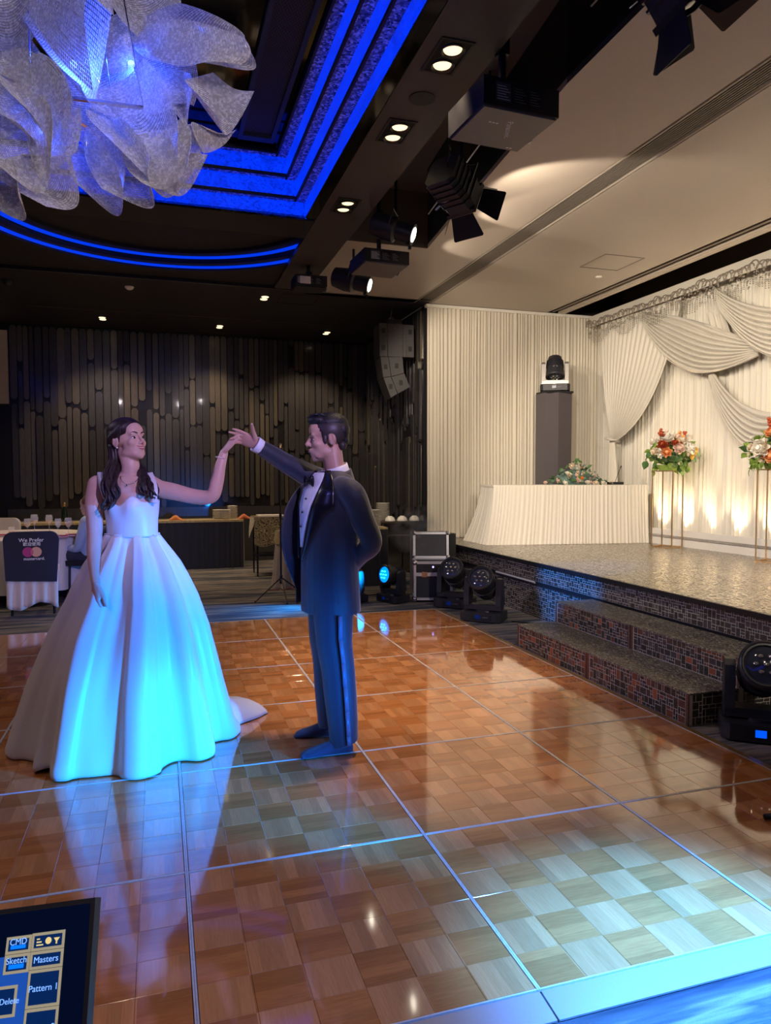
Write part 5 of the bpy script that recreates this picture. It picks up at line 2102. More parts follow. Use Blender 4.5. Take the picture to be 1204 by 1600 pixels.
def plate_stack(label, x, y, z, n, R=0.085, dz=0.019, group='plate stacks'):
    """a stack of plates: each plate one object"""
    me = None
    for k in range(n):
        if me is None:
            bm = BM()
            lathe(bm, [(R * 0.55, 0.0), (R * 0.6, 0.002), (R, 0.013), (R * 1.0, 0.0165), (R * 0.62, 0.006), (0.0, 0.005)], 22)
            o = autosmooth(obj('plate', bm, PORC), 50)
            me = o.data
        else:
            o = obj('plate', me, None)
        o.location = (x, y, z + k * dz)
        tag(o, '%s plate from the bottom of %s' % (ORD[k], label), 'plate', group)


zb = BT + 0.001
for px, n, yy, lab in ((340, 8, 9.25, 'the left white stack on the long buffet'), (352, 8, 9.18, 'the front white stack on the long buffet'), (363, 11, 9.33, 'the tallest white stack on the long buffet')):
    p = PYp(px, 800, yy)
    plate_stack(lab, p.x, yy, zb, n, group='plates on the long buffet table')
# crumpled orange napkins
ORNAP = fabric('orange_napkin', (0.50, 0.15, 0.03), (0.62, 0.22, 0.05), 0.7)
RDNAP = fabric('rust_napkin', (0.42, 0.09, 0.03), (0.52, 0.14, 0.05), 0.7)
for px, w_, m_, lab, sd in ((278, 0.26, ORNAP, 'crumpled orange cloth lying on the buffet near the bride', 3), (385, 0.26, RDNAP, 'crumpled rust red cloth beside the plate stacks', 9)):
    p = PYp(px, 812, 9.16)
    r = random.Random(sd)
    bm = BM()

    def fn(u, v_):
        h_ = 0.10 * math.exp(-((u - 0.35) / 0.28) ** 2) * (0.6 + 0.4 * math.sin(v_ * 9)) * math.sin(PI * v_) ** 0.4
        n_ = noise.noise(V((u * 5, v_ * 5, sd))) * 0.035
        return ((u - 0.5) * w_, (v_ - 0.5) * 0.16, max(0.002, h_ + n_ * math.sin(PI * u) * math.sin(PI * v_)))
    sheet(bm, fn, 18, 12)
    o = obj('crumpled_napkin', bm, m_, None, smooth=True)
    o.location = (p.x, 9.16, zb)
    sol = o.modifiers.new('s', 'SOLIDIFY')
    sol.thickness = 0.003
    tag(o, lab, 'napkin', 'crumpled cloths on the buffet')
# trolley under a patterned gold cloth
tr = thing('draped_trolley', 'service trolley under a gold cloth with black leaf pattern', 'trolley', (1.52, 8.05, GZ))
PATT = mat('gold_leaf_pattern_cloth', (0.4, 0.3, 0.12), 0.55, sheen=0.3)
t = NT(PATT)
wv = t.n('ShaderNodeTexWave', wave_type='RINGS', rings_direction='SPHERICAL')
ds = t.n('ShaderNodeVectorMath', operation='ADD')
nn = t.n('ShaderNodeTexNoise')
nn.inputs['Scale'].default_value = 9
t.put(nn.inputs['Vector'], t.objco())
t.put(ds.inputs[0], t.objco())
t.put(ds.inputs[1], nn.outputs['Color'])
t.put(wv.inputs['Vector'], ds.outputs[0])
wv.inputs['Scale'].default_value = 5
wv.inputs['Distortion'].default_value = 8
wv.inputs['Detail'].default_value = 2
t.col(t.ramp(wv.outputs['Fac'], [(0.0, (0.02, 0.02, 0.018)), (0.30, (0.025, 0.022, 0.02)), (0.40, (0.34, 0.27, 0.12)), (1.0, (0.44, 0.35, 0.17))]))
bm = BM()
b2(bm, -0.28, 0.28, -0.25, 0.25, 0.84, 0.87)
obj('tray_top', bm, mat('tray_wood', (0.16, 0.10, 0.06), 0.4), tr)
bm = BM()


def skirt(u, v_):
    # cloth hanging on front and left with pointed corners
    x = lerp(-0.30, 0.30, u)
    drop = 0.42 + 0.03 * math.sin(9 * u) - 0.08 * abs(u - 0.5)
    return (x, -0.262 - 0.012 * abs(math.sin(5 * PI * u)) * v_, 0.862 - drop * v_)


sheet(bm, skirt, 24, 8)
obj('front_cloth', bm, PATT, tr, smooth=True)
bm = BM()
sheet(bm, lambda u, v_: (-0.292 - 0.05 * v_ * (0.3 + 0.7 * math.sin(PI * u)), lerp(-0.26, 0.25, u), 0.866 - (0.12 + 0.20 * (1 - abs(2 * u - 1))) * v_), 10, 6)
obj('side_cloth', bm, PATT, tr, smooth=True)
bm = BM()
b2(bm, -0.27, 0.27, -0.24, 0.24, 0.30, 0.325)
obj('lower_shelf', bm, BLACKM, tr)
for x in (-0.25, 0.25):
    for y in (-0.22, 0.22):
        bm = BM()
        cyl(bm, (x, y, 0.05), (x, y, 0.84), 0.013, seg=8)
        ell(bm, (x, y, 0.027), (0.012, 0.027, 0.027), None, 10, 8)
        obj('leg', bm, BLACKM, tr)
pb = thing('serving_tray', 'flat white tray resting on the patterned trolley', 'tray', (1.48, 8.0, GZ + 0.871))
bm = BM()
b2(bm, -0.19, 0.19, -0.14, 0.14, 0, 0.012)
bevel(bm, 0.004, 2)
obj('tray_base', bm, WHITE, pb)
bm = BM()
for a_ in ((-0.19, 0.19, -0.14, -0.132), (-0.19, 0.19, 0.132, 0.14), (-0.19, -0.182, -0.132, 0.132), (0.182, 0.19, -0.132, 0.132)):
    b2(bm, *a_, 0.012, 0.022)
obj('tray_rim', bm, WHITE, pb)
# white bowl on the lower shelf
bm = BM()
lathe(bm, [(0.05, 0), (0.09, 0.03), (0.115, 0.08), (0.11, 0.082), (0.085, 0.035), (0.0, 0.012)], 20, Matrix.Translation((1.66, 7.86, GZ + 0.326)))
o = obj('serving_bowl', bm, PORC, None, smooth=True)
tag(o, 'white bowl on the lower shelf of the trolley', 'bowl')
# round cocktail table with pale cloth
ct = thing('cocktail_table', 'small round table in pale beige cloth behind the microphone stand', 'table', (1.66, 6.78, GZ))
BEIGE = fabric('beige_tablecloth', (0.42, 0.35, 0.29), (0.50, 0.42, 0.35), 0.7)
bm = BM()
lathe(bm, [(0.0, 0.74), (0.265, 0.74), (0.275, 0.735)], 32)
obj('table_top', bm, BEIGE, ct)
bm = BM()
sheet(bm, lambda u, v_: ((0.275 + (0.05 * v_ + 0.022 * v_ * math.sin(u * 2 * PI * 13))) * math.cos(2 * PI * u), (0.275 + (0.05 * v_ + 0.022 * v_ * math.sin(u * 2 * PI * 13))) * math.sin(2 * PI * u), 0.736 - 0.73 * v_), 130, 8, wrap=True)
obj('tablecloth', bm, BEIGE, ct, smooth=True)
bm = BM()
cyl(bm, (0, 0, 0), (0, 0, 0.73), 0.03, seg=10)
obj('pedestal', bm, BLACKM, ct)
bm = BM()
sheet(bm, lambda u, v_: ((0.284 + 0.02 * v_) * math.cos(2 * PI * u), (0.284 + 0.02 * v_) * math.sin(2 * PI * u), 0.746 - 0.17 * v_ * (0.8 + 0.2 * math.sin(4 * 2 * PI * u))), 64, 4, wrap=True)
obj('gold_overlay', bm, GOLDCLOTH, ct, smooth=True)

# ------------------------------------------------------------------ microphone stand
ms = thing('microphone_stand', 'slim black tripod microphone stand in front of the buffet', 'microphone stand', (1.28, 5.78, GZ))
REDM = mat('red_anodised', (0.25, 0.03, 0.04), 0.35, 0.6)
bm = BM()
cyl(bm, (0, 0, 0.20), (0, 0, 1.0), 0.011, seg=8)
cyl(bm, (0, 0, 1.0), (0, 0, 1.80), 0.008, seg=8)
obj('pole', bm, BLACKM, ms)
bm = BM()
cyl(bm, (0, 0, 0.95), (0, 0, 1.03), 0.016, seg=10)
obj('clutch', bm, BLACKP, ms)
bm = BM()
tube(bm, [(0, 0, 1.79), (0.0, -0.01, 1.83), (0.0, -0.05, 1.85)], [0.012, 0.018, 0.02], 10)
obj('microphone_clip', bm, CHROME, ms)
bm = BM()
cyl(bm, (0, 0, 0.19), (0, 0, 0.29), 0.018, seg=10)
obj('leg_hub', bm, BLACKP, ms)
for a_ in (3.5, 4.75, 0.2):
    d = V((math.cos(a_), math.sin(a_), 0))
    bm = BM()
    tube(bm, [d * 0.02 + V((0, 0, 0.25)), d * 0.34 + V((0, 0, 0.01))], 0.008, 6)
    o = obj('leg', bm, BLACKM, ms)
    bm = BM()
    tube(bm, [d * 0.02 + V((0, 0, 0.12)), d * 0.17 + V((0, 0, 0.128))], 0.006, 6)
    obj('strut', bm, REDM, o)
    bm = BM()
    ell(bm, d * 0.34 + V((0, 0, 0.011)), (0.013, 0.013, 0.011), None, 8, 6)
    obj('rubber_foot', bm, BLACKP, o)

# ------------------------------------------------------------------ side buffet by the return wall
skirted_table('side_buffet', 'black skirted side buffet beside the stage with gold topped end', 2.10, 2.85, 6.55, 8.6, BH + 0.02, BLACKCLOTH, GOLDCLOTH, False)
sh = thing('plate_shelf', 'dark folding shelf carrying upturned bowls beside the curtain', 'shelf', (3.17, 7.35, GZ))
WOODD = mat('dark_wood', (0.05, 0.035, 0.025), 0.4)
bm = BM()
b2(bm, -0.24, 0.26, -0.25, 0.25, 0.79, 0.81)
obj('upper_board', bm, WOODD, sh)
bm = BM()
b2(bm, -0.24, 0.26, -0.25, 0.25, 0.60, 0.62)
obj('lower_board', bm, WOODD, sh)
for x in (-0.21, 0.23):
    for y in (-0.22, 0.22):
        bm = BM()
        b2(bm, x - 0.012, x + 0.012, y - 0.012, y + 0.012, 0, 0.785)
        obj('leg', bm, WOODD, sh)
for k, (px, lab) in enumerate(((609, 'left upturned white bowl on the dark shelf'), (628, 'middle upturned white bowl on the dark shelf'), (647, 'right upturned white bowl on the dark shelf'))):
    p = PYp(px, 808, 7.2)
    bm = BM()
    lathe(bm, [(0.078, 0.0), (0.076, 0.012), (0.062, 0.05), (0.035, 0.068), (0.032, 0.074), (0.0, 0.074)], 22, Matrix.Translation((p.x, 7.2, GZ + 0.811)))
    o = obj('bowl', bm, PORC, None, smooth=True)
    tag(o, lab, 'bowl', 'upturned bowls by the curtain')
for px, n, yy, lab in ((572, 12, 7.3, 'the left white stack on the side buffet'), (597, 12, 6.95, 'the front white stack on the side buffet'), (610, 16, 7.45, 'the tall white stack on the side buffet')):
    p = PYp(px, 800, yy)
    xx = p.x - 0.12
    plate_stack(lab, xx, yy, GZ + BH + 0.021, n, 0.10, 0.0185, 'plates on the side buffet')

# ================================================================== BANQUET TABLE AT THE LEFT
TC = V((-1.78, 7.05, 0))
bt = thing('banquet_table', 'round guest table with white cloth and red napkins behind the bride', 'table', (TC.x, TC.y, GZ))
LINEN = fabric('white_linen', (0.62, 0.56, 0.52), (0.70, 0.64, 0.59), 0.7)
bm = BM()
lathe(bm, [(0.0, 0.755), (0.88, 0.755), (0.895, 0.748)], 48)
obj('table_top', bm, LINEN, bt)
bm = BM()
sheet(bm, lambda u, v_: ((0.895 + 0.05 * v_ + 0.03 * v_ * math.sin(u * 2 * PI * 20)) * math.cos(2 * PI * u), (0.895 + 0.05 * v_ + 0.03 * v_ * math.sin(u * 2 * PI * 20)) * math.sin(2 * PI * u), 0.752 - 0.60 * v_), 200, 8, wrap=True)
obj('tablecloth', bm, LINEN, bt, smooth=True)
bm = BM()
cyl(bm, (0, 0, 0), (0, 0, 0.74), 0.05, seg=12)
lathe(bm, [(0.3, 0), (0.28, 0.03), (0.05, 0.05)], 20)
obj('pedestal', bm, BLACKM, bt)
TT = GZ + 0.756
GLASS = mat('clear_glass', (0.9, 0.92, 0.95), 0.03, alpha=0.16)
WINE = mat('white_wine', (0.80, 0.55, 0.20), 0.05, alpha=0.6)
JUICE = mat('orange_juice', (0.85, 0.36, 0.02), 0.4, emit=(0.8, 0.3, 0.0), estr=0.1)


def wineglass(label, p, s=1.0, wine=True):
    t_ = thing('wine_glass', label, 'glass', p, 0, 'wine glasses on the guest table')
    bm = BM()
    lathe(bm, [(0.034 * s, 0.0), (0.034 * s, 0.003), (0.005 * s, 0.008 * s), (0.004 * s, 0.085 * s), (0.012 * s, 0.095 * s), (0.036 * s, 0.125 * s), (0.041 * s, 0.155 * s), (0.033 * s, 0.20 * s),
               (0.0315 * s, 0.20 * s), (0.039 * s, 0.155 * s), (0.0345 * s, 0.127 * s), (0.010 * s, 0.098 * s), (0.0, 0.096 * s)], 22, cap=False)
    obj('glass_bowl', bm, GLASS, t_, smooth=True)
    if wine:
        bm = BM()
        lathe(bm, [(0.0, 0.0975 * s), (0.0095 * s, 0.099 * s), (0.034 * s, 0.1275 * s), (0.0365 * s, 0.138 * s), (0.0, 0.138 * s)], 22, cap=False)
        obj('wine', bm, WINE, t_, smooth=True)
    return t_


for px, dy, s_, w_, lab in ((43, 6.85, 1.0, True, 'low wine glass with white wine beside the orange juice'), (54, 7.25, 1.15, True, 'tall wine glass at the left of the guest table'), (77, 7.3, 1.1, True, 'tall wine glass in the middle of the guest table'), (91, 6.75, 1.0, False, 'empty water glass second from the bride'), (107, 6.6, 1.08, True, 'large wine glass nearest the bride')):
    p = PYp(px, 830, dy)
    wineglass(lab, (p.x, dy, TT + 0.0005), s_, w_)
p = PYp(18, 828, 6.6)
jg = thing('juice_glass', 'tumbler of orange juice on the guest table', 'glass', (p.x, 6.6, TT + 0.0005))
bm = BM()
lathe(bm, [(0.030, 0.0), (0.036, 0.12), (0.034, 0.12), (0.0285, 0.006), (0, 0.006)], 20)
obj('tumbler', bm, GLASS, jg, smooth=True)
bm = BM()
lathe(bm, [(0.0, 0.0065), (0.028, 0.0065), (0.0315, 0.07), (0, 0.07)], 20, cap=False)
obj('juice', bm, JUICE, jg)
REDN = fabric('red_napkin', (0.34, 0.02, 0.03), (0.42, 0.03, 0.04), 0.7)
for px, dy, lab in ((96, 6.35, 'folded red napkin with white band on the guest table edge'), (113, 6.5, 'folded red napkin nearest the seated guest'), (6, 6.7, 'folded red napkin beside the orange juice')):
    p = PYp(px, 833, dy)
    o_ = thing('folded_napkin', lab, 'napkin', (p.x, dy, TT + 0.0005), 0, 'red napkins on the guest table')
    bm = BM()
    b2(bm, -0.07, 0.07, -0.05, 0.05, 0, 0.03)
    bevel(bm, 0.008, 2)
    obj('folded_cloth', bm, REDN, o_)
    bm = BM()
    b2(bm, -0.071, 0.071, -0.0515, -0.0505, 0.008, 0.018)
    obj('white_band', bm, LINEN, o_)
# champagne bottle standing on the buffet behind
p = PYp(101, 812, 9.25)
bo = thing('champagne_bottle', 'dark champagne bottle with gold foil on the rear buffet', 'bottle', (p.x, 9.25, zb))
BOTG = mat('bottle_green', (0.01, 0.02, 0.012), 0.08)
bm = BM()
lathe(bm, [(0.042, 0), (0.044, 0.01), (0.044, 0.15), (0.036, 0.19), (0.018, 0.235), (0.016, 0.27)], 20)
obj('bottle_body', bm, BOTG, bo, smooth=True)
bm = BM()
lathe(bm, [(0.0195, 0.225), (0.0175, 0.27), (0.019, 0.285), (0.0, 0.30)], 16)
obj('gold_foil', bm, GOLD, bo, smooth=True)


# ------------------------------------------------------------------ chairs
def banquet_chair(label, loc, rz, cover_m, skirt_m, printed=False):
    c_ = thing('banquet_chair', label, 'chair', loc, rz, 'covered banquet chairs')
    for x in (-0.2, 0.2):
        for y in (-0.2, 0.21):
            bm = BM()
            tube(bm, [(x, y, 0.0), (x * 0.97, y * 0.95, 0.42)], 0.014, 8)
            obj('leg', bm, BLACKM, c_)
    bm = BM()
    b2(bm, -0.23, 0.23, -0.22, 0.24, 0.42, 0.48)
    bevel(bm, 0.02, 3)
    obj('seat', bm, skirt_m, c_)
    bm = BM()
    sheet(bm, lambda u, v_: (lerp(-0.245, 0.245, u), -0.235 - 0.018 * math.sin(u * 2 * PI * 4.5) * v_ - 0.03 * v_, 0.46 - (0.36 + 0.04 * math.sin(u * 7)) * v_), 40, 8)
    o = obj('seat_skirt', bm, skirt_m, c_, smooth=True)
    o.modifiers.new('s', 'SOLIDIFY').thickness = 0.004
    # upholstered back with rounded corners, slightly curved and leaning
    bm = BM()
    n = 10
    pol = []
    R = 0.09
    W2, Z0, Z1 = 0.265, 0.36, 0.885
    for cx_, cz_, a0 in ((W2 - R, Z1 - R, 0), (-W2 + R, Z1 - R, PI / 2)):
        for k in range(7):
            a_ = a0 + k * PI / 12
            pol.append((cx_ + R * math.cos(a_), cz_ + R * math.sin(a_)))
    pol += [(-W2 + 0.015, Z0 + 0.02), (W2 - 0.03, Z0 - 0.01)]
    prism(bm, pol, -0.03, 0.03, Matrix(((1, 0, 0, 0), (0, 0, 1, -0.235), (0, 1, 0, 0), (0, 0, 0, 1))))
    bevel(bm, 0.018, 3)
    bk = autosmooth(obj('back_cover', bm, cover_m, c_), 50)
    if printed:
        yb = -0.2665
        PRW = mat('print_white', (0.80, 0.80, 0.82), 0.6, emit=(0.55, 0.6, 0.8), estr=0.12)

        def txt(s_, size, x, z, nm):
            me = text_mesh(s_, size, 0.0003)
            o = obj(nm, me, PRW, bk)
            o.matrix_local = Matrix.Translation((x, yb, z)) @ Matrix.Rotation(PI / 2, 4, 'X')
            return o
        txt('We Prefer', 0.055, 0.0, 0.795, 'lettering')
        txt('\u6b61\u8fce\u4f7f\u7528', 0.042, 0.005, 0.752, 'lettering')
        txt('mastercard.', 0.042, 0.025, 0.600, 'lettering')
        for x, m_, dz_ in ((-0.032, mat('print_magenta', (0.45, 0.05, 0.20), 0.6), 0.0), (0.045, mat('print_peach', (0.72, 0.42, 0.28), 0.6), 0.0006)):
            bm = BM()
            lathe(bm, [(0.052, 0), (0.052, 0.0006 + dz_), (0, 0.0006 + dz_)], 40, Matrix.Translation((x, yb + 0.0003, 0.672)) @ Matrix.Rotation(PI / 2, 4, 'X'))
            obj('printed_disc', bm, m_, bk)
        # overlap of the two discs
        bm = BM()
        prism(bm, [(0.0065 + 0.052 * math.cos(a_) * 1.0 - 0.0385 * (1 if abs(a_) < PI / 2 else -1), 0.672 + 0.052 * math.sin(a_)) for a_ in [k * 2 * 0.737 / 12 - 0.737 for k in range(13)] + [PI - 0.737 + k * 2 * 0.737 / 12 for k in range(13)]], 0, 0.0016,
              Matrix(((1, 0, 0, 0), (0, 0, -1, yb), (0, 1, 0, 0), (0, 0, 0, 1))))
        obj('printed_overlap', bm, mat('print_rose', (0.55, 0.16, 0.20), 0.6), bk)
    return c_


NAVYC = fabric('navy_chair_cover', (0.010, 0.012, 0.028), (0.015, 0.018, 0.038), 0.75)
banquet_chair('chair with black printed back cover at the guest table', (-1.37, 5.86, GZ), 0.05, NAVYC, LINEN, True)
WCOV = fabric('white_chair_cover', (0.55, 0.49, 0.46), (0.62, 0.56, 0.52), 0.7)
banquet_chair('white covered chair on the far side of the guest table', (-2.25, 8.32, GZ), PI - 0.2, WCOV, LINEN)

# ================================================================== LIGHTING CONSOLE TABLET IN THE FOREGROUND
d0 = 0.62
TLp, TRp, BRp = CAM + ray(-110, 1436) * d0, CAM + ray(149, 1402) * d0, CAM + ray(136, 1660) * (d0 - 0.055)
ex = (TRp - TLp).normalized()
ez = (TRp - BRp)
ez = (ez - ex * ez.dot(ex)).normalized()
ey = ez.cross(ex)          # away from the viewer
cs = thing('lighting_console', 'tilted touch screen of a lighting console in the near corner', 'touch screen', TRp)
cs.matrix_world = Matrix(((ex.x, ey.x, ez.x, TRp.x), (ex.y, ey.y, ez.y, TRp.y), (ex.z, ey.z, ez.z, TRp.z), (0, 0, 0, 1)))
WPX = d0 / F_PX
bm = BM()
b2(bm, -0.30, 0.0, 0.0, 0.012, -0.20, 0.0)
bevel(bm, 0.003, 2)
obj('casing', bm, mat('console_casing', (0.022, 0.025, 0.05), 0.4), cs)
bm = BM()
b2(bm, -0.297, -0.004, -0.0006, -0.0001, -0.197, -0.004)
obj('glass_front', bm, mat('console_glass', (0.004, 0.006, 0.02), 0.12, emit=(0.0, 0.008, 0.05), estr=0.25), cs)
UI_BG = mat('ui_blue', (0.01, 0.05, 0.3), 0.4, emit=(0.008, 0.075, 0.42), estr=0.8)
UI_NV = mat('ui_navy', (0.0, 0.01, 0.06), 0.4, emit=(0.0, 0.018, 0.10), estr=0.8)
UI_FR = mat('ui_frame', (0.3, 0.28, 0.18), 0.4, emit=(0.30, 0.27, 0.20), estr=0.8)
UI_TX = mat('ui_text', (0.3, 0.5, 1), 0.4, emit=(0.16, 0.40, 1.0), estr=1.1)
UI_BT = mat('ui_bright', (0.0, 0.2, 1), 0.4, emit=(0.0, 0.16, 1.0), estr=1.0)
UI_GD = mat('ui_gold', (0.6, 0.5, 0.2), 0.4, emit=(0.62, 0.50, 0.22), estr=1.0)


def ui_px(a, b):
    """point of the photograph -> local coordinates on the screen plane"""
    d = ray(a, b)
    n = ey
    q = CAM + d * ((TRp - CAM).dot(n) / d.dot(n))
    v_ = q - TRp
    return v_.dot(ex), v_.dot(ez)


bm = BM()
b2(bm, -0.297, -0.052, -0.0009, -0.0007, -0.197, -0.036)
obj('screen', bm, UI_BG, cs)


def ui_button(x0, x1, z0, z1, text=None, bright=False, size=0.010, icon=False, tx=0.0):
    bm = BM()
    b2(bm, x0, x1, -0.0013, -0.0010, z0, z1)
    bevel(bm, 0.0001, 1)
    fr_ = obj('button_frame', bm, UI_FR, cs)
    bm = BM()
    e_ = 0.0022
    b2(bm, x0 + e_, x1 - e_, -0.0016, -0.00135, z0 + e_, z1 - e_)
    obj('button_face', bm, UI_NV, fr_)
    if bright:
        bm = BM()
        b2(bm, x0 + e_ * 2, x1 - e_ * 2, -0.0019, -0.00165, z0 + e_ * 1.6, lerp(z0, z1, 0.48))
        obj('button_glow', bm, UI_BT, fr_)
    if text:
        o = obj('button_text', text_mesh(text, size, 0.0001), UI_TX, fr_)
        o.matrix_local = Matrix.Translation(((x0 + x1) / 2 + tx, -0.0021, lerp(z0, z1, 0.66 if bright else 0.5))) @ Matrix.Rotation(PI / 2, 4, 'X')
    if icon:
        bm = BM()
        zc, w_ = (z0 + z1) / 2, (x1 - x0)
        for k, xx in enumerate((0.27, 0.52, 0.77)):
            c_ = V((x0 + w_ * xx, -0.0019, zc))
            if k == 1:
                lathe(bm, [(0.0026, 0), (0.0026, 0.0002)], 16, Matrix.Translation(c_) @ Matrix.Rotation(PI / 2, 4, 'X'))
            elif k == 2:
                prism(bm, [(-0.0026, 0.0016), (0.0026, 0.0016), (0.0006, -0.001), (0.0006, -0.003), (-0.0006, -0.003), (-0.0006, -0.001)], 0, 0.0002, Matrix.Translation(c_) @ Matrix.Rotation(PI / 2, 4, 'X'))
            else:
                for q in range(3):
                    b2(bm, c_.x - 0.003, c_.x + 0.0028 - q * 0.0016, c_.y - 0.0002, c_.y, c_.z - 0.003 + q * 0.0022, c_.z - 0.002 + q * 0.0022)
        obj('button_icon', bm, UI_GD, fr_)


xs = [ui_px(7, 1510)[0], ui_px(51, 1510)[0], ui_px(103, 1500)[0]]
z_a = [ui_px(75, 1455)[1], ui_px(75, 1483)[1], ui_px(75, 1511)[1], ui_px(75, 1566)[1]]
xa0, xa1, xa2 = xs[0], ui_px(51, 1470)[0], ui_px(103, 1455)[0]
hB = 0.0133
zt = ui_px(103, 1452)[1]
ui_button(xa1, xa2, zt - hB, zt, None, False, icon=True)
ui_button(xa1, xa2, zt - 2 * hB, zt - hB - 0.0003, 'Masters', False, 0.0066)
ui_button(xa1, xa2, zt - 2 * hB - 0.027, zt - 2 * hB - 0.0003, 'Pattern 1', False, 0.0066)
ui_button(xa1, xa2, zt - 2 * hB - 0.055, zt - 2 * hB - 0.0273, 'Pattern 2', False, 0.0066)
ui_button(xa0, xa1 - 0.0003, zt - hB, zt - 0.0005, 'CMD', True, 0.0066)
ui_button(xa0, xa1 - 0.0003, zt - 2 * hB - 0.001, zt - hB - 0.0003, 'Sketch', True, 0.0066)
ui_button(xa0 - 0.004, xa1 - 0.008, zt - 2 * hB - 0.031, zt - 2 * hB - 0.009, 'Delete', False, 0.0060, tx=0.0035)
# stand of the console so that it does not float
bm = BM()
b2(bm, -0.22, -0.12, 0.015, 0.06, -0.95, -0.10)
obj('stand_post', bm, BLACKM, cs)

# dark cable end lying on the dance floor at the right edge
p = PZ(1200, 1281, 0.0)
bm = BM()
tube(bm, [(p.x - 0.02, p.y, 0.016), (p.x + 0.05, p.y - 0.01, 0.016), (p.x + 0.10, p.y - 0.03, 0.010), (p.x + 0.5, p.y - 0.15, 0.008)], [0.012, 0.015, 0.007, 0.006], 8)
o = obj('cable_plug', bm, BLACKP, None, smooth=True)
tag(o, 'black cable plug lying on the dance floor at the right edge', 'cable')
# loose cables behind the lit moving heads
for k, (pts, lab) in enumerate((([(2.6, 5.5), (2.75, 5.62), (2.5, 5.75), (2.15, 5.7), (1.9, 5.9)], 'black power cable lying behind the cyan lit moving head'), ([(3.25, 3.75), (3.42, 3.6), (3.45, 3.3), (3.3, 3.05)], 'black cable lying between the moving head and the steps'))):
    bm = BM()
    tube(bm, [(x, y, GZ + 0.008) for x, y in pts], 0.007, 6)
    o = obj('power_cable', bm, BLACKP, None, smooth=True)
    tag(o, lab, 'cable', 'floor cables')

# drifting smoke above the open flight case
sm = BM()
ell(sm, (0, 0, 0), (0.55, 0.35, 0.30), None, 20, 14)
SMK = bpy.data.materials.new('smoke')
SMK.use_nodes = True
nt = SMK.node_tree
nt.nodes.remove(nt.nodes['Principled BSDF'])
vol = nt.nodes.new('ShaderNodeVolumePrincipled')
vol.inputs['Color'].default_value = (0.8, 0.82, 0.9, 1)
tc = nt.nodes.new('ShaderNodeTexCoord')
nz = nt.nodes.new('ShaderNodeTexNoise')
nz.inputs['Scale'].default_value = 4.5
nz.inputs['Detail'].default_value = 3.0
nt.links.new(tc.outputs['Object'], nz.inputs['Vector'])
rp = nt.nodes.new('ShaderNodeValToRGB')
rp.color_ramp.elements[0].position = 0.48
rp.color_ramp.elements[1].position = 0.75
nt.links.new(nz.outputs['Fac'], rp.inputs[0])
ln = nt.nodes.new('ShaderNodeVectorMath')
ln.operation = 'LENGTH'
nt.links.new(tc.outputs['Object'], ln.inputs[0])
fo = nt.nodes.new('ShaderNodeMapRange')
fo.inputs['From Min'].default_value = 0.15
fo.inputs['From Max'].default_value = 0.34
fo.inputs['To Min'].default_value = 1.0
fo.inputs['To Max'].default_value = 0.0
nt.links.new(ln.outputs['Value'], fo.inputs['Value'])
mu = nt.nodes.new('ShaderNodeMath')
mu.operation = 'MULTIPLY'
nt.links.new(rp.outputs[0], mu.inputs[0])
nt.links.new(fo.outputs[0], mu.inputs[1])
mv = nt.nodes.new('ShaderNodeMath')
mv.operation = 'MULTIPLY'
mv.inputs[1].default_value = 6.0
nt.links.new(mu.outputs[0], mv.inputs[0])
nt.links.new(mv.outputs[0], vol.inputs['Density'])
nt.links.new(vol.outputs[0], nt.nodes['Material Output'].inputs['Volume'])
o = obj('smoke', sm, SMK, None)
o.location = (2.86, 5.55, 0.80)
tag(o, 'thin grey smoke drifting above the open flight case', 'smoke', kind='stuff')

# ================================================================== PEOPLE
def skin_mat(name, c0, c1):
    m = mat(name, c0, 0.42, spec=0.4)
    t = NT(m)
    f = t.noise(t.objco(), 18, 4)
    t.col(t.ramp(f, [(0.3, c0), (0.7, c1)]))
    m.node_tree.nodes['Principled BSDF'].inputs['Subsurface Weight'].default_value = 0.12
    m.node_tree.nodes['Principled BSDF'].inputs['Subsurface Radius'].default_value = (0.02, 0.008, 0.005)
    return m


SK_B = skin_mat('skin_fair', (0.60, 0.36, 0.27), (0.66, 0.41, 0.31))
SK_G = skin_mat('skin_tan', (0.52, 0.29, 0.20), (0.57, 0.33, 0.23))
EYEW = mat('eye_white', (0.75, 0.72, 0.70), 0.15)
IRIS = mat('iris_dark', (0.03, 0.018, 0.01), 0.1)
LIP = mat('lip_rose', (0.45, 0.12, 0.12), 0.35)
LIPM = mat('lip_natural', (0.36, 0.15, 0.12), 0.45)
TEETH = mat('teeth', (0.8, 0.77, 0.72), 0.3)
BROW = mat('brow_hair', (0.02, 0.013, 0.01), 0.7)


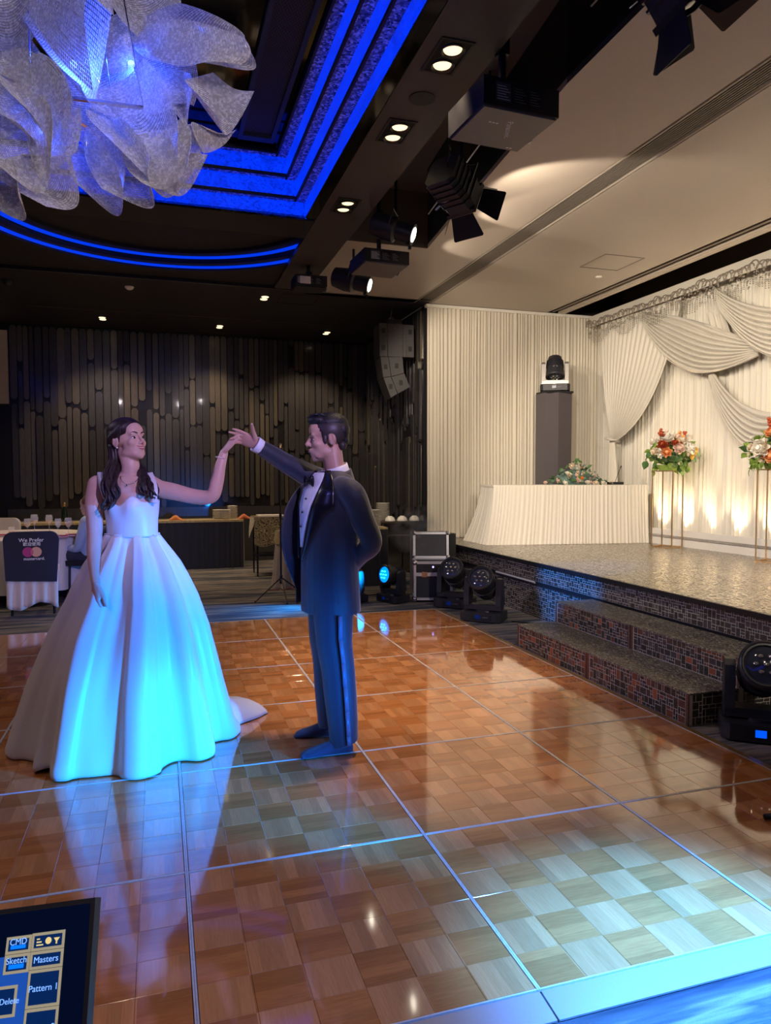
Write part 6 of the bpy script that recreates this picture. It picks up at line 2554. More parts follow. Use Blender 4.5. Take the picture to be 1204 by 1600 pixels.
class Head:
    def __init__(s, c, f, u, k=1.0):
        s.c = V(c)
        s.f = V(f).normalized()
        u = V(u)
        s.u = (u - s.f * u.dot(s.f)).normalized()
        s.s = s.u.cross(s.f)
        s.k = k
        s.M = Matrix(((s.f.x, s.s.x, s.u.x), (s.f.y, s.s.y, s.u.y), (s.f.z, s.s.z, s.u.z)))

    def p(s, a, b, c):
        return s.c + (s.f * a + s.s * b + s.u * c) * s.k

    def e(s, bm, c, r, su=14, sv=10, rot=None):
        M = s.M @ rot if rot is not None else s.M
        ell(bm, s.p(*c), (r[0] * s.k, r[1] * s.k, r[2] * s.k), M, su, sv)

    def build(s, bm, male=False):
        j = 1.0 if male else 0.88
        nz = 1.0 if male else 0.85
        s.e(bm, (-0.018, 0, 0.042), (0.097, 0.074, 0.084), 24, 16)       # cranium
        s.e(bm, (0.052, 0, 0.048), (0.040, 0.056, 0.050))                # forehead
        s.e(bm, (0.030, 0, -0.030), (0.056, 0.058 * (1.03 if male else 0.98), 0.080), 20, 14)
        s.e(bm, (0.064, 0, -0.092), (0.024, 0.027 * j, 0.020))           # chin
        s.e(bm, (0.042, 0, -0.062), (0.050, 0.046 * j, 0.050), 18, 12)
        s.e(bm, (0.050, 0, -0.080), (0.030, 0.036 * j, 0.024))
        for q in (-1, 1):
            s.e(bm, (0.010, q * 0.042 * j, -0.064), (0.042, 0.020, 0.027))   # jaw corner
            s.e(bm, (0.040, q * 0.034 * j, -0.078), (0.036, 0.016, 0.020))
            s.e(bm, (0.058, q * 0.036, -0.022), (0.024, 0.024, 0.022))       # cheek
            s.e(bm, (0.078 if male else 0.073, q * 0.027, 0.026), (0.012, 0.026, 0.009 if male else 0.007))        # brow ridge
            s.e(bm, (0.0915, q * 0.0105, -0.027), (0.010, 0.0075, 0.0075), 8, 6)   # nostril wing
            s.e(bm, (0.066, q * 0.030, 0.004), (0.016, 0.018, 0.0115), 10, 8)    # eyelid mass
            rot = Matrix.Rotation(0.25, 3, 'Y')
            s.e(bm, (-0.012, q * 0.077, -0.004), (0.019, 0.007, 0.031), 12, 8, rot)  # ear
            s.e(bm, (-0.022, q * 0.083, 0.004), (0.010, 0.007, 0.024), 10, 8, rot)
        tube(bm, [s.p(0.084, 0, 0.020), s.p(0.094, 0, 0.0), s.p(0.107, 0, -0.020), s.p(0.101, 0, -0.030)], [x * s.k * nz for x in (0.0085, 0.0085, 0.0115, 0.008)], 10)
        s.e(bm, (0.083, 0, -0.050), (0.014, 0.024, 0.011))               # mouth mass
        s.e(bm, (0.092, 0, -0.0475), (0.0075, 0.019, 0.0045), 10, 6)     # upper lip
        s.e(bm, (0.0895, 0, -0.0595), (0.0085, 0.017, 0.0055), 10, 6)    # lower lip
        s.e(bm, (0.073, 0, -0.072), (0.014, 0.022, 0.010))

    def face_parts(s, par, lip, smile=0.0):
        for q in (-1, 1):
            bm = BM()
            s.e(bm, (0.0712, q * 0.030, 0.0035), (0.0105, 0.0130, 0.0065), 14, 10)
            o = obj('eye', bm, EYEW, par, smooth=True)
            bm = BM()
            s.e(bm, (0.0790, q * 0.0295, 0.0035), (0.0042, 0.0072, 0.0060), 10, 8)
            obj('iris', bm, IRIS, o, smooth=True)
            bm = BM()
            tube(bm, [s.p(0.0825 - 0.012 * t_ * t_ - 0.004, q * (0.0295 + (t_) * 0.015), 0.0105 - 0.0035 * t_ * t_) for t_ in (-1, -0.5, 0, 0.5, 1)], [0.0012 * s.k, 0.002 * s.k, 0.0024 * s.k, 0.002 * s.k, 0.0013 * s.k], 6)
            obj('eyelid_line', bm, BROW, par, smooth=True)
            bm = BM()
            tube(bm, [s.p(0.0880 - 0.016 * t_ * t_, q * (0.012 + t_ * 0.034), 0.027 + 0.008 * math.sin(PI * t_ * 0.75)) for t_ in (0, 0.25, 0.5, 0.75, 1)], [x * s.k for x in (0.0028, 0.0036, 0.0034, 0.0026, 0.0012)], 6)
            obj('eyebrow', bm, BROW, par, smooth=True)
        for nm, z, w_, rr in (('upper_lip', -0.0490, 0.020, 0.0032), ('lower_lip', -0.0585, 0.017, 0.0040)):
            bm = BM()
            tube(bm, [s.p(0.0985 - 0.020 * t_ * t_, t_ * (w_ + smile * 0.006), z + smile * 0.009 * t_ * t_ - (0.0 if nm == 'upper_lip' else smile * 0.002)) for t_ in (-1, -0.6, -0.2, 0.2, 0.6, 1)], [x * rr * s.k for x in (0.35, 0.8, 1, 1, 0.8, 0.35)], 8)
            obj(nm, bm, lip, par, smooth=True)
        if smile:
            bm = BM()
            tube(bm, [s.p(0.0955 - 0.020 * t_ * t_, t_ * 0.018, -0.0532 + smile * 0.008 * t_ * t_) for t_ in (-1, -0.5, 0, 0.5, 1)], [x * 0.0026 * s.k for x in (0.3, 0.8, 1, 0.8, 0.3)], 8)
            obj('teeth', bm, TEETH, par, smooth=True)


def soften_face(me, hd, n=12):
    """relax the cheeks, jaw and forehead of a finished body mesh, keeping nose, mouth and ears"""
    bm = bmesh.new()
    bm.from_mesh(me)
    sel = []
    for v_ in bm.verts:
        d = v_.co - hd.c
        if d.length > 0.15:
            continue
        a_, b_, c_ = d.dot(hd.f) / hd.k, d.dot(hd.s) / hd.k, d.dot(hd.u) / hd.k
        if -0.12 < c_ < 0.09 and abs(b_) < 0.070 and a_ > -0.005 and (abs(b_) > 0.018 or c_ > 0.03 or c_ < -0.075):
            sel.append(v_)
    for _ in range(n):
        bmesh.ops.smooth_vert(bm, verts=sel, factor=0.5, use_axis_x=True, use_axis_y=True, use_axis_z=True)
    bm.to_mesh(me)
    bm.free()
    return me


def bez(pts, n):
    """Catmull-Rom through points"""
    P = [V(p) for p in pts]
    P = [P[0] * 2 - P[1]] + P + [P[-1] * 2 - P[-2]]
    out = []
    for i in range(1, len(P) - 2):
        for k in range(n):
            t_ = k / n
            a_, b_, c_, d_ = P[i - 1], P[i], P[i + 1], P[i + 2]
            out.append(0.5 * ((2 * b_) + (c_ - a_) * t_ + (2 * a_ - 5 * b_ + 4 * c_ - d_) * t_ * t_ + (3 * b_ - a_ - 3 * c_ + d_) * t_ ** 3))
    out.append(P[-2])
    return out


def limb(bm, keys, n=6, seg=14):
    """keys: (point, radius)"""
    pts = bez([k[0] for k in keys], n)
    rad = []
    for i in range(len(keys) - 1):
        for k in range(n):
            rad.append(lerp(keys[i][1], keys[i + 1][1], k / n))
    rad.append(keys[-1][1])
    tube(bm, pts, rad, seg)
    for p_, r_ in (keys[0], keys[-1]):
        ell(bm, p_, (r_ * 0.98,) * 3, None, seg, 10)


def hand(bm, wrist, d, nrm, thumb_side, curl, spread=0.10, k=1.0, thumb=(0.7, 0.5), tips=None):
    """d = pointing direction, nrm = palm normal (direction the palm faces), thumb_side = +1/-1 along d x nrm"""
    d = V(d).normalized()
    nrm = V(nrm)
    nrm = (nrm - d * nrm.dot(d)).normalized()
    sd = d.cross(nrm) * thumb_side
    w_ = V(wrist)
    ring = []
    for t_, wx, th in ((-0.012, 0.026, 0.020), (0.01, 0.029, 0.018), (0.035, 0.036, 0.0155), (0.06, 0.039, 0.0145), (0.082, 0.038, 0.0125), (0.092, 0.034, 0.009)):
        ring.append((w_ + d * t_ * k, sd * wx * k, nrm * th * k))
    loft(bm, ring, 18)
    L = (0.074, 0.082, 0.077, 0.060)
    off = (0.028, 0.0095, -0.0095, -0.0275)
    for q in range(4):
        base_ = w_ + d * (0.084 - (0.004 if q in (0, 3) else 0)) * k + sd * off[q] * k
        dd = (d + sd * spread * (1.5 - q)).normalized()
        ax = sd
        p = base_ - dd * 0.014 * k
        pts = [p, base_]
        c_ = curl[q]
        cur = dd
        pos = base_
        for j, fr_ in enumerate((0.44, 0.32, 0.24)):
            ang_ = c_ * (0.75, 1.0, 0.7)[j]
            cur = (cur * math.cos(ang_) + nrm * math.sin(ang_)).normalized() if True else cur
            nrm_local = nrm
            pos = pos + cur * L[q] * fr_ * k
            pts.append(pos)
        tube(bm, pts, [x * k for x in (0.0095, 0.0092, 0.0086, 0.0080, 0.0062)], 10)
        ell(bm, pts[-1], (0.0066 * k,) * 3, None, 8, 6)
    tb = w_ + d * 0.022 * k + sd * 0.026 * k + nrm * 0.004 * k
    t1 = (d * math.cos(thumb[0]) + sd * math.sin(thumb[0]) + nrm * 0.25).normalized()
    t2 = (t1 + d * thumb[1] + nrm * 0.1).normalized()
    p1 = tb + t1 * 0.042 * k
    p2 = p1 + t2 * 0.030 * k
    p3 = p2 + t2 * 0.024 * k
    tube(bm, [tb - t1 * 0.02 * k, tb, p1, p2, p3], [x * k for x in (0.012, 0.0145, 0.0112, 0.0098, 0.007)], 10)
    ell(bm, p3, (0.0072 * k,) * 3, None, 8, 6)


def local_pt(px0, d, a, b, off=0.0):
    """pixel of the photograph at camera distance d+off -> local point of the figure standing at (px0, d)"""
    w_ = CAM + ray(a, b) * (d + off)
    b0 = CAM + ray(px0, 800) * d
    v_ = w_ - b0
    rx = V((math.cos(YAW), -math.sin(YAW), 0))
    fy = V((math.sin(YAW), math.cos(YAW), 0))
    return V((v_.dot(rx), v_.dot(fy), w_.z))


def figure(name, label, px0, d):
    b0 = CAM + ray(px0, 800) * d
    return thing(name, label, 'person', (b0.x, b0.y, 0), -YAW)


# ------------------------------------------------------------------ THE BRIDE
BD = 3.85
B = lambda a, b, off=0.0: local_pt(205, BD, a, b, off)
bride = figure('person', 'person in a white ball gown smiling with one arm raised', 205, BD)
hf = V((0.86, -0.47, 0.19))
bh = Head(B(201, 690), hf, V((-0.10, 0.03, 1)), 0.985)
bm = BM()
bh.build(bm)
neck0 = bh.p(-0.025, 0, -0.05)
limb(bm, [(neck0, 0.050), (B(204, 728, 0.0), 0.047), (B(203, 742, 0.01), 0.052), (B(200, 756, 0.02), 0.075)], 5, 18)
# torso
tors = [(B(205, 842), 0.118, 0.092), (B(206, 815), 0.122, 0.096), (B(205, 795), 0.128, 0.102), (B(204, 775), 0.132, 0.096), (B(201, 760), 0.150, 0.080), (B(198, 750), 0.135, 0.062), (B(200, 744), 0.085, 0.05)]
loft(bm, [(c_, (a_, -0.03, 0), (0.02, b_, 0)) for c_, a_, b_ in tors], 28)
for px_ in (190, 222):
    ell(bm, B(px_, 792, -0.060), (0.046, 0.042, 0.046))
# collar bones / shoulders
limb(bm, [(B(200, 749), 0.045), (B(172, 752), 0.045), (B(153, 759, -0.01), 0.047)], 4)
limb(bm, [(B(205, 749), 0.045), (B(228, 752, 0.02), 0.045), (B(246, 762, 0.03), 0.046)], 4)
# right arm hanging
limb(bm, [(B(152, 757, -0.01), 0.050), (B(147, 785, -0.02), 0.047), (B(148, 815, -0.05), 0.042), (B(148, 838, -0.08), 0.0375), (B(147, 862, -0.13), 0.0365), (B(148, 890, -0.20), 0.029), (B(150, 912, -0.255), 0.0235)], 5, 16)
hand(bm, B(150, 914, -0.26), (0.03, -0.22, -1), (0.55, 0.75, 0), 1, (0.42, 0.48, 0.5, 0.5), 0.04, 0.98, (0.45, 0.7))
# left arm raised
limb(bm, [(B(243, 763, 0.03), 0.048), (B(270, 768, 0.03), 0.046), (B(305, 776, 0.02), 0.041), (B(331, 775, 0.0), 0.037), (B(339, 752, 0.0), 0.036), (B(344, 728, 0.0), 0.029), (B(350, 707, 0.01), 0.0225)], 6, 16)
hand(bm, B(350, 706, 0.01), (0.62, 0.05, 1.0), (0.82, 0.25, -0.50), -1, (0.42, 0.55, 0.60, 0.50), 0.03, 0.95, (0.30, 0.9))
bride_body = obj('body', soften_face(remeshed(bm, 0.004, 3, 0.5), bh), SK_B, bride, smooth=True)
bh.face_parts(bride, LIP, 1.0)
# nails, earring, necklace, bracelet
bm = BM()
ell(bm, bh.p(-0.004, -0.082, -0.034), (0.005, 0.005, 0.005), None, 8, 6)
obj('earring', bm, mat('pearl', (0.85, 0.82, 0.78), 0.15), bride, smooth=True)
nl = mat('necklace_chain', (0.6, 0.5, 0.4), 0.2, 1.0)
bm = BM()
tube(bm, bez([B(188, 744, -0.052), B(191, 752, -0.088), B(198, 757, -0.100), B(206, 755, -0.100), B(214, 750, -0.085), B(217, 744, -0.055)], 4), 0.0014, 6)
o = obj('necklace', bm, nl, bride, smooth=True)
bm = BM()
ell(bm, B(198, 758, -0.102), (0.005, 0.004, 0.006), None, 8, 6)
obj('pendant', bm, nl, o, smooth=True)
bm = BM()
c_ = B(345, 716, 0.0)
ax_ = (B(350, 705, 0.01) - B(343, 730)).normalized()
n1 = ax_.cross(V((0, 1, 0))).normalized()
n2 = ax_.cross(n1)
tube(bm, [c_ + (n1 * math.cos(a_) + n2 * math.sin(a_)) * 0.030 for a_ in [2 * PI * k / 20 for k in range(21)]], 0.0016, 6)
obj('bracelet', bm, mat('pearl', (0.85, 0.82, 0.78)), bride, smooth=True)

SATIN = mat('ivory_satin', (0.68, 0.64, 0.61), 0.36, sheen=0.25, spec=0.4)
t = NT(SATIN)
t.bump(t.noise(t.scale(t.objco(), (1, 1, 0.2)), 160, 2), 0.04, 0.002)
# bodice: shell round the torso with a sweetheart edge
zw, zb_ = B(205, 834).z, B(205, 772).z


def bod(u, v_):
    a_ = 2 * PI * u
    ca, sa = math.cos(a_), math.sin(a_)
    front = max(0.0, -sa)
    # top edge: scooped in the middle of the front, lower at the back
    mid = math.exp(-((ca + 0.05) / 0.20) ** 2) * front
    lobe = (math.exp(-((ca - 0.42) / 0.25) ** 2) + math.exp(-((ca + 0.48) / 0.25) ** 2)) * front
    top = B(205, 788).z + 0.052 * lobe - 0.006 * mid + 0.03 * (1 - abs(sa)) - (0.02 if sa > 0.5 else 0)
    z = lerp(zw - 0.012, top, v_)
    tt = (z - zw) / (B(205, 770).z - zw)
    rx = interp([(0, 0.136), (0.35, 0.138), (0.65, 0.146), (0.9, 0.150), (1.1, 0.142)], tt)
    ry = interp([(0, 0.108), (0.35, 0.116), (0.65, 0.122), (0.9, 0.116), (1.1, 0.108)], tt)
    bust = 0.026 * math.exp(-((tt - 0.68) / 0.26) ** 2) * (math.exp(-((ca - 0.45) / 0.3) ** 2) + math.exp(-((ca + 0.45) / 0.3) ** 2)) * front
    c_ = B(206, 815)
    return V((c_.x + rx * ca + 0.02 * sa, (ry + bust) * sa - 0.03 * ca, z))


bm = BM()
sheet(bm, bod, 72, 18, wrap=True)
bodice = obj('bodice', bm, SATIN, bride, smooth=True)
bodice.modifiers.new('s', 'SOLIDIFY').thickness = 0.004
# shoulder straps
for pts, w_ in (((B(170, 786, -0.115), B(163, 768, -0.108), B(159, 752, -0.078), B(158, 738, -0.02), B(162, 745, 0.06), B(168, 775, 0.10)), 0.020), ((B(238, 786, -0.10), B(240, 768, -0.095), B(237, 753, -0.062), B(231, 739, 0.0), B(227, 745, 0.06), B(224, 775, 0.105)), 0.022)):
    path = bez(pts, 5)
    bm = BM()
    G = []
    for i, p in enumerate(path):
        tg = (path[min(i + 1, len(path) - 1)] - path[max(i - 1, 0)]).normalized()
        sdv = V((1, -0.25, 0))
        sdv = (sdv - tg * sdv.dot(tg)).normalized()
        G.append((bm.verts.new(p - sdv * w_), bm.verts.new(p + sdv * w_)))
    for a_, b_ in zip(G[:-1], G[1:]):
        bm.faces.new((a_[0], a_[1], b_[1], b_[0]))
    o = obj('shoulder_strap', bm, SATIN, bride, smooth=True)
    o.modifiers.new('s', 'SOLIDIFY').thickness = 0.004
# ball gown skirt with deep folds and a short train
SK_ROWS = []
pleat_a = [0.0, 0.42, 0.80, 1.15, 1.52, 1.88, 2.30, 2.75, 3.2, 3.75, 4.3, 4.85, 5.4, 5.85]


def skirt_fn(u, v_):
    a_ = 2 * PI * u            # 0 = +x (right), -pi/2 = towards the viewer
    ca, sa = math.cos(a_), math.sin(a_)
    z = zw * (1 - v_ ** 1.02)
    R0 = interp([(0, 0.136), (0.06, 0.168), (0.14, 0.225), (0.28, 0.295), (0.45, 0.375), (0.65, 0.445), (0.85, 0.505), (1.0, 0.545)], v_)
    Ry = R0 * lerp(0.80, 1.0, smooth01(0, 0.25, v_))
    cx_ = interp([(0, B(206, 834).x), (0.3, 0.01), (0.7, -0.03), (1, -0.045)], v_)
    # folds: broad swells that begin as pleats at the waist
    ph = 9 * a_ + 1.1 * math.sin(a_ * 2 + 0.6)
    fold = math.sin(ph)
    fold = 1 - 2 * abs(math.sin(ph / 2)) ** 0.8 if False else math.copysign(abs(fold) ** 0.6, fold)
    fa = interp([(0, 0.008), (0.06, 0.020), (0.2, 0.030), (0.45, 0.036), (0.7, 0.044), (1, 0.056)], v_)
    fine = 0.006 * math.sin(23 * a_ + 3 * v_) * smooth01(0, 0.1, v_) * (1 - 0.5 * v_)
    R = 1 + (fold * fa + fine) / R0 * 1.0
    # deep fold left of centre front, where the cloth turns in
    da = (a_ - (1.5 * PI - 0.42) + PI) % (2 * PI) - PI
    R -= 0.16 * math.exp(-(da / 0.10) ** 2) * smooth01(0.35, 1.0, v_)
    da = (a_ - (1.5 * PI + 0.02) + PI) % (2 * PI) - PI
    R += 0.05 * math.exp(-(da / 0.12) ** 2) * smooth01(0.4, 1.0, v_)
    x, y = cx_ + R0 * R * ca, Ry * R * sa
    # train running out at the back right
    dt = (a_ - 0.58 + PI) % (2 * PI) - PI
    tr_ = math.exp(-(dt / 0.27) ** 2)
    ext = tr_ * (0.27 * smooth01(0.88, 1.0, v_) ** 1.2)
    x += ext * 0.92
    y += ext * 0.42
    if v_ > 0.88:
        z += tr_ * 0.045 * math.sin(PI * smooth01(0.88, 1.0, v_)) 
    # hem rolls under a little
    if v_ > 0.97:
        k = 1 - 0.02 * (v_ - 0.97) / 0.03
        x, y = cx_ + (x - cx_) * k, y * k
    lift = 0.0
    da = (a_ - (1.5 * PI - 0.42) + PI) % (2 * PI) - PI
    lift = 0.03 * math.exp(-(da / 0.14) ** 2) * smooth01(0.9, 1, v_)
    return V((x, y, max(0.006, z + lift)))


bm = BM()
sheet(bm, skirt_fn, 300, 60, wrap=True)
skirt_o = obj('skirt', bm, SATIN, bride, smooth=True)
skirt_o.modifiers.new('s', 'SOLIDIFY').thickness = 0.004
bm = BM()
tube(bm, [skirt_fn(k / 60, 0.0) + V((0, 0, 0.002)) for k in range(61)], 0.0035, 6)
obj('waist_seam', bm, SATIN, bride, smooth=True)
# hair: cap, half-up twist and long waves
HAIRB = mat('hair_dark_brown', (0.020, 0.011, 0.009), 0.42, spec=0.4)
t = NT(HAIRB)
hn = t.noise(t.scale(t.objco(), (60, 60, 5)), 2.0, 3)
t.col(t.ramp(hn, [(0.35, (0.010, 0.006, 0.005)), (0.65, (0.040, 0.022, 0.018))]))
t.bump(hn, 0.4, 0.006)
bm = BM()
bh.e(bm, (-0.022, 0, 0.060), (0.104, 0.0815, 0.079), 24, 16)
bh.e(bm, (-0.075, 0, 0.00), (0.060, 0.070, 0.075), 18, 12)
bh.e(bm, (-0.125, 0, 0.012), (0.026, 0.036, 0.030), 14, 10)
for q in (-1, 1):
    bh.e(bm, (-0.035, q * 0.066, 0.030), (0.050, 0.022, 0.045))
    limb(bm, [(bh.p(0.052, q * 0.030, 0.090), 0.014), (bh.p(0.030, q * 0.058, 0.072), 0.016), (bh.p(0.0, q * 0.075, 0.045), 0.018), (bh.p(-0.05, q * 0.075, 0.02), 0.022)], 4, 10)
cap_o = remeshed(bm, 0.005, 4, 0.5)
hair = obj('hair', cap_o, HAIRB, bride, smooth=True)
r = random.Random(2)


def lock(keys, n=9, spread=0.02, rad=0.014):
    for k in range(n):
        o_ = V((r.gauss(0, 1), r.gauss(0, 1), r.gauss(0, 0.3))) * spread
        ph = r.uniform(0, 6)
        pts = bez([V(p) + o_ * (0.35 + 0.65 * i / (len(keys) - 1)) for i, p in enumerate(keys)], 6)
        out, rr = [], []
        for i, p in enumerate(pts):
            t_ = i / (len(pts) - 1)
            w_ = 0.012 * t_ * V((math.sin(ph + t_ * 13), math.cos(ph + t_ * 11), 0))
            out.append(p + w_)
            rr.append(rad * (1 - 0.75 * t_ ** 2.5) * r.uniform(0.85, 1.1))
        bm = BM()
        tube(bm, out, rr, 8)
        obj('hair_lock', bm, HAIRB, hair, smooth=True)


lock([bh.p(-0.07, -0.055, 0.0), B(176, 718, -0.02), B(170, 738, -0.06), B(168, 758, -0.10), B(170, 782, -0.125), B(166, 795, -0.13)], 12, 0.016)
lock([bh.p(-0.09, -0.03, -0.02), B(180, 722, -0.01), B(178, 742, -0.05), B(178, 762, -0.105), B(176, 780, -0.125)], 9, 0.013)
lock([bh.p(-0.08, 0.05, -0.02), B(214, 724, 0.05), B(224, 738, 0.02), B(232, 750, -0.04), B(239, 764, -0.085), B(243, 778, -0.09)], 11, 0.014)
lock([bh.p(-0.07, 0.06, -0.03), B(216, 728, 0.03), B(221, 744, -0.03), B(225, 758, -0.085), B(222, 768, -0.105), B(230, 774, -0.11)], 8, 0.012)
lock([bh.p(-0.10, 0.0, 0.0), B(180, 725, 0.09), B(190, 750, 0.12), B(195, 775, 0.125), B(200, 800, 0.125)], 12, 0.03, 0.018)

# ------------------------------------------------------------------ THE GROOM
GD = 3.80
G_ = lambda a, b, off=0.0: local_pt(515, GD, a, b, off)
groom = figure('person', 'person in a dark tuxedo and socks holding one hand out to the bride', 515, GD)
Fd = V((-0.86, -0.51, 0))          # chest direction
Ld = V((0.51, -0.86, 0))           # his left, towards the viewer
gh = Head(G_(511, 687), V((-0.965, -0.235, -0.06)), V((0.03, 0, 1)), 1.03)
bm = BM()
gh.build(bm, True)
limb(bm, [(gh.p(-0.022, 0, -0.05), 0.054), (G_(521, 722), 0.053), (G_(525, 742), 0.058), (G_(526, 756), 0.085)], 5, 18)
cen = lambda b: G_(512, b).z
TZc = V((-0.005, 0.02, 0))
trs = [(0.90, 0.150, 0.110), (1.05, 0.150, 0.112), (1.20, 0.165, 0.118), (1.34, 0.175, 0.105), (1.43, 0.120, 0.075)]
loft(bm, [(TZc + V((0, 0, z)), Ld * a_, Fd * b_) for z, a_, b_ in trs], 24)
sn, sf = G_(549, 768, -0.16), G_(492, 748, 0.16)
# left arm behind the back
LE, LW = G_(580, 848, -0.10), G_(546, 884, 0.06)
limb(bm, [(sn, 0.055), (lerp(sn, LE, 0.5), 0.048), (LE, 0.042), (lerp(LE, LW, 0.6), 0.034), (LW, 0.027)], 5)
hand(bm, LW, (-0.9, 0.35, -0.1), (0.3, 0.9, 0), 1, (0.5, 0.5, 0.5, 0.5), 0.05, 1.0)
# right arm reaching out
RE, RW = G_(444, 722, 0.14), G_(404, 697, 0.06)
limb(bm, [(sf, 0.052), (lerp(sf, RE, 0.5), 0.047), (RE, 0.041), (lerp(RE, RW, 0.6), 0.034), (RW, 0.027)], 5)
hand(bm, G_(403, 695, 0.06), (-0.92, -0.05, 0.42), (-0.15, -0.85, -0.30), 1, (0.30, 0.30, 0.62, 0.70), 0.07, 1.02, (1.02, -0.15))
# legs
hipN, hipF = V((0.015, -0.065, 0.92)), V((-0.02, 0.085, 0.92))
ankN, ankF = G_(534, 1160, -0.10), G_(514, 1136, 0.14)
ankN.z, ankF.z = 0.08, 0.08
knN, knF = lerp(hipN, ankN, 0.5) + V((-0.012, 0, 0)), lerp(hipF, ankF, 0.5) + V((-0.012, 0, 0))
for h_, k_, a_ in ((hipN, knN, ankN), (hipF, knF, ankF)):
    limb(bm, [(h_, 0.070), (lerp(h_, k_, 0.5), 0.066), (k_, 0.052), (lerp(k_, a_, 0.35), 0.050), (a_, 0.036)], 5)
obj('body', soften_face(remeshed(bm, 0.0042, 3, 0.5), gh, 8), SK_G, groom, smooth=True)
gh.face_parts(groom, LIPM, 0.0)

TUX = fabric('navy_wool', (0.010, 0.012, 0.024), (0.015, 0.018, 0.034), 0.62, 500, 0.35, 0.05)
TUXIN = mat('jacket_lining', (0.006, 0.006, 0.010), 0.5)
LAPEL = mat('black_satin', (0.008, 0.008, 0.012), 0.26)
SHIRT = fabric('white_shirt', (0.72, 0.72, 0.74), (0.78, 0.78, 0.80), 0.6, 400)


def jac(z, ang_, off=0.0):
    """point on the jacket: angle 0 = chest direction, + towards his left"""
    rl = interp([(0.70, 0.192), (0.85, 0.186), (1.0, 0.176), (1.15, 0.190), (1.28, 0.205), (1.36, 0.200), (1.42, 0.150), (1.46, 0.085)], z) + off
    rf = interp([(0.70, 0.152), (0.85, 0.150), (1.0, 0.146), (1.15, 0.150), (1.28, 0.150), (1.36, 0.130), (1.42, 0.098), (1.46, 0.075)], z) + off
    sh = interp([(0.7, 0.006), (1.0, 0.0), (1.46, 0.02)], z)
    return TZc + V((sh, 0, z)) + Fd * rf * math.cos(ang_) + Ld * rl * math.sin(ang_)


bm = BM()
rings = []
for z in (0.712, 0.75, 0.85, 0.95, 1.05, 1.15, 1.25, 1.32, 1.37, 1.41, 1.44, 1.46):
    c_ = (jac(z, 0) + jac(z, PI)) * 0.5
    rings.append((c_, jac(z, PI / 2) - c_, jac(z, 0) - c_))
loft(bm, rings, 28)
limb(bm, [(sn + V((-0.05, 0.05, 0.01)), 0.070), (sn + V((0.004, 0.005, -0.02)), 0.070), (lerp(sn, LE, 0.5), 0.064), (LE, 0.056), (lerp(LE, LW, 0.5), 0.052), (LW + V((0.01, 0, 0.0)), 0.044)], 6, 18)
limb(bm, [(sf + V((0.05, -0.03, -0.02)), 0.075), (sf, 0.070), (lerp(sf, RE, 0.5), 0.060), (RE, 0.052), (lerp(RE, RW, 0.5), 0.047), (lerp(RE, RW, 0.90), 0.042)], 6, 18)
jacket = obj('jacket', remeshed(bm, 0.006, 4, 0.5), TUX, groom, smooth=True)
# far jacket front hanging open
bm = BM()


def flap(u, v_):
    z = lerp(1.40, 0.745, v_)
    a0 = -0.55
    p0 = jac(z, a0 - 0.35 * (1 - u), 0.010)
    open_ = 0.085 * math.sin(PI * min(1, v_ * 1.15)) ** 1.0 * u
    return p0 + Fd * open_ + V((0, 0.0, 0)) + V((-0.02, 0.02, 0)) * u


sheet(bm, flap, 10, 24)
o = obj('jacket_front', bm, TUX, jacket, smooth=True)
o.modifiers.new('s', 'SOLIDIFY').thickness = 0.006


def wrap_patch(name, zs, a_in, a_out, off, m, par, nu=8, nv=26, th=0.004):
    bm = BM()

    def fn(u, v_):
        z = lerp(zs[0], zs[1], v_)
        return jac(z, lerp(a_in(v_), a_out(v_), u), off + 0.004 * math.sin(PI * u))
    sheet(bm, fn, nu, nv)
    o = obj(name, bm, m, par, smooth=True)
    o.modifiers.new('s', 'SOLIDIFY').thickness = th
    return o


# shirt front, lapels (v runs downward)
shirt = wrap_patch('shirt_front', (1.45, 1.06), lambda v_: lerp(-0.60, -0.20, v_), lambda v_: lerp(0.62, -0.02, v_), 0.010, SHIRT, groom)
wrap_patch('lapel', (1.462, 0.985), lambda v_: interp([(0, 0.62), (1, -0.05)], v_), lambda v_: interp([(0, 0.95), (0.25, 1.02), (0.42, 1.10), (0.44, 0.86), (1, 0.02)], v_), 0.014, LAPEL, jacket)
wrap_patch('lapel', (1.462, 1.0), lambda v_: interp([(0, -0.60), (1, -0.22)], v_), lambda v_: interp([(0, -0.95), (0.4, -0.95), (1, -0.36)], v_), 0.016, LAPEL, jacket)
for z, a_ in ((1.315, 0.10), (1.245, 0.03), (1.17, -0.03)):
    bm = BM()
    p = jac(z, a_, 0.020)
    ell(bm, p, (0.0055, 0.0055, 0.0055), None, 8, 6)
    obj('stud', bm, BLACKP, shirt, smooth=True)
# collar: band round the neck, wings in front
bm = BM()
nb, nt_ = G_(525, 742), G_(522, 722)


def collar(u, v_):
    a_ = 2 * PI * u
    c_ = lerp(nb, nt_, v_) + V((0, 0, -0.030 * max(0, math.cos(a_ - PI * 0.0)) * 0)) 
    fwd = Fd * math.cos(a_) + Ld * math.sin(a_)
    p = c_ + fwd * lerp(0.080, 0.068, v_)
    p.z += -0.045 * (0.5 + 0.5 * math.cos(a_))
    return p


sheet(bm, collar, 32, 4, wrap=True)
o = obj('shirt_collar', bm, SHIRT, groom, smooth=True)
o.modifiers.new('s', 'SOLIDIFY').thickness = 0.004
